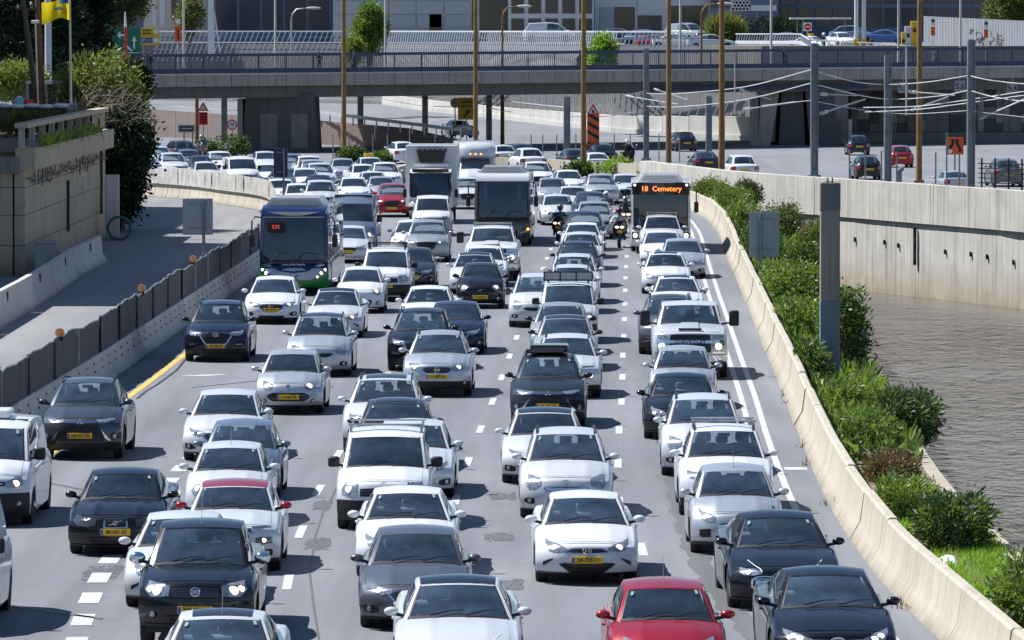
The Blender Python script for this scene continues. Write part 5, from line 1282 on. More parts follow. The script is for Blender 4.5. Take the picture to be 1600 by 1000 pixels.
# hoarding with graffiti
hd = empty('site_hoarding', label='tall pale corrugated hoarding with black graffiti on the upper street', cat='hoarding')
h0, h1 = atd(1443, 26, 500), atd(1660, 36, 486)
n = 22
for k in range(n):
    a, b = h0.lerp(h1, k / n), h0.lerp(h1, (k + .985) / n); m = MB(); P = []
    for i in range(9):
        q = a.lerp(b, i / 8); P.append([Vector((q.x, q.y + (.05 if i % 2 else 0), z)) for z in (6.9, q.z)])
    m.grid(P); m.build('hoarding_sheet', 'sheet_metal', hd)
m = MB(); m.beam(h0 + Vector((0, .12, 0)), h1 + Vector((0, .12, 0)), .1, .1); m.build('top_rail', 'galvanised', hd)
gr = MB(); random.seed(11)
def scribble(px0, px1, py0, py1, n):
    for _ in range(n):
        pts = []; x, y = random.uniform(px0, px1), random.uniform(py0, py1)
        for k in range(7):
            pts.append((x, y)); x = min(max(x + random.uniform(-6, 7), px0), px1); y = min(max(y + random.uniform(-9, 9), py0), py1)
        W = []
        for x, y in pts:
            t = (x - 1443) / 217; D = 500 - 14 * t; p = atd(x, y, D - .09); W.append(p)
        C = [Vector(v) for v in cr_rows([tuple(v) for v in W], [4] * (len(W) - 1))]
        gr.tube(C, .035, 4)
scribble(1515, 1538, 46, 72, 7); scribble(1545, 1570, 48, 76, 6); scribble(1552, 1566, 62, 76, 3)
tag(gr.build('graffiti', 'ink', hd), kind='stuff')
# ---------------------------------------------------------------- plants
def leaf_mat(name, col, tcol, isl=.45, var=.35, rough=.44, tr=.35):
    m = mat(name, col, rough, spec=.38 if rough < .46 else .25, island=isl, var=var, scale=1.1)
    nt = m.node_tree; N, L = nt.nodes, nt.links; b = N['Principled BSDF']; out = N['Material Output']
    t = N.new('ShaderNodeBsdfTranslucent'); t.inputs[0].default_value = (*tcol, 1); x = N.new('ShaderNodeMixShader'); x.inputs[0].default_value = tr
    L.new(b.outputs[0], x.inputs[1]); L.new(t.outputs[0], x.inputs[2]); L.new(x.outputs[0], out.inputs[0])
leaf_mat('leaf_oleander', (.062, .108, .024), (.19, .30, .04), tr=.32)
leaf_mat('leaf_bright', (.110, .180, .032), (.30, .42, .05), tr=.32)
leaf_mat('leaf_dark', (.018, .042, .016), (.05, .11, .03), tr=.2, rough=.5)
leaf_mat('leaf_olive', (.075, .085, .030), (.20, .22, .06))
leaf_mat('leaf_yellow', (.13, .17, .035), (.32, .36, .06))
leaf_mat('leaf_deep', (.012, .026, .012), (.025, .05, .015), tr=.12, rough=.6)
leaf_mat('leaf_dry', (.17, .10, .050), (.22, .13, .06), tr=.2)
leaf_mat('leaf_grass', (.19, .36, .035), (.42, .62, .07), isl=.3)
leaf_mat('flower_pink', (.50, .06, .13), (.6, .1, .2))
mat('bark', (.11, .085, .06), .9, var=.35, scale=3)
mat('twig', (.24, .20, .15), .9, var=.3, scale=3)
def leaves(blobs, n, length, width, mats, clump=.22, up=.35, out=.8, mix=None, seed=1, droop=0.0, shell=.55, clip=None):
    r = np.random.default_rng(seed)
    B = np.array(blobs, float); vol = B[:, 3] * B[:, 4] * B[:, 5]; pick = r.choice(len(B), size=max(8, n // 14), p=vol / vol.sum())
    d = r.normal(size=(len(pick), 3)); d /= np.linalg.norm(d, axis=1)[:, None]; rad = shell + (1 - shell) * r.random(len(pick)) ** .6
    cc = B[pick, :3] + d * rad[:, None] * B[pick, 3:6]                                # clump centres
    k = r.integers(0, len(pick), n); sc = B[pick[k], 3:6].mean(axis=1)
    c = cc[k] + r.normal(size=(n, 3)) * clump * np.minimum(sc, 1.2)[:, None]
    dirv = d[k] * out + r.normal(size=(n, 3)) * .6 + np.array([0, 0, up - droop]); dirv /= np.linalg.norm(dirv, axis=1)[:, None]
    w = np.cross(dirv, r.normal(size=(n, 3))); w /= np.linalg.norm(w, axis=1)[:, None] + 1e-9
    ln = length * (.6 + .8 * r.random(n))[:, None]; wd = width * (.7 + .6 * r.random(n))[:, None]
    co = np.stack([c, c + dirv * ln * .45 + w * wd / 2, c + dirv * ln, c + dirv * ln * .45 - w * wd / 2], axis=1).reshape(-1, 3)
    if clip is not None:
        keep = clip(co.reshape(-1, 4, 3)).all(axis=1); co = co.reshape(-1, 4, 3)[keep].reshape(-1, 3); n = len(co) // 4; k = k[keep]
    co[:, 2] = np.maximum(co[:, 2], B[:, 2].min() - B[:, 5].max() * 1.02)
    mi = r.choice(len(mats), n, p=mix) if len(mats) > 1 else None
    if mi is not None: mi = np.where(r.random(n) < .75, np.array(r.choice(len(mats), len(pick), p=mix))[k], mi)   # clumps of one tone
    return quads_mesh('crown', co, mats, 4, mi)
def stems(base, tips, r0, name='trunk', m='bark', parent=None, wob=.12):
    s = MB(); base = Vector(base)
    for t in tips:
        t = Vector(t); mid = base.lerp(t, .5) + Vector((random.uniform(-wob, wob), random.uniform(-wob, wob), random.uniform(0, wob)))
        s.tube([base, base.lerp(mid, .6), mid, t], [r0, r0 * .75, r0 * .5, r0 * .18], 6)
    return s.build(name, m, parent, smooth=60)
def plant(name, label, cat, loc, blobs, n, L, W, mats, group=None, mix=None, seed=1, trunk=None, r0=.05, tips=6, crown='crown', m='bark', **k):
    o = empty(name, loc, 0, label, cat, group)
    me = leaves(blobs, n, L, W, mats, mix=mix, seed=seed, **k); me.name = crown; link(crown, me, o)
    random.seed(seed); T = []
    for i in range(tips):
        b = random.choice(blobs); a = random.uniform(0, 6.28); T.append((b[0] + b[3] * .6 * math.cos(a), b[1] + b[4] * .6 * math.sin(a), b[2] + b[5] * random.uniform(.1, .7)))
    stems((0, 0, -.05), T, r0, 'stem' if r0 < .06 else 'trunk', m, o)
    return o
G_ = 'shrubs on the river bank'
SH = [  # px x, px y of the foot, width, height in the photograph, leaf tones, label
 (1612, 992, 110, 150, ('leaf_bright', 'leaf_oleander'), 'glossy oleander bush at the corner of the bank beyond the bright grass'),
 (1490, 862, 122, 105, ('leaf_oleander', 'leaf_dark'), 'rounded dark oleander bush just above the white sheet'),
 (1408, 815, 108, 78, ('leaf_bright', 'leaf_oleander'), 'low oleander bush against the barrier beside the rounded dark bush'),
 (1392, 752, 78, 52, ('leaf_dry', 'leaf_olive'), 'dry brown bush between two green shrubs on the bank'),
 (1345, 715, 120, 82, ('leaf_oleander', 'leaf_bright'), 'dense green shrub against the barrier before the dry bush'),
 (1415, 690, 105, 95, ('leaf_dark', 'leaf_oleander'), 'dark spreading shrub hanging over the river edge'),
 (1330, 655, 95, 62, ('leaf_bright', 'leaf_oleander'), 'bright shrub at the foot of the grey column'),
 (1262, 610, 52, 88, ('leaf_oleander', 'leaf_dark'), 'narrow shrub between barrier and grey column'),
 (1318, 590, 62, 170, ('leaf_oleander', 'leaf_dark'), 'tall loose shrub with leafy rods behind the grey column'),
 (1252, 540, 90, 85, ('leaf_bright', 'leaf_oleander'), 'pale green shrub left of the grey column'),
 (1236, 485, 105, 82, ('leaf_bright', 'leaf_oleander'), 'broad bright shrub right of the sign post'),
 (1258, 440, 70, 70, ('leaf_oleander', 'leaf_dark'), 'shadowy shrub behind the broad bright shrub'),
 (1272, 400, 45, 62, ('leaf_oleander', 'flower_pink'), 'shrub with a few pink flowers beside the grey column'),
 (1185, 420, 70, 78, ('leaf_oleander', 'leaf_dark'), 'shrub behind the grey sign panel'),
 (1222, 385, 60, 75, ('leaf_olive', 'leaf_oleander'), 'tall olive coloured shrub right of the sign panel'),
 (1158, 372, 62, 66, ('leaf_bright', 'leaf_oleander'), 'green shrub against the barrier bend'),
 (1142, 338, 60, 50, ('leaf_oleander', 'leaf_bright'), 'shrub at the foot of the last rust coloured pole'),
 (1168, 322, 42, 46, ('leaf_olive', 'leaf_dark'), 'greyish bush with bare stalks before the river wall'),
 (1112, 318, 52, 42, ('leaf_bright', 'leaf_olive'), 'farthest low shrub behind the city bus'),
]
for i, (px, py, w, h, ms, lab) in enumerate(SH):
    p = at(px, py, .1); sc = p.y / FPX; W, H = w * sc, h * sc * .86
    lo, hi = Xb(p.y) + .55 + W * .25, Xe(p.y) + .1
    rx = W / 2; ry = min(max(W * .9, 1.2), 4.0)
    bl = [(0, 0, H * .45, rx * .95, ry, H * .50), (-rx * .4, -ry * .4, H * .55, rx * .6, ry * .6, H * .42), (rx * .45, ry * .3, H * .5, rx * .6, ry * .6, H * .45)]
    near = p.y < 130
    big = .135 if near else .15
    nn = int(min(19000, 2200 + W * H * ry * (2300 if near else 1000)))
    px_, py_ = p.x, p.y
    xb_ = np.array([a for a, b in _rbs]), np.array([b for a, b in _rbs])
    clip_ = lambda q: (q[..., 0] + px_ > np.interp(q[..., 1] + py_, *xb_) + np.where(q[..., 2] > .93, .22, .60)) & (np.interp(q[..., 1] + py_, *xb_) > -50)
    plant('oleander_shrub' if 'leaf_dry' not in ms else 'dry_bush', lab, 'shrub', (p.x, p.y, .08), bl, nn, big, big * .30 if near else big * .40, ms, G_, mix=(.86, .14) if 'flower_pink' in ms else (.62, .38), seed=20 + i, r0=.035, tips=9, clump=.13 if near else .17, shell=.45, up=.12, clip=clip_)
# ground cover between them and a patch of grass
r = np.random.default_rng(5); c = []
for k in range(15000):
    D = r.uniform(120, 318); x0, x1 = Xb(D) + .7, Xe(D) - .1; c.append((r.uniform(x0, x1), D, .15 + .3 * r.random()))
def tufts(name, label, C, L, W, mats, seed, up=1.0):
    r = np.random.default_rng(seed); C = np.array(C); n = len(C); d = r.normal(size=(n, 3)) * .55 + np.array([0, 0, up]); d /= np.linalg.norm(d, axis=1)[:, None]
    w = np.cross(d, r.normal(size=(n, 3))); w /= np.linalg.norm(w, axis=1)[:, None]; l = L * (.5 + r.random(n))[:, None]
    co = np.stack([C - w * W / 2, C + w * W / 2, C + d * l + w * W * .15, C + d * l - w * W * .15], axis=1).reshape(-1, 3)
    o = link(name, quads_mesh(name, co, mats, 4, r.integers(0, len(mats), n) if len(mats) > 1 else None)); tag(o, label, kind='stuff'); return o
tufts('ground_cover', 'leafy ground cover filling the bank between the shrubs', c, .34, .12, ('leaf_oleander', 'leaf_bright'), 2, .6)
c = []
for k in range(16000):
    q = at(r.uniform(1455, 1570), r.uniform(845, 985), .1)
    if Xb(q.y) + .6 < q.x < Xe(q.y) - .05: c.append((q.x, q.y, .10))
for k in range(1500):
    q = at(r.uniform(1395, 1440), r.uniform(815, 850), .1); c.append((q.x, q.y, .1))
tufts('grass', 'bright green grass on the bank around the white sheet', c, .16, .03, ('leaf_grass',), 4)
c = [(LW + .30 + r.uniform(-.1, .2), D0_, 4.85) for D0_ in r.uniform(at(37, 432).y + 4, at(155, 372).y - 6, 1500)]
tufts('wall_grass', 'green weeds growing along the ledge of the left wall', c, .35, .06, ('leaf_grass', 'leaf_olive'), 6)
c = []
for q in ((1228, 620), (1230, 632), (1250, 700), (1262, 728), (1294, 792), (1406, 948), (1412, 954)):
    p = at(*q); c += [(p.x + r.normal() * .07, p.y + r.normal() * .25, .02) for _ in range(9)]
tufts('weeds', 'small weeds at the foot of the concrete barrier', c, .14, .03, ('leaf_olive', 'leaf_dry'), 8)
p = at(1480, 886, .12); s = MB(); P = [[Vector((p.x + x * .24 + .02 * math.sin(9 * y), p.y + y * .5, .12 + .20 * max(0, math.cos(x * 1.4)) * (.8 + .3 * math.sin(3 * x + 4 * y)) * math.cos(y * 1.3))) for x in np.linspace(-1, 1, 12)] for y in np.linspace(-1, 1, 10)]
s.grid(P); tag(s.build('plastic_sheet', mat('sheet_white', (.78, .78, .78), .5), None, smooth=60), 'crumpled white sheet lying on the grass', 'sheet')

# trees
def tree(label, px, D, zb, x_half, z0, z1, n, L, ms, mix, seed, name='tree', depth=None, blobs=None, **k):
    x = atd(px, 0, D).x; h = (z1 - z0) / 2; c = (z0 + z1) / 2 - zb; dp = depth or x_half
    bl = blobs or [(0, 0, c, x_half * .8, dp * .8, h), (-x_half * .45, -.3 * dp, c - h * .2, x_half * .55, dp * .6, h * .65), (x_half * .45, 0, c + h * .1, x_half * .55, dp * .6, h * .7), (0, -.4 * dp, c + h * .35, x_half * .5, dp * .5, h * .55)]
    return plant(name, label, 'tree', (x, D, zb), bl, n, L, L * .42, ms, None, mix, seed, r0=.16, tips=9, shell=.45, **k)
x_ = -18.75
plant('bushy_tree', 'large tree with yellow green top and bare twigs at the end of the left wall', 'tree', (x_ - .3, 266, 0),
      [(-1.0, -.6, 6.4, 1.4, 1.6, 1.4), (.1, -.8, 6.9, 1.4, 1.5, 1.25), (-.2, -.4, 5.6, 1.9, 1.8, 1.2), (1.1, -.4, 5.8, .8, 1.2, 1.2)], 10000, .24, .10, ('leaf_yellow', 'leaf_olive', 'leaf_bright'), None, (.4, .35, .25), 41, r0=.2, tips=14, crown='crown', shell=.5)
o = plant('ivy_thicket', 'dark green ivy thicket hanging below the bushy tree', 'shrub', (x_ + .6, 263.5, 0),
      [(.0, 0, 2.9, .95, 2.6, 2.4), (.35, .2, 4.4, .9, 2.4, 1.3), (-.4, .4, 1.6, .6, 2.4, 1.1), (.55, .3, 3.9, .65, 2, 1.2), (-.7, .0, 4.0, .8, 2.0, 1.4)], 22000, .22, .13, ('leaf_deep', 'leaf_dark'), None, (.8, .2), 42, r0=.1, tips=8, shell=.6)
s = MB(); random.seed(5)
for i in range(190):
    b = Vector((x_ + random.uniform(-1.3, 1.7), 262.3 + random.uniform(-.9, .5), random.uniform(4.5, 6.3))); d = Vector((random.uniform(-1, 1), random.uniform(-.5, .2), random.uniform(-.5, .9))).normalized()
    s.tube([b, b + d * .5 + Vector((0, 0, .1)), b + d * 1.0 + Vector((random.uniform(-.3, .3), 0, .1))], [.022, .016, .006], 4)
bt = bpy.data.objects['bushy_tree']; tw = s.build('bare_twigs', 'twig', bt); tw.location = -Vector(bt.location); tag(tw, kind='stuff')
tree('tall dark tree filling the corner behind the wooden poles', 30, 400, 4, 5.0, 4.5, 15, 9000, .5, ('leaf_deep', 'leaf_dark'), (.7, .3), 43, depth=2)
tree('dark tree behind the yellow flag and green road sign', 122, 405, 3, 2.6, 3.6, 15, 9000, .45, ('leaf_deep', 'leaf_dark'), (.75, .25), 44, depth=2)
tree('dark leafy tree hanging over the left end of the bridge', 202, 392, 0, 1.35, 3.8, 7.2, 6000, .34, ('leaf_deep', 'leaf_dark'), (.8, .2), 45)
tree('olive brown tree above the green road sign', 185, 520, 7, 2.9, 9.6, 14, 6000, .45, ('leaf_olive', 'leaf_dark'), (.7, .3), 46)
tree('bright hedge like tree at the left edge', 22, 330, 4.6, 1.9, 5.3, 7.3, 5000, .26, ('leaf_oleander', 'leaf_yellow'), (.6, .4), 47)
tree('slender sparse tree beside the white column', 296, 590, 7.9, 1.6, 8.5, 13, 3000, .35, ('leaf_olive', 'leaf_yellow'), (.6, .4), 48)
tree('bright green tree in front of the pale panelled building', 578, 520, 6, 1.55, 7.0, 11.6, 6500, .34, ('leaf_bright', 'leaf_oleander'), (.55, .45), 49)
tree('yellow green bush left of the bright street tree', 553, 516, 5.6, 1.0, 6.0, 8.6, 2500, .28, ('leaf_yellow', 'leaf_bright'), (.5, .5), 50)
tree('round fresh green bush behind the bridge railing', 942, 470, 5.5, 1.05, 5.8, 8.7, 2500, .42, ('leaf_grass', 'leaf_bright'), (.6, .4), 51)
tree('low dark bush left of the round fresh green bush', 920, 475, 5.5, .8, 5.8, 7.6, 1500, .3, ('leaf_dark', 'leaf_oleander'), (.6, .4), 52)
tree('tree above the hoarding at the right edge', 1578, 560, 7.9, 2.6, 9, 14, 5000, .4, ('leaf_olive', 'leaf_oleander'), (.5, .5), 53)
x0, x1 = atd(1128, 0, 590).x, atd(1252, 0, 590).x
hb = [(x, 0, .9 + .0 * i, .9, .7, 1.6) for i, x in enumerate(np.linspace(-(x1 - x0) / 2, (x1 - x0) / 2, 9))]
plant('clipped_hedge', 'dark clipped hedge in front of the pierced white panel', 'hedge', ((x0 + x1) / 2, 590, UZ + .2), hb, 9000, .22, .12, ('leaf_dark', 'leaf_deep'), None, (.6, .4), 54, r0=.05, tips=8)
p = atd(1133, 58, 540); plant('grass_plume', 'tall pale reed like plant beside the clipped hedge', 'plant', (p.x, 540, UZ), [(0, 0, 1.0, 1.7, .5, 1.0)], 2600, 1.1, .07, ('leaf_yellow', 'leaf_olive'), None, (.6, .4), 55, up=1.4, out=.1, r0=.03, tips=4)
MS = [(905, 276, 40, 20, 'left half of the clipped green planting on the median'), (962, 277, 52, 26, 'brightest tuft of the planting on the median wall'), (1018, 282, 26, 20, 'small shrub at the right end of the median planting'), (548, 254, 40, 22, 'low shrub on the median beside the left pier'), (600, 256, 34, 16, 'small flowering shrub on the median near the taxi'), (360, 246, 54, 30, 'large round shrub on the verge below the seventy sign'), (322, 246, 28, 24, 'pale shrub beside the rust pole on the left verge')]
for i, (px, py, w, h, lab) in enumerate(MS):
    p = at(px, py); sc = p.y / FPX; W, H = w * sc, h * sc
    plant('median_shrub', lab, 'shrub', (p.x, p.y, .0), [(0, 0, H * .5, W * .5, .9, H * .5), (W * .2, -.2, H * .55, W * .3, .6, H * .5)], 1500, .22, .11, (('leaf_grass', 'leaf_bright') if i == 1 else ('leaf_oleander', 'leaf_dark')), 'shrubs on the median and verge', (.6, .4), 70 + i, r0=.03, tips=5)
# ---------------------------------------------------------------- poles, wires, signs, people
def post(name, label, cat, px, D, y_top, z0, r, mm, group=None, r1=None, y_bot=None, lean=0.0, parts=True):
    b = atd(px, 0, D); zt_ = atd(px, y_top, D).z
    o = empty(name, (b.x, D, z0), 0, label, cat, group)
    m = MB(); m.tube([(0, 0, 0), (lean, 0, zt_ - z0)], [r, r1 or r * .8], 10); m.build('pole', mm, o, smooth=50)
    if parts: m = MB(); m.cbox((0, 0, .08), (r * 3.2, r * 3.2, .16), .02); m.build('base_plate', mm, o)
    return o
RP_ = 'rust coloured lamp poles'
for px, D, z0, lab in ((537, 421, 0, 'rust coloured pole left of centre rising past the pale panelled building'), (743, 423, 0, 'rust coloured pole crossing the bridge beside a thin pale mast'), (912, 361, 0, 'thick rust coloured pole just left of the striped orange sign'), (1045, 366, 0, 'rust coloured pole right of the motorcyclist on the far road'), (1128, 322, .1, 'rust coloured pole standing in the shrubs by the barrier'), (1437, 346, 0, 'rust coloured pole near the orange narrowing sign')):
    o = post('lamp_pole', lab, 'lamp pole', px, D, -60, z0, .19, 'rust_paint', RP_, r1=.13)
for px, D, yt, lab in ((785, 449, 130, 'wooden pole under the bridge beside the yellow arrow sign'), (307, 452, 130, 'wooden pole in front of the red roadwork board')):
    post('wooden_pole', lab, 'pole', px, D, yt, 0, .17, 'rust_paint', 'wooden poles under the bridge', parts=False)
def hbeam(px, D, y_top, z0, label, w=.36, bracket=True):
    b = atd(px, 0, D); zt_ = atd(px, y_top, D).z; h = zt_ - z0
    o = empty('catenary_mast', (b.x, D, z0), 0, label, 'mast', 'steel masts of the overhead line')
    m = MB(); m.box((0, 0, h / 2), (w - .05, .03, h), 0); m.box((-w / 2, 0, h / 2), (.05, w * .9, h), 1); m.box((w / 2, 0, h / 2), (.05, w * .9, h), 0); m.build('beam', ('steel_grey', 'galvanised'), o)  # left flange in a paler metal, sunlit edge put into the colour
    m = MB(); m.cbox((0, 0, .12), (w * 1.9, w * 1.6, .22), .03); m.box((0, 0, .35), (w * 1.2, w * 1.1, .3), top=.8); m.build('foot', 'steel_grey', o)
    for z in (h * .42, h * .78): m = MB(); m.box((0, 0, z), (w * 1.25, w * 1.05, .05)); m.build('clamp', 'steel_grey', o)
    return o
for px, D, yt, z0, lab in ((350, 455, 130, 0, 'steel mast behind the seventy speed sign'), (563, 452, 130, 0, 'steel mast just right of the wide bridge pier'), (664, 452, 130, 0, 'steel mast behind the white box truck'), (764, 451, 130, 0, 'steel mast right of the yellow arrow sign'), (886, 396, 151, 0, 'short steel mast left of the striped orange sign'), (1010, 402, 76, 0, 'steel mast crossing the bridge beside the motorcyclist'), (1108, 380, 150, 0, 'short steel mast behind the rust pole with a wooden prop'), (1273, 301, 68, 1.4, 'tall steel mast on a bracket of the river wall above the grey column'), (1388, 312, 86, .5, 'tall steel mast beside the red hatchback'), (1518, 292, 62, .9, 'tallest steel mast right of the orange narrowing sign')):
    hbeam(px, D, yt, z0, lab, .36 if px > 1000 else .42)
for px, D in ((1273, 301), (1518, 292)):
    b = atd(px, 0, D); o = bpy.data.objects.new('x', None)
    m = MB(); m.box((0, -.35, .0), (1.5 if px < 1300 else 1.2, 1.0, .12)); m.box((-.1, -.45, -.7), (.28, .3, 1.3), top=1.6)
    q = m.build('wall_bracket', 'steel_grey', [x for x in bpy.data.objects if x.name.startswith('catenary_mast') and abs(x.location.x - b.x) < .05][0])
    bpy.data.objects.remove(o)
wires = [
 ('upper feeder cable swinging between the masts over the river wall', [(1010, 146, 402), (1060, 146, 385), (1162, 136, 340), (1267, 109, 301), (1332, 127, 305), (1386, 132, 312), (1451, 128, 302), (1514, 118, 292), (1545, 125, 290), (1600, 131, 288), (1640, 128, 286)]),
 ('lower feeder cable swinging between the masts over the river wall', [(1010, 166, 402), (1060, 167, 385), (1162, 156, 340), (1267, 130, 301), (1349, 150, 306), (1400, 155, 312), (1468, 150, 300), (1514, 141, 292), (1555, 152, 290), (1600, 158, 288), (1640, 156, 286)]),
 ('thin sagging contact wire below the feeder cables', [(1190, 165, 330), (1267, 157, 303), (1349, 172, 306), (1420, 178, 306), (1510, 173, 293), (1600, 183, 288)]),
 ('pair of contact wires rising to the right edge', [(1349, 168, 312), (1434, 166, 306), (1519, 155, 293), (1600, 143, 287)]),
 ('second wire rising to the right edge just below its twin', [(1352, 175, 312), (1434, 171, 306), (1519, 160, 293), (1600, 149, 287)]),
 ('feeder cable between the masts left of the yellow arrow sign', [(578, 152, 452), (620, 159, 452), (664, 166, 452), (742, 168, 446)]),
 ('feeder cable from the mast right of the yellow sign', [(664, 152, 452), (710, 153, 452), (764, 153, 451), (800, 159, 436), (886, 168, 396), (935, 172, 398)]),
 ('lower cable right of the yellow arrow sign', [(764, 168, 451), (800, 175, 436), (886, 182, 396), (945, 182, 400), (1010, 172, 402)]),
 ('thin pale cable along the pinkish ramp wall', [(225, 160, 460), (260, 165, 460), (310, 169, 458), (350, 172, 455), (400, 172, 455)]),
]
for lab, pts in wires:
    m = MB(); run = []
    for i, q in enumerate(pts):
        run.append(tuple(atd(*q)))
        if len(run) > 1 and (q[0] in (1267, 1514, 664, 764, 886, 1510, 1519) or i == len(pts) - 1):
            m.tube([Vector(v) for v in cr_rows(run, [6] * (len(run) - 1))], .028 if 'thin' not in lab else .017, 6); run = [run[-1]]
    tag(m.build('overhead_cable', 'white_steel', None, smooth=60), lab, 'cable', 'overhead line cables')
arms = [((1155, 139, 345), (1206, 156, 345)), ((1281, 178, 303), (1352, 155, 306)), ((1424, 172, 312), (1482, 151, 305)), ((1529, 186, 292), (1606, 153, 290)), ((1162, 171, 340), (1244, 159, 320)), ((1282, 147, 303), (1340, 149, 305)), ((1022, 139, 401), (1075, 156, 395)), ((975, 150, 402), (1010, 142, 402)), ((978, 150, 402), (1060, 163, 396)), ((1420, 143, 312), (1492, 149, 306))]
ma = [x for x in bpy.data.objects if x.name.startswith('catenary_mast')]
for p, q in arms:
    a, b = atd(*p), atd(*q); mid = a.lerp(b, .5); par = min(ma, key=lambda x: (Vector(x.location) - Vector((mid.x, mid.y, x.location.z))).length)
    m = MB(); L0 = Vector(par.location); m.tube([a - L0, b - L0], .045, 6); m.tube([a.lerp(b, .02) - L0, a.lerp(b, .16) - L0], .09, 8); m.build('bracket_arm', 'galvanised', par, smooth=50)
for px, py, D, t, lab in ((1500, 135, 300, '5,6', 'square grey sign reading 5,6 hung from the overhead line'), (1582, 138, 296, '5,4', 'square grey sign reading 5,4 near the right edge'), (1411, 137, 310, '5,3', 'square grey sign half hidden by a steel bar')):
    p = atd(px, py, D); o = empty('hanging_sign', tuple(p), 0, lab, 'sign', 'number signs on the overhead line')
    m = MB(); m.cbox((0, 0, 0), (.54, .03, .58), .01); m.build('board', 'sign_back' if px > 1 else '', o); link('numerals', text_mesh(t, .40, 'ink', .004), o, (0, -.022, 0))
    m = MB(); m.box((0, 0, .55), (.03, .03, .55)); m.build('hanger', 'galvanised', o)
p = atd(1411, 137, 309.5); m = MB(); m.tube([atd(1416, 68, 308), atd(1416, 180, 308)], .05, 6); tag(m.build('steel_bar', 'galvanised', None), 'thin vertical steel bar in front of a square number sign', 'bar')
p = atd(1148, 60, 330); m = MB(); m.tube([atd(1148, 95, 342), atd(1148, 175, 342)], .04, 6); tag(m.build('steel_rod', 'galvanised', None), 'thin vertical rod hanging right of the last rust pole', 'bar')

# --- signs
def board(o, w, h, z, mm, y=0.0, back='sign_back'):
    m = MB(); m.cbox((0, y, z), (w, .04, h), .012, 0); return m.build('board', mm, o)
def flat(o, name, polys, z, mm, y=-.028, d=.008):
    m = MB()
    for P in polys: m.prism([(a, b + z) for a, b in P], y - d, y, 'xz')
    return m.build(name, mm, o)
def disc(o, name, r, z, mm, y=-.028, x=0.0, ring=None, d=.01):
    m = MB(); m.lathe([(r, y), (r, y - d), (max(ring, .001) if ring else .002, y - d)], 20, (x, 0, z), 'y', close=False); return m.build(name, mm, o)
def upright(o, z1, r=.05, mm='galvanised', x=0, y=.05, z0=0):
    m = MB(); m.tube([(x, y, z0), (x, y, z1)], r, 8); return m.build('post', mm, o, smooth=50)
def sign(name, label, px, D, z0, yc_, cat='road sign', group=None):
    b = atd(px, 0, D); return empty(name, (b.x, D, z0), 0, label, cat, group), atd(px, yc_, D).z - z0, FPX / D
def backsign(px, D, z0, y0, y1, w, label, base='sign_back', navy=False):
    o, z, s = sign('road_sign', label, px, D, z0, (y0 + y1) / 2, group='road signs seen from behind'); h = (y1 - y0) / s
    board(o, w, h, z, base)
    for k in (-.32, .34): m = MB(); m.beam((-w * .28, -.035, z + k * h), (w * .30, -.035, z + k * h), .03, .05); m.build('bracket', 'steel_grey', o)
    upright(o, z + h * .46, .055, 'steel_grey', x=(-.14 if px > 1000 else .22 if px < 400 else .15), y=-.07)
backsign(1195, 205, .1, 331, 402, 1.08, 'back of a grey sign panel standing in the shrubs')
backsign(308, 207, 0, 310, 367, 1.10, 'back of a grey sign panel standing behind the black fence')
backsign(438, 284, 0, 231, 277, .70, 'dark narrow sign back standing behind the green bus', 'rail_navy')
o, z, s = sign('striped_sign', 'tall orange sign with slanted black stripes and a triangle on top', 927, 384, 0, 203)
w, h = 19 / s, 50 / s; board(o, w, h, z, 'sign_orange'); upright(o, z)
flat(o, 'stripe', [[(-w / 2 + .02, z_ + .26), (-w / 2 + .02, z_ + .02), (w / 2 - .02, z_ - .42), (w / 2 - .02, z_ - .18)] for z_ in (.95, .35, -.25)], z, 'ink')
flat(o, 'stripe', [[(-w / 2 + .02, -.95), (-w / 2 + .02, -.72), (-.1, -.95)]], z, 'ink')
flat(o, 'triangle', [[(-.42, h / 2 - .05), (.42, h / 2 - .05), (0, h / 2 + .72)]], z, 'sign_red', -.03); flat(o, 'triangle_field', [[(-.25, h / 2 + .05), (.25, h / 2 + .05), (0, h / 2 + .48)]], z, 'sign_white', -.04); flat(o, 'worker_symbol', [[(-.1, h / 2 + .07), (.12, h / 2 + .07), (.03, h / 2 + .3), (-.05, h / 2 + .3)]], z, 'ink', -.05)
o, z, s = sign('narrowing_sign', 'square orange sign with two black converging lines behind the river wall', 1493, 338, 0, 228)
w = 27 / s; board(o, w, w, z, 'sign_orange'); upright(o, z + .4, .05, 'steel_grey')
for sg in (-1, 1):
    P = [Vector((sg * .30, -.38)), Vector((sg * .28, -.08)), Vector((sg * .12, .12)), Vector((sg * .13, .40))]
    m = MB(); 
    for a, b in zip(P[:-1], P[1:]): m.beam((a.x, -.032, z + a.y), (b.x, -.032, z + b.y), .02, .16, up=(1, 0, 0))
    m.build('lane_symbol', 'ink', o)
disc(o, 'bird_dropping', .13, z - .32, 'sign_white', -.04, -.28)
o, z, s = sign('arrow_sign', 'yellow direction board with a black arrow pointing up and right', 729, 446, 0, 170)
w, h = 27 / s, 34 / s; board(o, w, h, z, 'sign_yellow'); upright(o, z, x=0)
flat(o, 'arrow', [[(-.28, -.62), (-.18, -.70), (.14, -.34), (.22, -.42), (.26, -.08), (-.08, -.14), (0, -.22)]], z, 'ink')
for k, (t, zz) in enumerate((('EXIT', .52), ('DETOUR', .22))):
    m = MB(); random.seed(k)
    for i in range(5): m.box((-.4 + .2 * i, -.03, z + zz), (.14, .01, .16 if i % 2 else .12))
    m.build('text_line', 'ink', o)
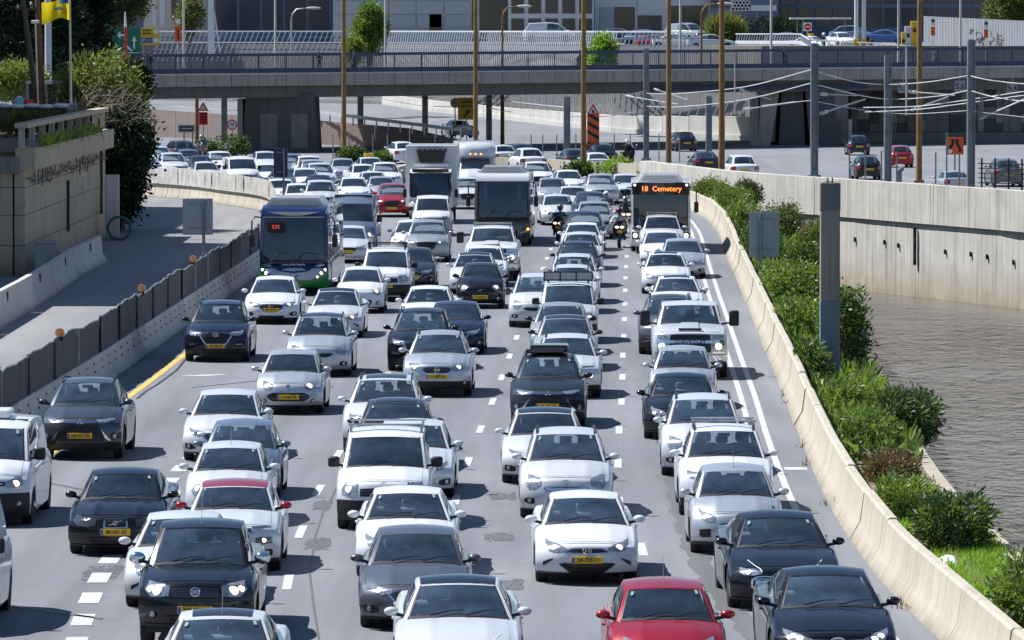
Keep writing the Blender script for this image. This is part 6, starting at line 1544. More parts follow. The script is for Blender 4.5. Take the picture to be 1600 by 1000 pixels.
def speed(px, D, yc_, label, r=.42):
    o, z, s = sign('speed_sign', label, px, D, 0, yc_, group='seventy speed signs'); disc(o, 'red_ring', r, z, 'sign_red', -.02); disc(o, 'white_field', r * .76, z, 'sign_white', -.032); link('numerals', text_mesh('70', r * .82, 'ink', .004), o, (0, -.055, z)); upright(o, z + .2)
    m = MB(); m.lathe([(r, -.02), (r, .0), (.01, .0)], 20, (0, 0, z), 'y', close=False); m.build('disc_back', 'sign_back', o)
speed(711, 448, 161, 'round seventy speed sign beside the yellow arrow board', .38); speed(362, 450, 195, 'round seventy speed sign left of the wide bridge pier')
o, z, s = sign('roadwork_sign', 'red roadwork board under a warning triangle beside a wooden pole', 317, 446, 0, 185)
board(o, .66, 1.0, z, 'sign_red'); upright(o, z); flat(o, 'triangle', [[(-.45, .58), (.45, .58), (0, 1.3)]], z, 'sign_red', -.01); flat(o, 'triangle_field', [[(-.28, .67), (.28, .67), (0, 1.1)]], z, 'sign_white', -.03)
m = MB()
for i in range(4): m.box((0, -.03, z + .33 - .2 * i), (.46, .01, .06))
m.build('text_line', 'paint_darkred', o)
o, z, s = sign('name_sign', 'low navy board in a white frame on the left verge', 291, 430, 0, 201)
board(o, 1.30, .60, z, 'sign_white'); m = MB(); m.box((0, -.03, z), (1.05, .02, .42)); m.build('navy_field', 'sign_navy', o); [upright(o, z, .05, 'steel_grey', x=x) for x in (-.2, .45)]
m = MB()
for i in range(7): m.box((-.36 + .12 * i, -.045, z), (.08, .01, .13))
m.build('text_line', 'white_ink', o)
o, z, s = sign('direction_sign', 'green motorway direction board with white arrows left of the bridge', 196, 450, 5, 66)
board(o, 2.4, 2.3, z, 'sign_green'); [upright(o, z, .07, 'steel_grey', x=x) for x in (-.8, .8)]
flat(o, 'arrow', [[(-.7, .55), (-.4, .85), (-.4, .65), (.05, .65), (.05, .5), (-.4, .5), (-.4, .3)], [(.62, -.5), (.74, -.5), (.74, .1), (.88, .1), (.68, .5), (.48, .1), (.62, .1)], [(.0, -.3), (.45, -.75), (.55, -.65), (.1, -.2)]], z, 'sign_white')
flat(o, 'rule', [[(-1.15, -.85), (1.15, -.85), (1.15, -.80), (-1.15, -.80)]], z, 'sign_white')
o, z, s = sign('services_sign', 'yellow board with blue service symbols beside the green direction board', 234, 453, 5, 57)
board(o, 1.5, 1.38, z, 'sign_yellow'); [upright(o, z, .06, 'steel_grey', x=x) for x in (-.5, .5)]
for x in (-.45, 0): m = MB(); m.box((x, -.03, z - .3), (.38, .02, .42)); m.build('symbol', 'sign_blue', o); link('letter', text_mesh('P' if x else 'i', .32, 'white_ink', .004), o, (x, -.05, z - .3))
disc(o, 'symbol', .2, z - .3, 'sign_white', -.03, .48); disc(o, 'symbol', .2, z + .42, 'sign_white', -.03, .5)
m = MB()
for j in range(2):
    for i in range(4): m.box((-.5 + .17 * i, -.03, z + .48 - .24 * j), (.12, .01, .13))
m.build('text_line', 'ink', o)
o, z, s = sign('orange_sign', 'narrow orange sign with a black line under a small white disc', 278, 470, 5.8, 53)
board(o, .55, 1.35, z, 'sign_orange'); upright(o, z + 1); flat(o, 'line_symbol', [[(-.05, -.5), (.07, -.5), (.07, 0), (-.02, .5), (-.1, .5), (-.05, 0)]], z, 'ink'); disc(o, 'white_disc', .2, z + 1.05, 'sign_white')
o, z, s = sign('marker_pole', 'red and white marker pole rising before the green direction board', 196, 400, 4, 40, 'marker pole')
m = MB(); m.tube([(0, 0, -.4), (0, 0, z - .1)], [.10, .10], 8, 0); m.tube([(0, 0, z - .1), (-.03, 0, z + .98)], [.10, .04], 8, 1); m.build('pole', ('sign_red', 'sign_white'), o, smooth=40)
o, z, s = sign('no_entry_sign', 'square white sign with a red no entry disc on the upper street', 1262, 500, 6.9, 42)
board(o, .72, .72, z, 'sign_white'); disc(o, 'red_disc', .30, z, 'sign_red'); flat(o, 'white_bar', [[(-.2, -.05), (.2, -.05), (.2, .05), (-.2, .05)]], z, 'sign_white', -.045); upright(o, z)
for px, yc_, lab in ((1458, 42, 'slim red and white sign before the left end of the hoarding'), (1541, 46, 'slim red and white sign in front of the graffiti')):
    o, z, s = sign('slim_sign', lab, px, 480, 6.4, yc_, group='slim signs before the hoarding'); board(o, .38, .7, z + .45, 'sign_white'); m = MB(); m.box((0, -.0, z - .35), (.36, .04, .75)); m.build('red_panel', 'sign_orange', o); disc(o, 'black_symbol', .13, z + .5, 'ink', -.03); upright(o, z)
o, z, s = sign('round_sign', 'small round blue road sign at the foot of the rust pole', 742, 425, 0, 208); disc(o, 'blue_disc', .33, z, 'sign_blue'); upright(o, z)
# grey column
p = at(1296, 606, .1); o = empty('concrete_column', (p.x, p.y, .05), 0, 'tall square grey column with a blue grey painted foot among the shrubs', 'column')
zz = 320 / 59.9; zs_ = zz * (606 - 468) / 321
m = MB(); m.cbox((0, 0, zs_ / 2), (.505, .5, zs_), .02); m.build('painted_foot', mat('foot_paint', (.15, .18, .22), .6, var=.1, scale=2), o)
m = MB(); m.cbox((0, 0, (zs_ + zz) / 2), (.495, .49, zz - zs_), .02); m.build('shaft', streak_mat('column_concrete', (.27, .25, .22), (.10, .08, .06), .7, 1.2), o)
m = MB(); m.cbox((0, 0, zz - .36), (.52, .51, .72), .02); m.build('collar', 'dark_concrete', o)
m = MB(); m.tube([(-.06, 0, zz), (-.06, 0, zz + .13)], .02, 6); m.tube([(.06, 0, zz), (.06, 0, zz + .13)], .02, 6); m.box((0, 0, zz + .03), (.22, .06, .02)); m.build('bolts', 'steel_grey', o)
# rail side fences
rf = empty('track_fence', label='low dark mesh fence beside the track at the right edge', cat='fence')
for i in range(9):
    px = 1535 + 21 * i; D = 296 - .7 * i; b = atd(px, 0, D); m = MB(); m.tube([(b.x, D, .9), (b.x, D, 2.65)], .05, 6); m.build('post', 'joint_dark', rf)
for z in (1.35, 1.6, 1.85, 2.1, 2.35):
    m = MB(); a, b = atd(1530, 0, 296.2), atd(1720, 0, 290); m.tube([(a.x, a.y, z), (b.x, b.y, z)], .03, 5); m.build('wire', 'joint_dark', rf)
pf_ = empty('post_row', label='row of thin dark posts along the track behind the river wall', cat='fence')
for px in (1328, 1353, 1378, 1402, 1463, 1480, 1500):
    D = 318 - .05 * (px - 1328); b = atd(px, 0, D); m = MB(); m.tube([(b.x, D, .2), (b.x, D, 2.6 if px != 1480 else 3.7)], .045, 6); m.build('post', 'steel_grey', pf_)
pm_ = empty('median_fence', label='thin wire fence along the median wall in the distance', cat='fence')
for px in (520, 545, 582, 605, 830, 848, 870, 900, 960, 985, 1030, 1062): b = atd(px, 0, 398); m = MB(); m.tube([(b.x, 398, 0), (b.x, 398, 2.0)], .04, 6); m.build('post', 'steel_grey', pm_)
m = MB(); m.tube([atd(1405, 285, 316), atd(1405, 268, 316), atd(1407, 264, 316), atd(1412, 263, 316)], [.16, .16, .16, .13], 8); tag(m.build('bent_pipe', 'steel_grey', None, smooth=50), 'dark bent pipe sticking up behind the river wall', 'pipe')
md = empty('median_wall', label='low pale wall along the median behind the far queue', cat='wall')
mp = [at(1092, 285), at(960, 277), at(840, 270), at(752, 267), at(645, 277), at(618, 285), at(608, 296)]
mw_ = along(mp, 3.0)
for a, b in zip(mw_[:-1], mw_[1:]): m = MB(); t = (b - a) * .006; m.beam(a + t + Vector((0, 0, .45)), b - t + Vector((0, 0, .45)), .35, .95); m.build('wall_panel', 'barrier_concrete', md)
# upper street poles, lamps and furniture
for px, D, lab in ((602, 485, 'thin pale mast right of the bright street tree'), (747, 470, 'thin pale mast beside a rust coloured pole'), (1063, 478, 'thin pale mast behind the parked cars on the upper street'), (1205, 475, 'thin pale mast near the pedestrian on the bridge'), (1404, 478, 'thin pale mast right of the flag poles'), (1501, 478, 'thin pale mast before the hoarding'), (430, 500, 'thin pale mast before the navy office'), (287, 490, 'thin pale mast right of the narrow orange sign'), (995, 520, 'thin dark mast left of the boxy van')):
    post('street_mast', lab, 'mast', px, D, -40, 6.0, .11, 'pale_concrete' if px != 995 else 'steel_grey', 'thin masts on the upper street')
for px, D, yb, top, hx, lab in ((455, 478, 80, 13, 48, 'curved street lamp before the navy office'), (785, 476, 84, 10, 47, 'curved street lamp left of the white van'), (1096, 474, 82, 6, 52, 'curved street lamp beside the silver car on the upper street'), (1436, 474, 78, -4, 40, 'curved street lamp left of the hoarding')):
    o = empty('street_lamp', (atd(px, 0, D).x, D, 5.9), 0, lab, 'street lamp', 'curved street lamps on the bridge'); s_ = D / FPX; zt_ = atd(px, top, D).z - 5.9
    m = MB(); m.tube([(0, 0, 0), (0, 0, zt_ - 1.0), (.12, 0, zt_ - .45), (.45, 0, zt_ - .08), (1.1, 0, zt_)], [.10, .08, .07, .06, .05], 8); m.build('pole', 'rust_paint' if px > 500 else 'galvanised', o, smooth=60)
    m = MB(); m.ball((hx * s_ * .72, 0, zt_ + .02), (hx * s_ * .26, .16, .12), 10, 6); m.build('lamp_head', 'pale_concrete', o, smooth=60)
cn = empty('bus_shelter', tuple(Vector((atd(1282, 0, 540).x, 540, UZ))), 0, 'thin flat shelter roof on slim posts behind the taxi', 'shelter')
m = MB(); m.cbox((0, 0, atd(0, 29, 540).z - UZ), (5.8, 2, .16), .03); m.build('roof', 'panel_white', cn)
for x in (-2.2, -1.7, 2.3): m = MB(); m.tube([(x, 0, 0), (x, 0, atd(0, 29, 540).z - UZ)], .06, 6); m.build('post', 'steel_grey', cn)
for px, lab in ((1338, 'left of two white flag poles in yellow collars'), (1350, 'right of two white flag poles in yellow collars')):
    o = empty('flag_pole', (atd(px, 0, 492).x, 492, 6.4), 0, lab, 'pole', 'white poles in yellow collars'); m = MB(); m.tube([(0, 0, 0), (0, 0, 9)], .17, 10); m.build('pole', 'panel_white', o, smooth=50); m = MB(); m.cbox((0, -.0, 1.45), (.46, .46, 1.25), .03); m.build('collar', 'sign_yellow', o)
for px, y0, y1, w, mm, lab in ((1429, 33, 66, 12, 'sign_yellow', 'tall yellow box beside the hoarding'), (1419, 41, 74, 10, 'panel_white', 'white pillar left of the tall yellow box'), (1411.5, 50, 74, 6, 'sign_yellow', 'short yellow post left of the white pillar')):
    D = 494; z0, z1 = atd(0, y1, D).z, atd(0, y0, D).z; o = empty('gate_post', (atd(px, 0, D).x, D, 6.4), 0, lab, 'post'); m = MB(); m.cbox((0, 0, (z1 - 6.4) / 2), (w * D / FPX, .5, z1 - 6.4), .05); m.build('housing', mm, o); m = MB(); m.box((0, -.27, z1 - 7.2), (.25, .05, .35)); m.build('panel', 'black_plastic', o)

# --- corner above the left wall
mat('tarp_dark', (.055, .065, .085), .7, var=.3, scale=2, bump=.4); mat('cloth_white', (.74, .74, .73), .8, bump=.4, scale=2); leaf_mat('flag_yellow', (.75, .60, .02), (.95, .72, .02), 0, .08, .7, .5); mat('flag_blue', (.02, .10, .35), .7)
for px0, px1, y0, y1, D, lab, lean in ((36, 61, 0, 142, 268, 'older leaning wooden pole, the greyer of the pair', 0), (58, 68, -5, 140, 266, 'brown wooden pole, the redder of the pair by the flag', 0)):
    o = empty('wooden_pole', (atd(px1, 0, D).x, D, 4.7), 0, lab, 'pole', 'wooden poles above the left wall'); zt_ = atd(px0, y0, D).z - 4.7; x = atd(px0, 0, D).x - o.location.x
    m = MB(); m.tube([(0, 0, 0), (x, 0, zt_)], [.15, .11], 10); m.build('pole', 'wood_pole' if px0 == 58 else 'bark', o, smooth=50)
    m = MB(); m.beam((x * .93 - .4, 0, zt_ * .93), (x * .93 + .5, 0, zt_ * .93), .1, .1); m.build('cross_arm', 'bark', o)
    for dx in (-.3, .35): m = MB(); m.lathe([(.05, 0), (.06, .08), (.03, .16)], 8, (x * .93 + dx, 0, zt_ * .93 + .05)); m.build('insulator', 'cloth_white', o)
o = empty('flag', (atd(109, 0, 255).x, 255, 4.7), 0, 'bright yellow flag with a blue canton on a grey pole', 'flag')
m = MB(); zt_ = atd(0, 2, 255).z - 4.7; m.tube([(.05, 0, 0), (0, 0, zt_ + .8)], [.06, .04], 8); m.build('pole', 'galvanised', o, smooth=50)
def cloth(u, v): return Vector((-.02 - 1.24 * u, -.10 * math.sin(5 * u + 1.5 * v) - .06 * math.sin(9 * u), zt_ - .85 + .92 * v + .05 * math.sin(6 * u) - .10 * u + (.10 * math.sin(4 * u) * (1 - v))))
m = MB(); m.grid([[cloth(u, v) for v in np.linspace(0, 1, 10)] for u in np.linspace(0, 1, 22)]); m.build('cloth', 'flag_yellow', o, smooth=70)
m = MB(); m.grid([[cloth(u, v) + Vector((0, -.015, 0)) for v in np.linspace(.80, 1, 4)] for u in np.linspace(.02, .36, 8)]); m.build('emblem', 'flag_blue', o, smooth=70)
m = MB(); m.grid([[cloth(u, v) + Vector((0, -.015, 0)) for v in np.linspace(.48 + .1 * (u - .3), .60 + .1 * (u - .3), 3)] for u in np.linspace(.25, .52, 6)]); m.build('emblem', 'flag_blue', o, smooth=70)
m = MB()
for u0, v0 in ((.08, .42), (.15, .46), (.22, .44), (.10, .28), (.17, .24)): m.grid([[cloth(u, v) + Vector((0, -.015, 0)) for v in np.linspace(v0, v0 + .07, 2)] for u in np.linspace(u0, u0 + .05, 2)])
m.build('emblem', 'sign_red', o)
o = empty('floodlight_mast', (atd(55, 0, 262).x, 262, 4.7), 0, 'thin grey mast with a small white floodlight between the wooden poles', 'mast'); z1 = atd(0, 36, 262).z - 4.7; m = MB(); m.tube([(.15, 0, 0), (0, 0, z1)], .045, 8); m.build('pole', 'galvanised', o); m = MB(); m.cbox((0, 0, z1 + .05), (.36, .2, .16), .04); m.build('lamp_head', 'cloth_white', o)
o = empty('concrete_mast', (atd(75, 0, 370).x, 370, 3.5), 0, 'thick pale mast standing before the dark trees behind the flag', 'mast'); m = MB(); m.tube([(0, 0, 0), (0, 0, 13)], [.24, .20], 12); m.build('pole', 'panel_pale', o, smooth=50)
o = empty('sheet_fence', (LW - .9, 246, 4.7), 0, 'dark tarpaulin fence topped with white sheeting above the left wall', 'fence')
for k in range(6):
    x0 = -3.6 + .62 * k; m = MB(); m.grid([[Vector((x0 + .6 * i / 5, .03 * math.sin(3 * i + k), z)) for z in (.35, .8, 1.25)] for i in range(6)]); m.build('sheet_panel', 'tarp_dark', o)
    m = MB(); m.tube([(x0, .05, 0), (x0, .05, 1.35)], .03, 6); m.build('post', 'bark', o)
    m = MB(); m.ball((x0 + .3, -.05, 1.30 + .03 * (k % 2)), (.36, .22, .11), 10, 6); m.build('sheet_bundle', 'cloth_white', o, smooth=60)
o = empty('corrugated_panel', (atd(102, 0, 250).x, 250, 4.95), 0, 'pale corrugated metal panel standing at the end of the left wall', 'panel')
m = MB(); m.grid([[Vector((x, -.04 if i % 2 else .04, .12 + i * .085)) for x in (-.5, .5)] for i in range(13)]); m.build('sheet', 'sheet_metal', o)
for x in (-.4, .42): m = MB(); m.tube([(x, -.08, -.25), (x, -.08, 1.35)], .03, 6); m.build('post', 'steel_grey', o)
o = empty('garden_shed', (atd(70, 0, 272).x, 272, 4.7), 0, 'small open shed with a flat white roof beside the wooden poles', 'shed')
m = MB(); m.cbox((0, 0, 2.1), (1.75, 1.6, .14), .03); m.build('roof', 'cloth_white', o)
for x in (-.8, .1, .8): m = MB(); m.box((x, -.7, 1.0), (.12 if x < .5 else .3, .12, 2.0)); m.build('post', 'panel_pale', o)
m = MB(); m.box((0, .5, 1.0), (1.6, .1, 2.0)); m.build('back_wall', 'tarp_dark', o)
o = empty('barrel', (atd(44, 0, 262).x, 262, 5.9), 0, 'red barrel showing beside the shed posts', 'barrel'); m = MB(); m.lathe([(.25, -1.1), (.27, -.5), (.25, .15), (.2, .2)], 14); m.build('drum', 'sign_red', o, smooth=40)
o = empty('water_drum', (atd(30, 0, 262).x, 262, 5.9), 0, 'light blue plastic drum left of the red barrel', 'barrel'); m = MB(); m.lathe([(.28, -1.1), (.30, -.5), (.27, .2), (.12, .3)], 14); m.build('drum', mat('drum_blue', (.20, .42, .60), .5), o, smooth=40); m = MB(); m.lathe([(.12, .3), (.12, .36)], 12); m.build('lid', 'cloth_white', o)
random.seed(9)
for k in range(9):
    px = 5 + 13 * k; D = 241.5 + .4 * k; plant('terrace_plant', ['spiky plant', 'thin grey plant', 'yellowish plant'][k % 3] + [' at the left edge of the terrace', ' left of the terrace pots', ' below the dark tarpaulin', ' at the middle of the terrace', ' below the wooden poles', ' left of the flag pole', ' near the corrugated panel', ' under the corrugated panel', ' at the end of the terrace'][k], 'plant', (min(atd(px, 0, D).x, LW - .5), D + 2, 4.75), [(0, 0, .4, .35, .35, .45)], 260, .35, .05, ('leaf_olive', 'leaf_yellow', 'leaf_dry'), 'plants on the terrace above the wall', (.4, .35, .25), 90 + k, r0=.02, tips=4, up=1.0)
random.seed(2)
# unseen blocks added left of the frame to shade the service road
for y0, y1, x1, h, lab in ((199, 255, -29.5, 26.8, 'tall added block shading the service road'), (262, 304, -31.0, 23, 'second tall added block shading the service road')):
    o = empty('shade_block', (x1 - 6, (y0 + y1) / 2, 0), 0, lab, 'building'); m = MB(); m.box((0, 0, h / 2), (12, y1 - y0, h)); m.build('wall', 'cream_wall', o)
    for f in range(6):
        for k in range(int((y1 - y0) / 5)): m = MB(); m.box((6.02, -(y1 - y0) / 2 + 2.5 + 5 * k, 5 + 3 * f), (.1, 1.8, 1.5)); m.build('window', 'dark_glass', o)

# ---------------------------------------------------------------- people
mat('skin', (.42, .25, .17), .55, var=.08, scale=6); mat('hair_dark', (.02, .015, .012), .6)
CLOTH = {}
for n_, c_ in (('white', (.70, .70, .72)), ('black', (.015, .015, .018)), ('navy', (.02, .03, .07)), ('grey', (.15, .155, .165)), ('green', (.02, .16, .08)), ('beige', (.36, .29, .21)), ('red', (.32, .03, .03)), ('denim', (.05, .08, .16))): CLOTH[n_] = mat('cloth_' + n_, c_, .85, var=.12, scale=6).name
_FIG = {}
def figure_mesh(pose, top_, legs_, key=None):
    """one continuous body grown over a skeleton"""
    k_ = (pose, top_, legs_)
    if k_ in _FIG: return _FIG[k_]
    J = {'pelvis': (None, (0, 0, .95), .135), 'waist': ('pelvis', (0, 0, 1.10), .125), 'chest': ('waist', (0, .01, 1.30), .15), 'neck': ('chest', (0, .0, 1.47), .055), 'head0': ('neck', (0, -.02, 1.56), .075), 'head1': ('head0', (0, -.015, 1.65), .098), 'head2': ('head1', (0, 0, 1.73), .075)}
    def limb(side, sh, el, wr, ha, hip, kn, an, to):
        s = side
        J[f'sh{s}'] = ('chest', sh, .07); J[f'el{s}'] = (f'sh{s}', el, .048); J[f'wr{s}'] = (f'el{s}', wr, .034); J[f'ha{s}'] = (f'wr{s}', ha, .036)
        J[f'hi{s}'] = ('pelvis', hip, .10); J[f'kn{s}'] = (f'hi{s}', kn, .065); J[f'an{s}'] = (f'kn{s}', an, .045); J[f'to{s}'] = (f'an{s}', to, .042)
    if pose == 'walk':
        limb('L', (-.19, .0, 1.42), (-.24, .08, 1.15), (-.22, -.02, .92), (-.21, -.06, .84), (-.09, 0, .90), (-.10, -.14, .50), (-.10, -.16, .09), (-.10, -.30, .04))
        limb('R', (.19, .0, 1.42), (.25, -.06, 1.15), (.24, -.20, .95), (.23, -.26, .89), (.09, 0, .90), (.10, .04, .48), (.10, .30, .12), (.10, .20, .03))
    elif pose == 'lean':
        for n, dy in (('waist', -.04), ('chest', -.14), ('neck', -.22), ('head0', -.28), ('head1', -.30), ('head2', -.30)):
            p = J[n]; J[n] = (p[0], (p[1][0], dy, p[1][2] - .05), p[2])
        limb('L', (-.19, -.16, 1.32), (-.26, -.28, 1.12), (-.16, -.46, 1.14), (-.10, -.52, 1.15), (-.09, 0, .90), (-.10, -.03, .49), (-.10, .03, .09), (-.10, -.14, .04))
        limb('R', (.19, -.16, 1.32), (.26, -.28, 1.12), (.16, -.46, 1.14), (.10, -.52, 1.15), (.09, 0, .90), (.10, -.03, .49), (.10, .03, .09), (.10, -.14, .04))
    elif pose in ('ride', 'drive'):
        dz = -.15 if pose == 'ride' else -.55
        for n, dy, z in (('pelvis', 0, .95), ('waist', .02, 1.09), ('chest', -.02 if pose == 'ride' else .06, 1.29), ('neck', -.05 if pose == 'ride' else .06, 1.46), ('head0', -.08 if pose == 'ride' else .03, 1.55), ('head1', -.08 if pose == 'ride' else .03, 1.64), ('head2', -.06 if pose == 'ride' else .05, 1.72)):
            p = J[n]; J[n] = (p[0], (0, dy, z + dz), p[2])
        wy, wz = (-.52, 1.12) if pose == 'ride' else (-.38, 1.20)
        wx = .36 if pose == 'ride' else .15
        for s, g in (('L', -1), ('R', 1)):
            limb(s, (g * .20, 0, 1.41 + dz), (g * (.36 if pose == 'ride' else .30), -.20, 1.18 + dz), (g * wx, wy + .06, wz + dz + .02), (g * wx, wy - .03, wz + dz), (g * .11, -.04, .90 + dz), (g * (.24 if pose == 'ride' else .14), -.46, .98 + dz), (g * (.22 if pose == 'ride' else .12), -.44 if pose == 'ride' else -.72, .48 + dz), (g * .22, -.60 if pose == 'ride' else -.82, .44 + dz))
    names = list(J); idx = {n: i for i, n in enumerate(names)}
    me = bpy.data.meshes.new('person'); me.from_pydata([J[n][1] for n in names], [(idx[J[n][0]], idx[n]) for n in names if J[n][0]], [])
    o = bpy.data.objects.new('person', me); COL.objects.link(o)
    o.modifiers.new('Skin', 'SKIN'); o.modifiers.new('Subdivision', 'SUBSURF').levels = 1
    for i, n in enumerate(names):
        d = me.skin_vertices[0].data[i]; d.radius = (J[n][2], J[n][2] * (.72 if n in ('chest', 'waist', 'pelvis') else 1)); d.use_root = n == 'pelvis'
    dg = bpy.context.evaluated_depsgraph_get(); out = bpy.data.meshes.new_from_object(o.evaluated_get(dg)); bpy.data.objects.remove(o)
    for m in (CLOTH[top_], CLOTH[legs_], 'skin', 'rubber'): out.materials.append(MATS[m])
    segs = [(n, Vector(J[n][1]), Vector(J[J[n][0]][1])) for n in names if J[n][0]]
    for p in out.polygons:
        c = Vector(p.center); best = min(segs, key=lambda s: min((c - s[1].lerp(s[2], t)).length for t in (0, .25, .5, .75, 1)))[0]
        p.material_index = 2 if best[:4] in ('head',) or best[:2] in ('ha',) else 3 if best[:2] == 'to' else 1 if best[:2] in ('hi', 'kn', 'an') else 0
        p.use_smooth = True
    # a nose, and five fingers on each hand, all rooted in the body
    hp = Vector(J['head1'][1]); e = MB(); e.ball(hp + Vector((0, -.095, -.02)), (.014, .022, .024), 6, 4)
    for g in (-1, 1): e.ball(hp + Vector((g * .095, 0, -.01)), (.014, .025, .032), 6, 4)
    for s in ('L', 'R'):
        a, b = Vector(J['wr' + s][1]), Vector(J['ha' + s][1]); d = (b - a).normalized(); sd = d.cross(Vector((0, 0, 1))); sd = sd.normalized() if sd.length > .1 else Vector((1, 0, 0))
        for i, ln in enumerate((.065, .075, .07, .055)): q = b + sd * (.027 - .018 * i); e.tube([q, q + d * ln * .6 + Vector((0, 0, -.008)), q + d * ln * .75 + Vector((0, 0, -.035))], [.0095, .009, .007], 5)
        e.tube([b - d * .02, b + sd * .04 + Vector((0, 0, .0)), b + sd * .05 + d * .03 + Vector((0, 0, -.02))], [.012, .010, .008], 5)
    em = e.mesh('x', ('skin',), 60); b2 = bmesh.new(); b2.from_mesh(out); nf0 = len(b2.faces); b2.from_mesh(em); b2.faces.ensure_lookup_table()
    for f in b2.faces[nf0:]: f.material_index = 2; f.smooth = True
    b2.to_mesh(out); b2.free(); bpy.data.meshes.remove(em)
    out.name = 'person'; _FIG[k_] = out; out['head'] = tuple(J['head1'][1]); return out
def person(label, loc, rz, pose, top_, legs_, head='hair', group=None):
    me = figure_mesh(pose, top_, legs_); o = link('person', me, None, loc); o.rotation_euler = (0, 0, rz); tag(o, label, 'person', group)
    h = Vector(me['head']); e = MB()
    if head == 'hair':
        e.ball(h + Vector((0, .018, .035)), (.112, .118, .095), 12, 8); e.build('hair', 'hair_dark', o, smooth=60)
    elif head:
        e.ball(h + Vector((0, .01, .02)), (.145, .165, .15), 16, 10); e.build('helmet', head, o, smooth=60); e = MB(); e.ball(h + Vector((0, -.055, .0)), (.115, .115, .065), 12, 6); e.build('visor', 'dark_glass', o, smooth=60)
    return o
def on_bridge(px, back): s_ = (px - 210) / 1390; p = bpt(s_, 0, back); p.z = btop(s_) - .03; return p
person('pedestrian in a brown top walking at the left end of the bridge', on_bridge(232, 1.0), R(80), 'walk', 'beige', 'denim')
person('pedestrian in dark clothes just behind the brown topped walker', on_bridge(241, 1.0), R(75), 'walk', 'black', 'denim')
person('pedestrian in a dark jacket leaning over the bridge railing', on_bridge(489, .75), 0, 'lean', 'navy', 'denim')
person('pedestrian in dark clothes passing behind the left rust pole on the bridge', on_bridge(545, 1.2), R(-80), 'walk', 'navy', 'navy')
person('pedestrian in a black coat walking on the right half of the bridge', on_bridge(1214, 1.0), R(85), 'walk', 'black', 'black')
pp = atd(1287, 60, 500); person('person in navy standing between the two white cars on the upper street', (pp.x, 500, 7.2), R(30), 'walk', 'navy', 'black', 'sign_white')
pp = atd(1361, 60, 500); person('person in black standing right of the flag poles', (pp.x, 500, 6.9), R(-30), 'walk', 'black', 'black')
pp = atd(1462, 72, 478); person('person in navy walking beside the hoarding', (pp.x, 478, 6.0), R(-60), 'walk', 'navy', 'black')
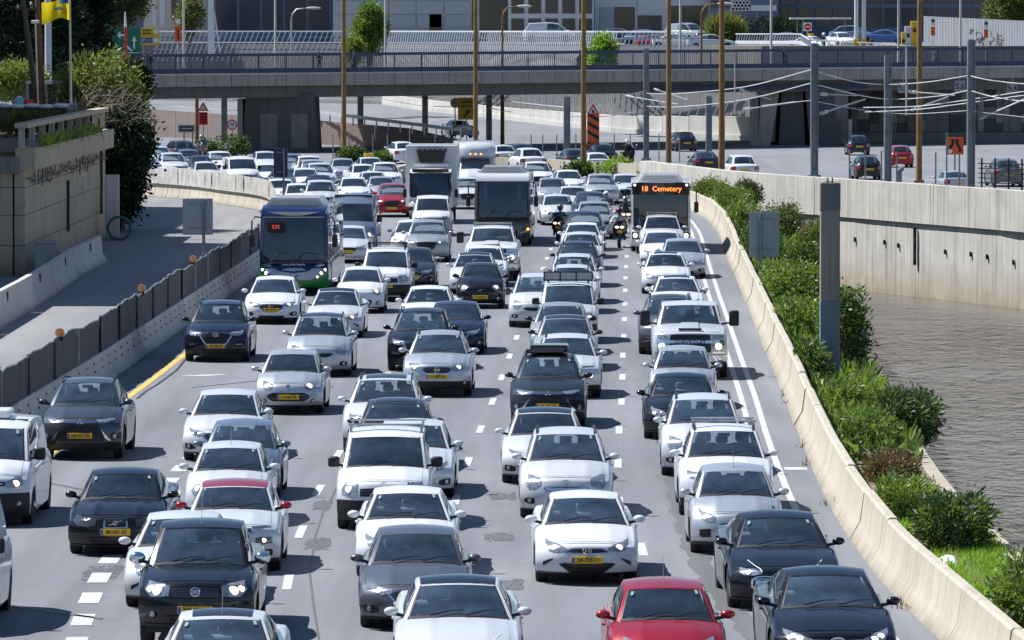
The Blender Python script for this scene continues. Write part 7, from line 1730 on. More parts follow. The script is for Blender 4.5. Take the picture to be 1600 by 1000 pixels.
# ---------------------------------------------------------------- traffic
def heading(D, X):
    d = min(max(D, 84), 285)
    tb = (Xb(d + 9) - Xb(d - 9)) / 18; tl = (Xl(min(d, 200) + 9) - Xl(min(d, 200) - 9)) / 18
    w = min(max((X - Xl(min(d, 215))) / max(Xb(d) - Xl(min(d, 215)), 1), 0), 1)
    return -math.atan(tl + (tb - tl) * w)
QUEUE = 'cars queuing on the motorway'
PLATES = ['12-648-73', '71-305-48', '33-816-02', '58-447-91', '86-120-35', '27-963-54', '40-518-67', '95-274-13', '64-739-80', '19-082-46', '52-631-77', '78-914-25', '36-250-88', '81-473-19', '47-895-60', '23-167-34', '69-542-01', '90-328-76', '15-701-92', '44-086-53']
def V(model, cx, roof_y, col, label, name=None, yaw=None, lit=False, plate=None, ex='', rear=False, group=QUEUE, z=0.0, mirror=None, D=None, tier=None):
    M = MODELS[model]; H = M['H']
    p = at(cx, roof_y, z + H) if D is None else atd(cx, roof_y, D)
    back = M['yh'] + .25 * (M['yr'] - M['yh'])
    if rear: back = (M['L'] - M['yr'])
    D0 = p.y - back; X0 = p.x * (1 if D is not None else 1)
    yw = heading(D0, X0) if yaw is None else R(yaw)
    loc = Vector((X0, p.y, z)) - Vector((-math.sin(yw) * back, math.cos(yw) * back, 0))
    if rear:
        # seen from behind: turn the car round, its tail where the nose would be
        L = M['L']; back = L - M['yr'] + .3
        loc = Vector((X0, p.y, z)) + Matrix.Rotation(yw, 3, 'Z') @ Vector((0, M['yr'] - .3, 0)); yw += math.pi
    t = tier if tier is not None else 0 if D0 < 150 else 1 if D0 < 225 else 2
    if plate is None and D0 < 260: plate = PLATES[len(CARS) % len(PLATES)]
    if col == 'paint_white' and len(CARS) % 5 in (1, 3): col = 'paint_pearl'
    nm = name or {'small': 'hatchback', 'punto': 'hatchback', 'hatch': 'hatchback', 'iten': 'hatchback', 'cthree': 'hatchback', 'sedan': 'sedan', 'sonata': 'sedan', 'camry': 'sedan', 'oldsedan': 'sedan', 'merc': 'sedan', 'suv': 'suv', 'cross': 'suv', 'qash': 'suv', 'kona': 'suv', 'mpv': 'minivan', 'partner': 'small_van', 'van': 'van', 'ducato': 'van', 'pickup': 'pickup_truck', 'bigpickup': 'pickup_truck', 'citybus': 'city_bus', 'coach': 'coach', 'truckcab': 'box_truck'}[model]
    cat_ = {'hatchback': 'car', 'sedan': 'car', 'suv': 'car', 'minivan': 'car', 'small_van': 'van', 'pickup_truck': 'pickup truck', 'city_bus': 'bus', 'coach': 'bus', 'box_truck': 'truck', 'taxi': 'taxi'}.get(nm, nm.replace('_', ' '))
    root = vehicle(model, nm, loc, yw, col, label, cat_, group, t, lit, plate if t < 2 else ('' if plate else None), rear, mirror)
    for e in ex.split():
        if e == 'fin': add_antenna(root, M)
        elif e == 'ant': add_antenna(root, M, 'rod')
        elif e == 'bars': add_bars(root, M, 2, 1.05, .10, 'galvanised')
        elif e == 'rack': 
            add_bars(root, M, 4, .98, .14, 'black_plastic')
            for s in (-1, 1):
                a, b = M['row_pt'](M['roof'](.2), s * .93), M['row_pt'](M['roof'](.75), s * .93); m = MB(); m.beam(a + Vector((0, 0, .17)), b + Vector((0, 0, .17)), .04, .05); m.build('roof_rack', 'black_plastic', root)
        elif e == 'sunroof': add_overlay(root, M, 'dark_glass', .10, .50, .72)
        elif e == 'darkroof': add_overlay(root, M, 'paint_black', .02, .97, .93, 'roof_panel')
        elif e == 'redroof': add_overlay(root, M, 'paint_red', .01, .97, .96, 'roof_panel')
        elif e == 'box':
            m = MB(); m.cbox((0, M['yh'] + .8, M['H'] + .10), (.92, 1.0, .17), .06); m.cbox((-.1, M['yh'] + .25, M['H'] + .05), (.9, .3, .10), .03); m.build('roof_box', 'paint_darkgrey', root)
        elif e == 'taxi':
            m = MB(); m.cbox((0, M['yh'] + .5, M['H'] + .12), (.62, .22, .2), .04); m.build('roof_sign', 'sign_yellow', root)
        elif e == 'mesh':
            m = MB(); y = M['yh'] + .15; z_ = M['H']
            for dz in (.02, .27): m.tube([(-.72, y, z_ + dz), (.72, y, z_ + dz)], .022, 6)
            for k in range(4): m.tube([(-.72 + .48 * k, y, z_ - .02), (-.72 + .48 * k, y, z_ + .27)], .02, 6)
            m.build('rack_frame', 'black_plastic', root); m = MB(); m.box((0, y + .02, z_ + .145), (1.42, .01, .22)); m.build('rack_mesh', 'paint_lightgrey', root)
            add_bars(root, M, 3, .95, .10)
        elif e == 'ac':
            m = MB(); m.cbox((.0, M['yh'] + 1.0, M['H'] + .07), (.75, .9, .16), .05); m.build('roof_unit', 'paint_white', root)
        elif e == 'roofbars3': add_bars(root, M, 3, 1.0, .09, 'galvanised')
    CARS.append((root, model, D0)); return root
# nearest rows first
V('sedan', 348, 953, 'paint_pearl', 'white sedan cut off by the bottom edge in front of the black pickup', ex='sunroof ant', lit=False)
V('sonata', 715, 900, 'paint_white', 'white saloon with a creased bonnet and dark roof at the bottom centre', lit=True, ex='darkroof')
V('punto', 1036, 905, 'paint_red', 'red hatchback with a tall aerial at the bottom edge', ex='ant')
V('camry', 1288, 886, 'paint_black', 'black saloon nearest the barrier at the bottom right', lit=True, ex='fin')
V('van', -96, 782, 'paint_white', 'white van of which only the black mirror and flank enter the frame', plate='')
V('pickup', 316, 812, 'paint_black', 'black pickup with chrome mirrors and big clear headlights', lit=True, plate='359-43-301', mirror='chrome', ex='ant')
V('sedan', 287, 799, 'paint_white', 'white sedan almost hidden behind the black pickup', lit=False)
V('hatch', 650, 822, 'paint_grey', 'grey hatchback with one lit lamp between two white sedans', lit=True, plate='')
V('sonata', 1214, 798, 'paint_black', 'black saloon with chrome light strips up its bonnet beside the barrier', lit=True, ex='fin')
V('sedan', 913, 767, 'paint_white', 'white sedan alone in its lane with plate 24-729-11', lit=True, plate='24-729-11')
V('sedan', 637, 760, 'paint_white', 'white sedan between the small van with roof bars and the grey hatchback', ex='fin')
V('cthree', 368, 750, 'paint_white', 'white hatchback with a red roof and red mirrors', mirror='paint_red', ex='redroof', lit=True)
V('oldsedan', 195, 731, 'paint_black', 'old black sedan with a slashed square grille straddling the block markings', plate='80-501-67')
V('iten', 1145, 725, 'paint_silver', 'silver hatchback with a black hexagonal grille', lit=True, plate='84-162-17', ex='ant')
V('small', 362, 690, 'paint_pearl', 'small cream white hatchback behind the red roofed one', ex='ant', lit=True, plate='')
V('partner', 604, 668, 'paint_white', 'white small van with roof bars and black mirrors', lit=True, ex='bars', plate='')
V('mpv', 884, 668, 'paint_white', 'white minivan with roof rails and a three bar grille')
V('suv', 1130, 663, 'paint_white', 'white suv with silver roof bars in the lane by the barrier', ex='bars')
V('hatch', 646, 655, 'paint_white', 'white hatchback mostly hidden behind the small van with roof bars', lit=False)
V('iten', 381, 655, 'paint_bluegrey', 'blue grey hatchback half hidden by the cream white one', lit=True)
V('van', -14, 652, 'paint_white', 'white panel van with a black bumper at the left edge', lit=True, ex='ac', plate='')
V('hatch', 851, 637, 'paint_white', 'white car peeking out left behind the minivan with rails', lit=False, ex='darkroof')
V('hatch', 620, 622, 'paint_darkgrey', 'dark grey car with black sunroof between two white cars', ex='sunroof')
V('mpv', 1097, 615, 'paint_white', 'white car behind the suv with silver roof bars', lit=True)
V('hatch', 357, 608, 'paint_pearl', 'pearl white hatchback behind the blue grey one', lit=False)
V('cross', 139, 590, 'paint_graphite', 'dark grey suv with chrome blades and plate 204-43-202', plate='204-43-202', ex='fin')
V('suv', 604, 585, 'paint_white', 'white suv just ahead of the dark car with black sunroof', ex='sunroof')
V('sedan', 1064, 582, 'paint_black', 'black sedan in the barrier lane ahead of a silver one', lit=False)
V('cross', 858, 551, 'paint_darkgrey', 'dark suv carrying a grey roof box', ex='box', plate='74-536-56')
V('punto', 458, 546, 'paint_silver', 'silver hatchback alone in its lane with both lamps lit', lit=True, plate='17-035-78')
V('iten', 1066, 540, 'paint_silver', 'silver white hatchback right in front of the big chrome pickup', lit=True)
V('kona', 886, 521, 'paint_white', 'white crossover with low round lamps behind the suv carrying a roof box', lit=True)
V('qash', 687, 516, 'paint_silver', 'silver crossover with a v shaped badge grille', plate='11-387-56', lit=True)
V('hatch', 884, 492, 'paint_silver', 'silver hatchback with a dark roof and black mirrors', ex='darkroof', lit=True, mirror='paint_black')
V('mpv', 503, 489, 'paint_silver', 'silver minivan near the middle left lane behind a small hatchback', lit=True, ex='darkroof')
V('suv', 660, 481, 'paint_black', 'black suv just behind the silver crossover', lit=False)
V('hatch', 877, 472, 'paint_lightgrey', 'grey hatchback behind the silver one with black mirrors', mirror='paint_black')
V('hatch', 713, 470, 'paint_navy', 'navy hatchback right of the black suv')
V('bigpickup', 1077, 470, 'paint_white', 'huge white pickup with chrome grille lettering and tow mirrors', lit=True)
V('suv', 345, 469, 'paint_navy', 'dark blue suv alone beside the black fence', plate='49-230-81')
V('suv', 1046, 460, 'paint_grey', 'grey suv hidden behind the huge white pickup', ex='sunroof', tier=1)
V('sedan', 527, 450, 'paint_pearl', 'white sedan behind the silver minivan in the left lanes', lit=True, ex='darkroof')
V('sedan', 671, 446, 'paint_white', 'white sedan behind the navy hatchback')
V('partner', 888, 438, 'paint_white', 'white small van with a mesh roof rack', ex='mesh', lit=True)
V('hatch', 430, 431, 'paint_white', 'white hatchback right in front of the green bus', lit=True, plate='98-157-54')
V('sedan', 1057, 430, 'paint_white', 'white sedan with sunroof behind the huge white pickup', ex='sunroof')
V('mpv', 840, 427, 'paint_white', 'white minivan with black mirrors left of the mesh rack van', mirror='paint_black', lit=True)
V('small', 566, 416, 'paint_white', 'small white hatchback with round lamps below the roof rack van', lit=True, plate='52-778-12')
V('kona', 893, 413, 'paint_white', 'white car with rails just behind the mesh rack van')
V('small', 752, 410, 'paint_black', 'small black hatchback with long lit headlamps', lit=True, plate='73-404-87')
V('suv', 897, 396, 'paint_pearl', 'pearl white car two behind the mesh rack van')
V('sedan', 742, 394, 'paint_white', 'white sedan directly behind the small black hatchback', ex='darkroof')
V('merc', 1040, 393, 'paint_white', 'white saloon with a round star badge and bar grille', lit=True, ex='sunroof')
V('hatch', 646, 386, 'paint_darkgrey', 'dark grey hatchback tucked behind the roof rack van')
V('hatch', 757, 383, 'paint_white', 'white hatchback between the white sedan and the tall white pickup')
V('partner', 605, 386, 'paint_white', 'white small van with a black roof rack and black bumper', ex='rack')
V('qash', 903, 377, 'paint_darkgrey', 'dark roofed grey suv in the dense middle lane', ex='darkroof')
V('hatch', 1066, 372, 'paint_silver', 'silver hatchback overlapping the white saloon near the double lines', lit=False)
V('sedan', 908, 362, 'paint_white', 'white sedan behind the dark roofed suv in the dense lane')
V('hatch', 1034, 359, 'paint_white', 'white hatchback behind the silver one near the double lines')
V('bigpickup', 770, 352, 'paint_white', 'tall white pickup with an orange side lamp in front of the grey coach', lit=True, ex='roofbars3', tier=2)
V('hatch', 546, 352, 'paint_white', 'white hatchback beside the green bus flank')
V('sedan', 910, 347, 'paint_white', 'white sedan with two dark headrests showing in the dense lane')
V('suv', 669, 343, 'paint_lightgrey', 'light grey suv with lit lamps left of the tall white pickup', lit=True)
V('hatch', 645, 343, 'paint_white', 'white hatchback peeking out left of the light grey suv')
V('sedan', 532, 338, 'paint_pearl', 'white sedan squeezed between the green bus and the dark fronted van')
V('suv', 1034, 335, 'paint_white', 'white suv with roof bars in front of the city bus', ex='bars')
V('suv', 913, 329, 'paint_navy', 'navy suv beside the green shirted rider', lit=True)
V('suv', 928, 314, 'paint_lightgrey', 'light grey suv behind the navy suv')
V('partner', 676, 305, 'paint_white', 'old white van with an orange side lamp below the box truck', lit=False)
V('ducato', 553, 303, 'paint_bluegrey', 'tall blue grey van with a dark front bumper behind the green bus', lit=True, ex='')
V('hatch', 870, 303, 'paint_white', 'white hatchback right of the grey coach beside the green shirted rider', yaw=3, lit=True)
V('suv', 922, 299, 'paint_darkgrey', 'dark grey suv behind the light grey suv')
V('sedan', 895, 290, 'paint_white', 'white sedan left of the dark grey suv in the far dense lane')
V('suv', 614, 286, 'paint_red', 'red suv in front of the box truck', lit=True, plate='66-120-38')
V('hatch', 862, 277, 'paint_lightgrey', 'light grey hatchback behind the grey coach roof', yaw=3)
V('suv', 731, 276, 'paint_white', 'white suv between the box truck and the grey coach')
V('suv', 938, 271, 'paint_silver', 'silver suv with a black grille near the median planting', yaw=2)
V('kona', 977, 271, 'paint_white', 'white suv left of the city bus roof', yaw=2)
V('sedan', 887, 265, 'paint_white', 'white sedan in the farthest row below the median planting', yaw=4)
V('suv', 838, 252, 'paint_white', 'white suv at the far end of the queue against the median wall', yaw=4)
# the far left stream
L_ = 'cars streaming in from the far left'
for m, x, y, c, lab, kw in (
 ('suv', 246, 228, 'paint_white', 'white suv farthest left beyond the wrapped barrier', dict(yaw=11)),
 ('sedan', 224, 248, 'paint_black', 'black sedan half hidden by the ivy', dict(yaw=11)),
 ('suv', 268, 238, 'paint_white', 'white suv with a black bonnet and an orange sticker in the far left stream', dict(yaw=11, ex='')),
 ('sedan', 293, 233, 'paint_bluegrey', 'blue grey sedan behind the white suv with black bonnet', dict(yaw=11)),
 ('sedan', 312, 243, 'paint_darkgrey', 'dark grey sedan left of a white sedan in the far left stream', dict(yaw=12)),
 ('sedan', 320, 252, 'paint_white', 'white sedan left of the boxy white van by the wrapped barrier', dict(yaw=10)),
 ('suv', 342, 236, 'paint_white', 'white suv with dark windows behind the boxy white van', dict(yaw=11)),
 ('sedan', 237, 255, 'paint_silver', 'silver taxi like sedan touching the wrapped barrier', dict(yaw=11)),
 ('sedan', 261, 260, 'paint_white', 'white sedan lowest behind the left end of the wrapped barrier', dict(yaw=11)),
 ('van', 375, 244, 'paint_white', 'boxy white van just beyond the wrapped barrier', dict(yaw=10)),
 ('hatch', 414, 236, 'paint_white', 'white hatchback left of the narrow dark sign back', dict(yaw=9)),
 ('sedan', 416, 255, 'paint_white', 'white sedan with a red lamp right of the boxy white van', dict(yaw=9)),
 ('suv', 454, 240, 'paint_bluegrey', 'blue grey suv just right of the narrow dark sign back', dict(yaw=7)),
 ('suv', 482, 243, 'paint_white', 'white suv at the foot of the wide bridge pier', dict(yaw=7)),
 ('suv', 488, 249, 'paint_silver', 'silver suv second in line from the wide bridge pier', dict(yaw=7)),
 ('suv', 499, 254, 'paint_white', 'white suv third in line from the wide bridge pier', dict(yaw=6)),
 ('sedan', 498, 273, 'paint_navy', 'navy sedan between two white cars right of the sign back', dict(yaw=5)),
 ('suv', 500, 281, 'paint_white', 'white suv nearest of the line before the green bus roof', dict(yaw=4, lit=False)),
 ('sedan', 438, 279, 'paint_white', 'white sedan behind the right end of the wrapped barrier', dict(yaw=7)),
 ('hatch', 467, 286, 'paint_white', 'white hatchback squeezed beside the wrapped barrier end', dict(yaw=5)),
 ('sedan', 535, 247, 'paint_silver', 'silver sedan behind two white cars left of the taxi', dict(yaw=5)),
 ('sedan', 566, 256, 'paint_white', 'white sedan below the taxi showing its whole flank', dict(yaw=10)),
 ('sedan', 582, 267, 'paint_pearl', 'pearl white sedan left of the red suv roof', dict(yaw=5)),
 ('hatch', 552, 276, 'paint_white', 'white hatchback behind the tall blue grey van', dict(yaw=4)),
 ('sedan', 595, 275, 'paint_silver', 'silver sedan directly behind the red suv', dict(yaw=4)),
 ('sedan', 577, 245, 'paint_white', 'white taxi with a yellow roof sign by the median shrubs', dict(yaw=10, ex='taxi', name='taxi')),
 ('suv', 601, 253, 'paint_white', 'white suv right of the taxi by the median wall', dict(yaw=6)),
 ('hatch', 445, 262, 'paint_grey', 'grey hatchback hidden behind the narrow dark sign back', dict(yaw=8)),
 ('hatch', 476, 262, 'paint_white', 'white hatchback left of the navy sedan', dict(yaw=6)),
): V(m, x, y, c, lab, group=L_, **kw)
# the other carriageway, seen from behind
O_ = 'cars driving away on the opposite carriageway'
for m, x, y, c, lab, kw in (
 ('kona', 630, 221, 'paint_white', 'white crossover driving off above the box truck', dict(yaw=14)),
 ('sedan', 716, 187, 'paint_silver', 'silver sedan with red lamps by the yellow arrow board', dict(yaw=14, z=.75)),
 ('suv', 828, 231, 'paint_white', 'white suv driving off behind the median wall', dict(yaw=12)),
 ('hatch', 786, 226, 'paint_white', 'white hatchback left of the driving off white suv', dict(yaw=12)),
 ('hatch', 815, 224, 'paint_navy', 'dark hatchback just behind the driving off white suv', dict(yaw=12)),
 ('sedan', 932, 238, 'paint_white', 'white sedan driving off below the striped orange sign', dict(yaw=8)),
 ('suv', 942, 224, 'paint_navy', 'navy suv driving off right of the striped orange sign', dict(yaw=7)),
 ('hatch', 898, 232, 'paint_darkgrey', 'dark hatchback left of the striped orange sign', dict(yaw=9)),
 ('iten', 1071, 206, 'paint_navy', 'dark hatchback alone right of a rust pole on the far road', dict(yaw=6)),
 ('sedan', 1102, 236, 'paint_darkgrey', 'dark sedan behind the short steel mast and wooden prop', dict(yaw=6)),
 ('suv', 1160, 242, 'paint_white', 'white suv driving off left of the divided pier', dict(yaw=6)),
 ('iten', 1341, 211, 'paint_navy', 'dark hatchback in the shade right of the divided pier', dict(yaw=2)),
 ('iten', 1356, 243, 'paint_black', 'black hatchback behind the thin track posts', dict(yaw=4)),
 ('iten', 1407, 227, 'paint_red', 'red hatchback on the opposite carriageway', dict(yaw=4)),
 ('sedan', 1491, 266, 'paint_silver', 'silver sedan low behind the river wall posts', dict(yaw=6)),
 ('suv', 1572, 248, 'paint_grey', 'grey suv behind the mesh fence at the right edge', dict(yaw=4)),
 ('suv', 285, 219, 'paint_darkgrey', 'dark suv driving off on the road behind the far left stream', dict(yaw=16)),
): V(m, x, y, c, lab, rear=True, group=O_, tier=2, **kw)
# parked and moving on the upper street (seen from the side)
U_ = 'vehicles on the upper street'
for m, x, y, D, c, lab, yw in (
 ('van', 858, 34, 540, 'paint_white', 'white panel van seen from the side on the upper street', 92),
 ('suv', 968, 44, 535, 'paint_darkgrey', 'dark suv parked right of the white panel van', 80),
 ('suv', 1012, 46, 530, 'paint_bluegrey', 'blue grey suv parked behind the leaning bars', 70),
 ('hatch', 1030, 54, 512, 'paint_red', 'red car parked behind the leaning bars', 75),
 ('sedan', 1058, 52, 508, 'paint_white', 'white car in front of the boxy pale van', 70),
 ('sedan', 1112, 53, 500, 'paint_silver', 'silver car seen from the side before the reed plant', 90),
 ('van', 1072, 28, 560, 'paint_lightgrey', 'boxy pale van parked behind the white car', 40),
 ('sedan', 1268, 56, 508, 'paint_white', 'white car left of the taxi on the upper street', 50),
 ('sedan', 1314, 50, 512, 'paint_white', 'white taxi with a yellow roof sign on the upper street', 20),
 ('suv', 1332, 39, 545, 'paint_bluegrey', 'blue suv under the shelter roof', 80),
 ('sedan', 1385, 46, 535, 'paint_blue', 'blue car in the shade right of the flag poles', 75),
 ('sedan', 1232, 50, 545, 'paint_grey', 'grey car behind the no entry sign', 85)):
    M = MODELS[m]; p = atd(x, y, D); rz = R(yw); ctr = Vector((0, M['L'] / 2, 0)); ctr.rotate(Matrix.Rotation(rz, 3, 'Z'))
    zr = min(max(p.z - M['H'], 7.0), UZ + .12)
    vehicle(m, 'taxi' if 'taxi' in lab else ('van' if m == 'van' else 'parked_car'), Vector((p.x, D, zr)) - ctr, rz, c, lab, 'van' if m == 'van' else 'taxi' if 'taxi' in lab else 'car', U_, 2)
p = atd(1314, 47, 512); m = MB(); tx = [o for o in bpy.data.objects if o.name.startswith('taxi') and o.location.y > 450][0]
m.cbox((0, 2.3, MODELS['sedan']['H'] + .10), (.6, .22, .2), .04); m.build('roof_sign', 'sign_yellow', tx)

# --- buses, truck, motorhome
def bus_common(root, M, pod='paint_white', pod_w=1.9):
    H = M['H']; y = 2.0
    m = MB(); m.prism([(-pod_w / 2 - .12, H - .06), (pod_w / 2 + .12, H - .06), (pod_w / 2 - .12, H + .26), (-pod_w / 2 + .12, H + .26)], y - .9, y + 2.6, 'xz'); m.build('roof_unit', pod, root)
    m = MB(); m.prism([(-pod_w / 2 + .06, H + .02), (pod_w / 2 - .06, H + .02), (pod_w / 2 - .22, H + .20), (-pod_w / 2 + .22, H + .20)], y - .93, y - .88, 'xz'); m.build('unit_grille', 'paint_lightgrey', root)
    m = MB(); m.box((0, 5.9, .75), (2.2, 10.6, .12)); m.build('floor', 'dark_cloth', root)
    se = MB(); se.cbox((0, 0, .45), (.95, .45, .14), .05); se.cbox((0, .25, .85), (.95, .14, .85), .06); sm = se.mesh('seat', ('seat_cloth',), 50)
    for k in range(6):
        for x in (-.68, .68): link('seat', sm, root, (x, 2.6 + 1.3 * k, .8))
    m = MB(); m.box((0, 2.15, 1.9), (2.3, .05, 2.1)); m.build('blackout_bulkhead', 'tarp_dark', root)  # added dark panel, blocks light so the bus windscreen stays evenly dark
    m = MB(); m.cbox((.0, .55, 1.15), (2.1, .5, .25), .06); m.build('dashboard', 'dark_cloth', root)
    m = MB(); m.tube(ellipse((0, 0, 0), .23, .23), .02, 6, caps=False); m.beam((-.2, 0, 0), (.2, 0, 0), .04, .03); w = m.build('steering_wheel', 'black_plastic', root, smooth=50, loc=(.6, .75, 1.42)); w.rotation_euler = (-.9, 0, 0)
    zc_, yc_ = M['zc'], M['yc']
    for x in (-.55, .35): q = MB(); q.tube([(x - .25, yc_ - .02, zc_ + .02), (x, yc_ + .02, zc_ + .34), (x + .55, yc_ + .05, zc_ + .30)], [.025, .02, .014], 5); q.build('wiper', 'black_plastic', root)
    for s in (-1, 1):
        q = MB(); q.cbox((s * (M['hw'] + .20), -.12, 1.95), (.19, .14, .46), .05); mo = q.build('wing_mirror', 'black_plastic', root)
        q = MB(); q.tube([(s * (M['hw'] - .10), .25, 2.75), (s * (M['hw'] + .10), -.05, 2.78), (s * (M['hw'] + .20), -.12, 2.62), (s * (M['hw'] + .20), -.12, 2.15)], .028, 6); q.build('mirror_arm', 'black_plastic', mo)
def fpatch(root, M, name, up, lo, mm, off=.01, sgn=None, **k):
    m = MB()
    if sgn is None: M['patch'](m, up, lo, off, 20, 4, sym=True, **k)
    else: M['patch'](m, up, lo, off, 10, 3, sgn=sgn, **k)
    return m.build(name, mm, root, smooth=45)
def bulb(root, M, a, f, r, mm='led_lit', off=.02):
    for s in (-1, 1):
        p = M['fs'](s * a, f) + M['nrm'](s * a, f) * off; m = MB(); m.ball((0, 0, 0), (r, r * .4, r), 12, 6); m.build('headlight', mm, root, smooth=60, loc=tuple(p))
mat('led_red', (.3, .02, .03), .5, emit=(1.0, .10, .14), estr=.4); mat('led_orange', (.4, .1, .02), .5, emit=(1.0, .22, .04), estr=1.7); mat('mask_black', (.008, .009, .012), .12, coat=1)
M = MODELS['coach']
gb = V('coach', 466, 318, 'paint_busnavy', 'navy and grey bus with a green bumper beside the black fence', name='coach', plate='')
bus_common(gb, M)
fpatch(gb, M, 'lower_front', [(0, 1.5), (.985, 1.5)], [(0, 0), (.985, 0)], 'paint_lavender', .018)
for s in (-1, 1):
    m = MB(); m.box((s * (M['hw'] + .004), 6.6, .80), (.02, 9.6, .62)); m.build('side_panel', 'paint_lavender', gb); m = MB(); m.box((s * (M['hw'] * .95), 6.0, 2.94), (.05, 11, .12)); m.build('roof_edge', 'paint_pearl', gb)
fpatch(gb, M, 'front_mask', [(0, 2.4), (.99, 2.4)], [(0, .62), (.4, .70), (.7, .95), (.9, 1.35), (.99, 1.9)], 'paint_busnavy', .030)
fpatch(gb, M, 'front_bumper', [(0, .30), (.55, .32), (.72, .48), (.99, .82)], [(0, 0), (.99, 0)], 'paint_green', .034)
for s in (1, -1): fpatch(gb, M, 'lamp_panel', [(.60, .44), (.75, .64), (.97, .98)], [(.60, .38), (.75, .44), (.97, .70)], 'mask_black', .042, s)
for a, f, r in ((.68, .46, .045), (.79, .62, .058), (.89, .76, .05)): bulb(gb, M, a, f, r, off=.052)
q = M['fs'](0, 1.0); link('lettering', text_mesh('SCANIA', .15, 'white_ink', .004, sx=1.5), gb, (0, q.y - .05, 1.12)); m = MB(); m.box((0, q.y - .04, .86), (.34, .02, .10)); m.build('crest', 'white_ink', gb)
q = M['fs'](0, .5); m = MB(); m.prism([(-.12, .60), (.18, .76), (.04, .62), (.14, .60), (-.02, .52)], q.y - .03, q.y - .015, 'xz'); m.build('bird_emblem', 'paint_navy', gb)
m = MB(); m.grid([[Vector((x, .16 + .10 * abs(x) ** 2, z)) for z in (2.74, 2.95)] for x in np.linspace(-1.08, 1.08, 9)]); m.grid([[Vector((x, y, z)) for y, z in ((.14, 2.78), (.26, 2.97), (.6, 3.09), (1.3, 3.16))] for x in np.linspace(-1.12, 1.12, 9)]); m.build('header_panel', 'paint_busnavy', gb, smooth=50)
link('route_number', text_mesh('535', .19, 'led_red', .004), gb, (-.62, .02, 2.42))
m = MB(); m.box((-.62, .06, 2.42), (.62, .03, .34)); m.build('route_display', 'mask_black', gb)
gc = V('coach', 787, 268, 'paint_taupe', 'grey brown coach with a deep dark windscreen behind the tall white pickup', name='coach')
bus_common(gc, M, 'paint_pearl')
m = MB(); m.grid([[Vector((x, y, z)) for y, z in ((.20, 2.80), (.28, 2.99), (.6, 3.11), (1.3, 3.17))] for x in np.linspace(-1.14, 1.14, 9)]); m.build('header_panel', 'paint_pearl', gc, smooth=50)
fpatch(gc, M, 'front_mask', [(0, 1.9), (.98, 1.9)], [(0, 1.05), (.98, 1.05)], 'mask_black', .012); fpatch(gc, M, 'air_intake', [(0, .5), (.55, .5)], [(0, .2), (.5, .2)], 'black_plastic', .012)
bulb(gc, M, .82, .42, .09, 'lamp_shell'); bulb(gc, M, .90, .55, .06, 'amber_lit', .03)
for x in (-.72, .72): m = MB(); m.box((x, .42, 2.35), (.14, .03, .75)); m.build('sun_blind', 'lamp_shell', gc)
MC = MODELS['citybus']
cb = V('citybus', 1032, 281, 'paint_white', 'city bus showing 18 Cemetery on its orange display', name='city_bus')
bus_common(cb, MC, 'paint_white', 1.7)
m = MB(); m.grid([[Vector((x, .052 + .13 * abs(x / 1.21) ** 2 - .01, z)) for z in (2.46, 2.72, 2.96)] for x in np.linspace(-1.19, 1.19, 13)]); m.build('destination_display', 'mask_black', cb, smooth=50)
t1 = link('destination_text', text_mesh('18  Cemetery', .30, 'led_orange', .004), cb, (.02, .03, 2.70))
fpatch(cb, MC, 'front_mask', [(0, 1.9), (.99, 1.9)], [(0, 1.1), (.6, 1.1), (.99, .6)], 'mask_black', .012)
fpatch(cb, MC, 'front_panel', [(0, 1.05), (.6, 1.05), (.72, .9)], [(0, .0), (.72, 0)], 'paint_blue', .010)
for s in (1, -1): fpatch(cb, MC, 'lamp_panel', [(.74, .78), (.97, .80)], [(.74, .40), (.97, .42)], 'mask_black', .015, s)
bulb(cb, MC, .85, .60, .10, 'bulb_lit', .03)
for x in (-1.08, 1.08): m = MB(); m.ball((x, .12, 2.86), (.05, .03, .05), 8, 5); m.build('marker_lamp', 'led_lit', cb)
MT = MODELS['truckcab']
bt_ = V('truckcab', 673, 263, 'paint_white', 'white refrigerated box truck with a black cooling unit over the cab', name='box_truck', group=None)
m = MB(); m.cbox((0, 4.75, 2.25), (2.5, 5.0, 2.95), .04); m.build('cargo_box', 'paint_white', bt_)
m = MB(); m.prism([(-.56, 2.92), (.56, 2.92), (.72, 3.50), (-.72, 3.50)], 1.75, 2.25, 'xz'); m.build('cooling_unit', 'black_plastic', bt_)
m = MB(); m.box((0, .30, 2.56), (1.75, .12, .16)); m.build('sun_visor', 'mask_black', bt_)
for x in (-.95, .95): m = MB(); m.box((x, .25, 1.9), (.10, .10, 1.15)); m.build('pillar_trim', 'mask_black', bt_)
for k in range(6): m = MB(); m.tube([(-.62 + .25 * k, 1.74, 3.52), (-.50 + .25 * k, 1.74, 3.52)], .07, 6); m.build('fan_cover', 'rubber', bt_)
m = MB(); m.box((0, 1.9, 2.78), (1.7, .4, .14)); m.build('unit_tray', 'panel_white', bt_)
m = MB(); m.box((0, 4.6, .75), (1.0, 5.2, .3)); m.build('chassis', 'black_plastic', bt_)
wm_, rm_ = wheel_meshes(.48, .28)
for x in (-.95, .95): w = link('wheel', wm_, bt_, (x, 5.6, .48)); link('rim', rm_, w)
fpatch(bt_, MT, 'grille', [(0, .92), (.6, .92)], [(0, .45), (.6, .45)], 'black_plastic', .012); bulb(bt_, MT, .8, .2, .1, 'lamp_shell'); fpatch(bt_, MT, 'front_bumper', [(0, .18), (.98, .18)], [(0, 0), (.98, 0)], 'paint_grey', .03)
mh_ = V('ducato', 742, 233, 'paint_pearl', 'white motorhome with a rounded nose over its cab behind the grey coach', name='motorhome', group=None, yaw=2)
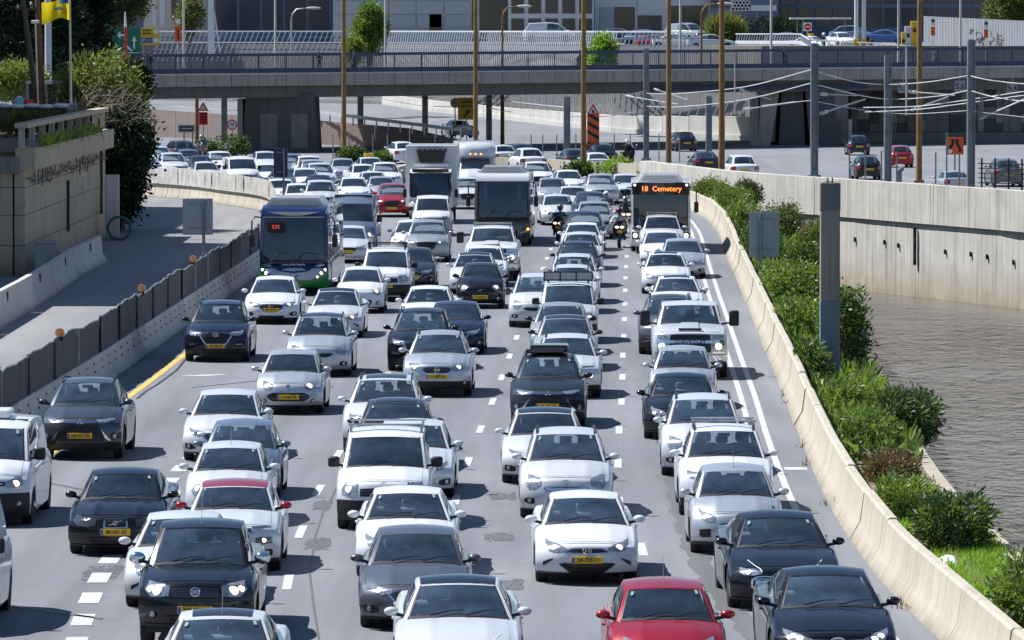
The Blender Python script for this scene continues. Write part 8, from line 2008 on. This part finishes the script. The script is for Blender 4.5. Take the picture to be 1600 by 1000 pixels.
m = MB(); m.cbox((0, 4.0, 1.9), (2.3, 4.4, 2.1), .12); m.build('living_cabin', 'paint_pearl', mh_)
m = MB(); P = []
for u in np.linspace(-1, 1, 13): P.append([Vector((1.14 * u, 1.0 + .35 * abs(u) ** 3 + dy, z)) for dy, z in ((.35, 2.02), (.0, 2.15), (.05, 2.55), (.3, 2.82), (.9, 2.93), (1.6, 2.93))])
m.grid(P); m.build('over_cab_nose', 'paint_pearl', mh_, smooth=50)
for x in (-.3, 0, .3): m = MB(); m.ball((x, .99, 2.28), (.05, .03, .04), 8, 5); m.build('marker_lamp', 'amber_lit', mh_)

# --- motorcycles and their riders
def motorbike(label, p, rz, col, screen=True, lit=True):
    o = empty('motorcycle', p, rz, label, 'motorcycle', 'motorcycles threading the queue')
    def wh(y, r): 
        m = MB(); m.lathe([(r * .72, -.05), (r * .94, -.062), (r, -.03), (r, .03), (r * .94, .062), (r * .72, .05)], 20, axis='x'); w = m.build('wheel', 'rubber', o, smooth=40, loc=(0, y, r)); m = MB(); m.lathe([(r * .72, -.04), (r * .72, .04)], 16, axis='x', close=False); m.lathe([(r * .3, -.03), (.03, -.05), (.03, .05), (r * .3, .03)], 12, axis='x'); [m.beam((0, 0, 0), (0, r * .72 * math.cos(a), r * .72 * math.sin(a)), .03, .03) for a in (0, 1.26, 2.51, 3.77, 5.03)]; m.build('rim', 'rim_metal', w)
    wh(.32, .31); wh(1.72, .31)
    m = MB(); m.prism([(-.06, .66), (.06, .66), (.05, .50), (-.05, .50)], .02, .62, 'xz'); m.build('mudguard', col, o)
    P = []
    for t in np.linspace(0, 1, 9):
        z = .46 + .72 * t; w = .12 + .18 * math.sin(math.pi * min(t * .85 + .1, 1)); P.append([Vector((w * u, .12 + .20 * u * u - .04 * math.sin(math.pi * t) + .12 * t, z)) for u in np.linspace(-1, 1, 9)])
    m = MB(); m.grid(P); m.grid([[p + Vector((0, .12, 0)) for p in q] for q in P], flip=True); m.build('front_fairing', col, o, smooth=50, fix=False)
    for s in (-1, 1): m = MB(); m.ball((s * .11, .085, .90), (.085, .04, .05), 12, 6); m.build('headlight', 'bulb_lit' if lit else 'lamp_shell', o, smooth=60)
    m = MB(); m.box((0, .06, .70), (.2, .03, .13)); m.build('number_plate', 'plate_yellow', o)
    m = MB(); m.cbox((0, 1.25, .80), (.34, 1.0, .16), .07); m.cbox((0, .95, .62), (.40, 1.1, .34), .12); m.build('seat_body', 'black_plastic', o)
    m = MB(); m.tube([(-.40, .36, 1.10), (-.15, .26, 1.08), (.15, .26, 1.08), (.40, .36, 1.10)], .02, 6); m.build('handlebar', 'black_plastic', o)
    for s in (-1, 1): m = MB(); m.tube([(s * .28, .28, 1.10), (s * .36, .24, 1.28)], .01, 5); m.ball((s * .38, .24, 1.31), (.075, .03, .05), 10, 6); m.build('mirror', 'chrome', o, smooth=60)
    for s in (-1, 1): m = MB(); m.tube([(s * .09, .32, .31), (s * .10, .42, .9)], .03, 6); m.build('fork', 'chrome', o)
    if screen: m = MB(); m.grid([[Vector((.20 * u * (1 - .25 * t), .20 + .12 * u * u + .22 * t, 1.16 + .34 * t)) for t in (0, .5, 1)] for u in np.linspace(-1, 1, 9)]); m.build('windshield', 'window_glass', o, smooth=60)
    return o
for px, gy, rz, col, lab, rl, tp, lg, hm in ((871, 381, -8, 'paint_black', 'black motorcycle between the grey coach and the navy suv', 'rider in a green shirt and black jacket with a grey helmet', 'green', 'black', 'paint_grey'),
        (968, 388, 0, 'paint_navy', 'dark wide scooter between the dense lane and the city bus', 'rider in a white shirt with a brown helmet', 'white', 'navy', 'paint_darkred'),
        (978, 366, 0, 'paint_black', 'black motorcycle close to the city bus flank', 'rider in black close to the city bus with a grey helmet', 'black', 'black', 'paint_lightgrey'),
        (948, 356, 0, 'paint_white', 'pale motorcycle half hidden behind the light grey suv', 'rider in grey half hidden beside the light grey suv', 'grey', 'black', 'paint_white')):
    p = at(px, gy); motorbike(lab, p, R(rz), col); d = Matrix.Rotation(R(rz), 3, 'Z') @ Vector((0, 1.02, 0)); person(rl, p + d + Vector((0, 0, .06)), R(rz), 'ride', tp, lg, hm, 'motorcycle riders')
p = at(990, 256); motorbike('dark motorcycle on the opposite carriageway by the steel mast', p, R(150), 'paint_black', lit=False); person('rider in black with a white helmet on the opposite carriageway', p + Matrix.Rotation(R(150), 3, 'Z') @ Vector((0, 1.02, .06)), R(150), 'ride', 'black', 'navy', 'paint_white')
p = at(322, 248); motorbike('scooter on the verge beside the rust pole', p, R(25), 'paint_grey', lit=False); person('rider in navy sitting on the verge scooter', p + Matrix.Rotation(R(25), 3, 'Z') @ Vector((0, 1.02, .06)), R(25), 'ride', 'navy', 'black', 'paint_lightgrey')

# drivers of the nearest cars
SH_ = ['black', 'grey', 'navy', 'white', 'beige', 'red', 'green', 'denim']
n_ = 0
for root, model, D0 in CARS:
    if D0 > 172 or model in ('van', 'coach', 'citybus', 'truckcab'): continue
    sx, sy, sz = MODELS[model]['seat']; c = SH_[n_ * 3 % 8]; n_ += 1
    M_ = Matrix.Translation(root.location) @ Matrix.Rotation(root.rotation_euler.z, 4, 'Z')
    loc = M_ @ Vector((sx, sy + .22, sz - .12))
    person('driver in ' + c + ' top inside the ' + ' '.join(root['label'].split()[:10]), loc, root.rotation_euler.z, 'drive', c, 'denim', 'hair', 'drivers seen through the windscreens')
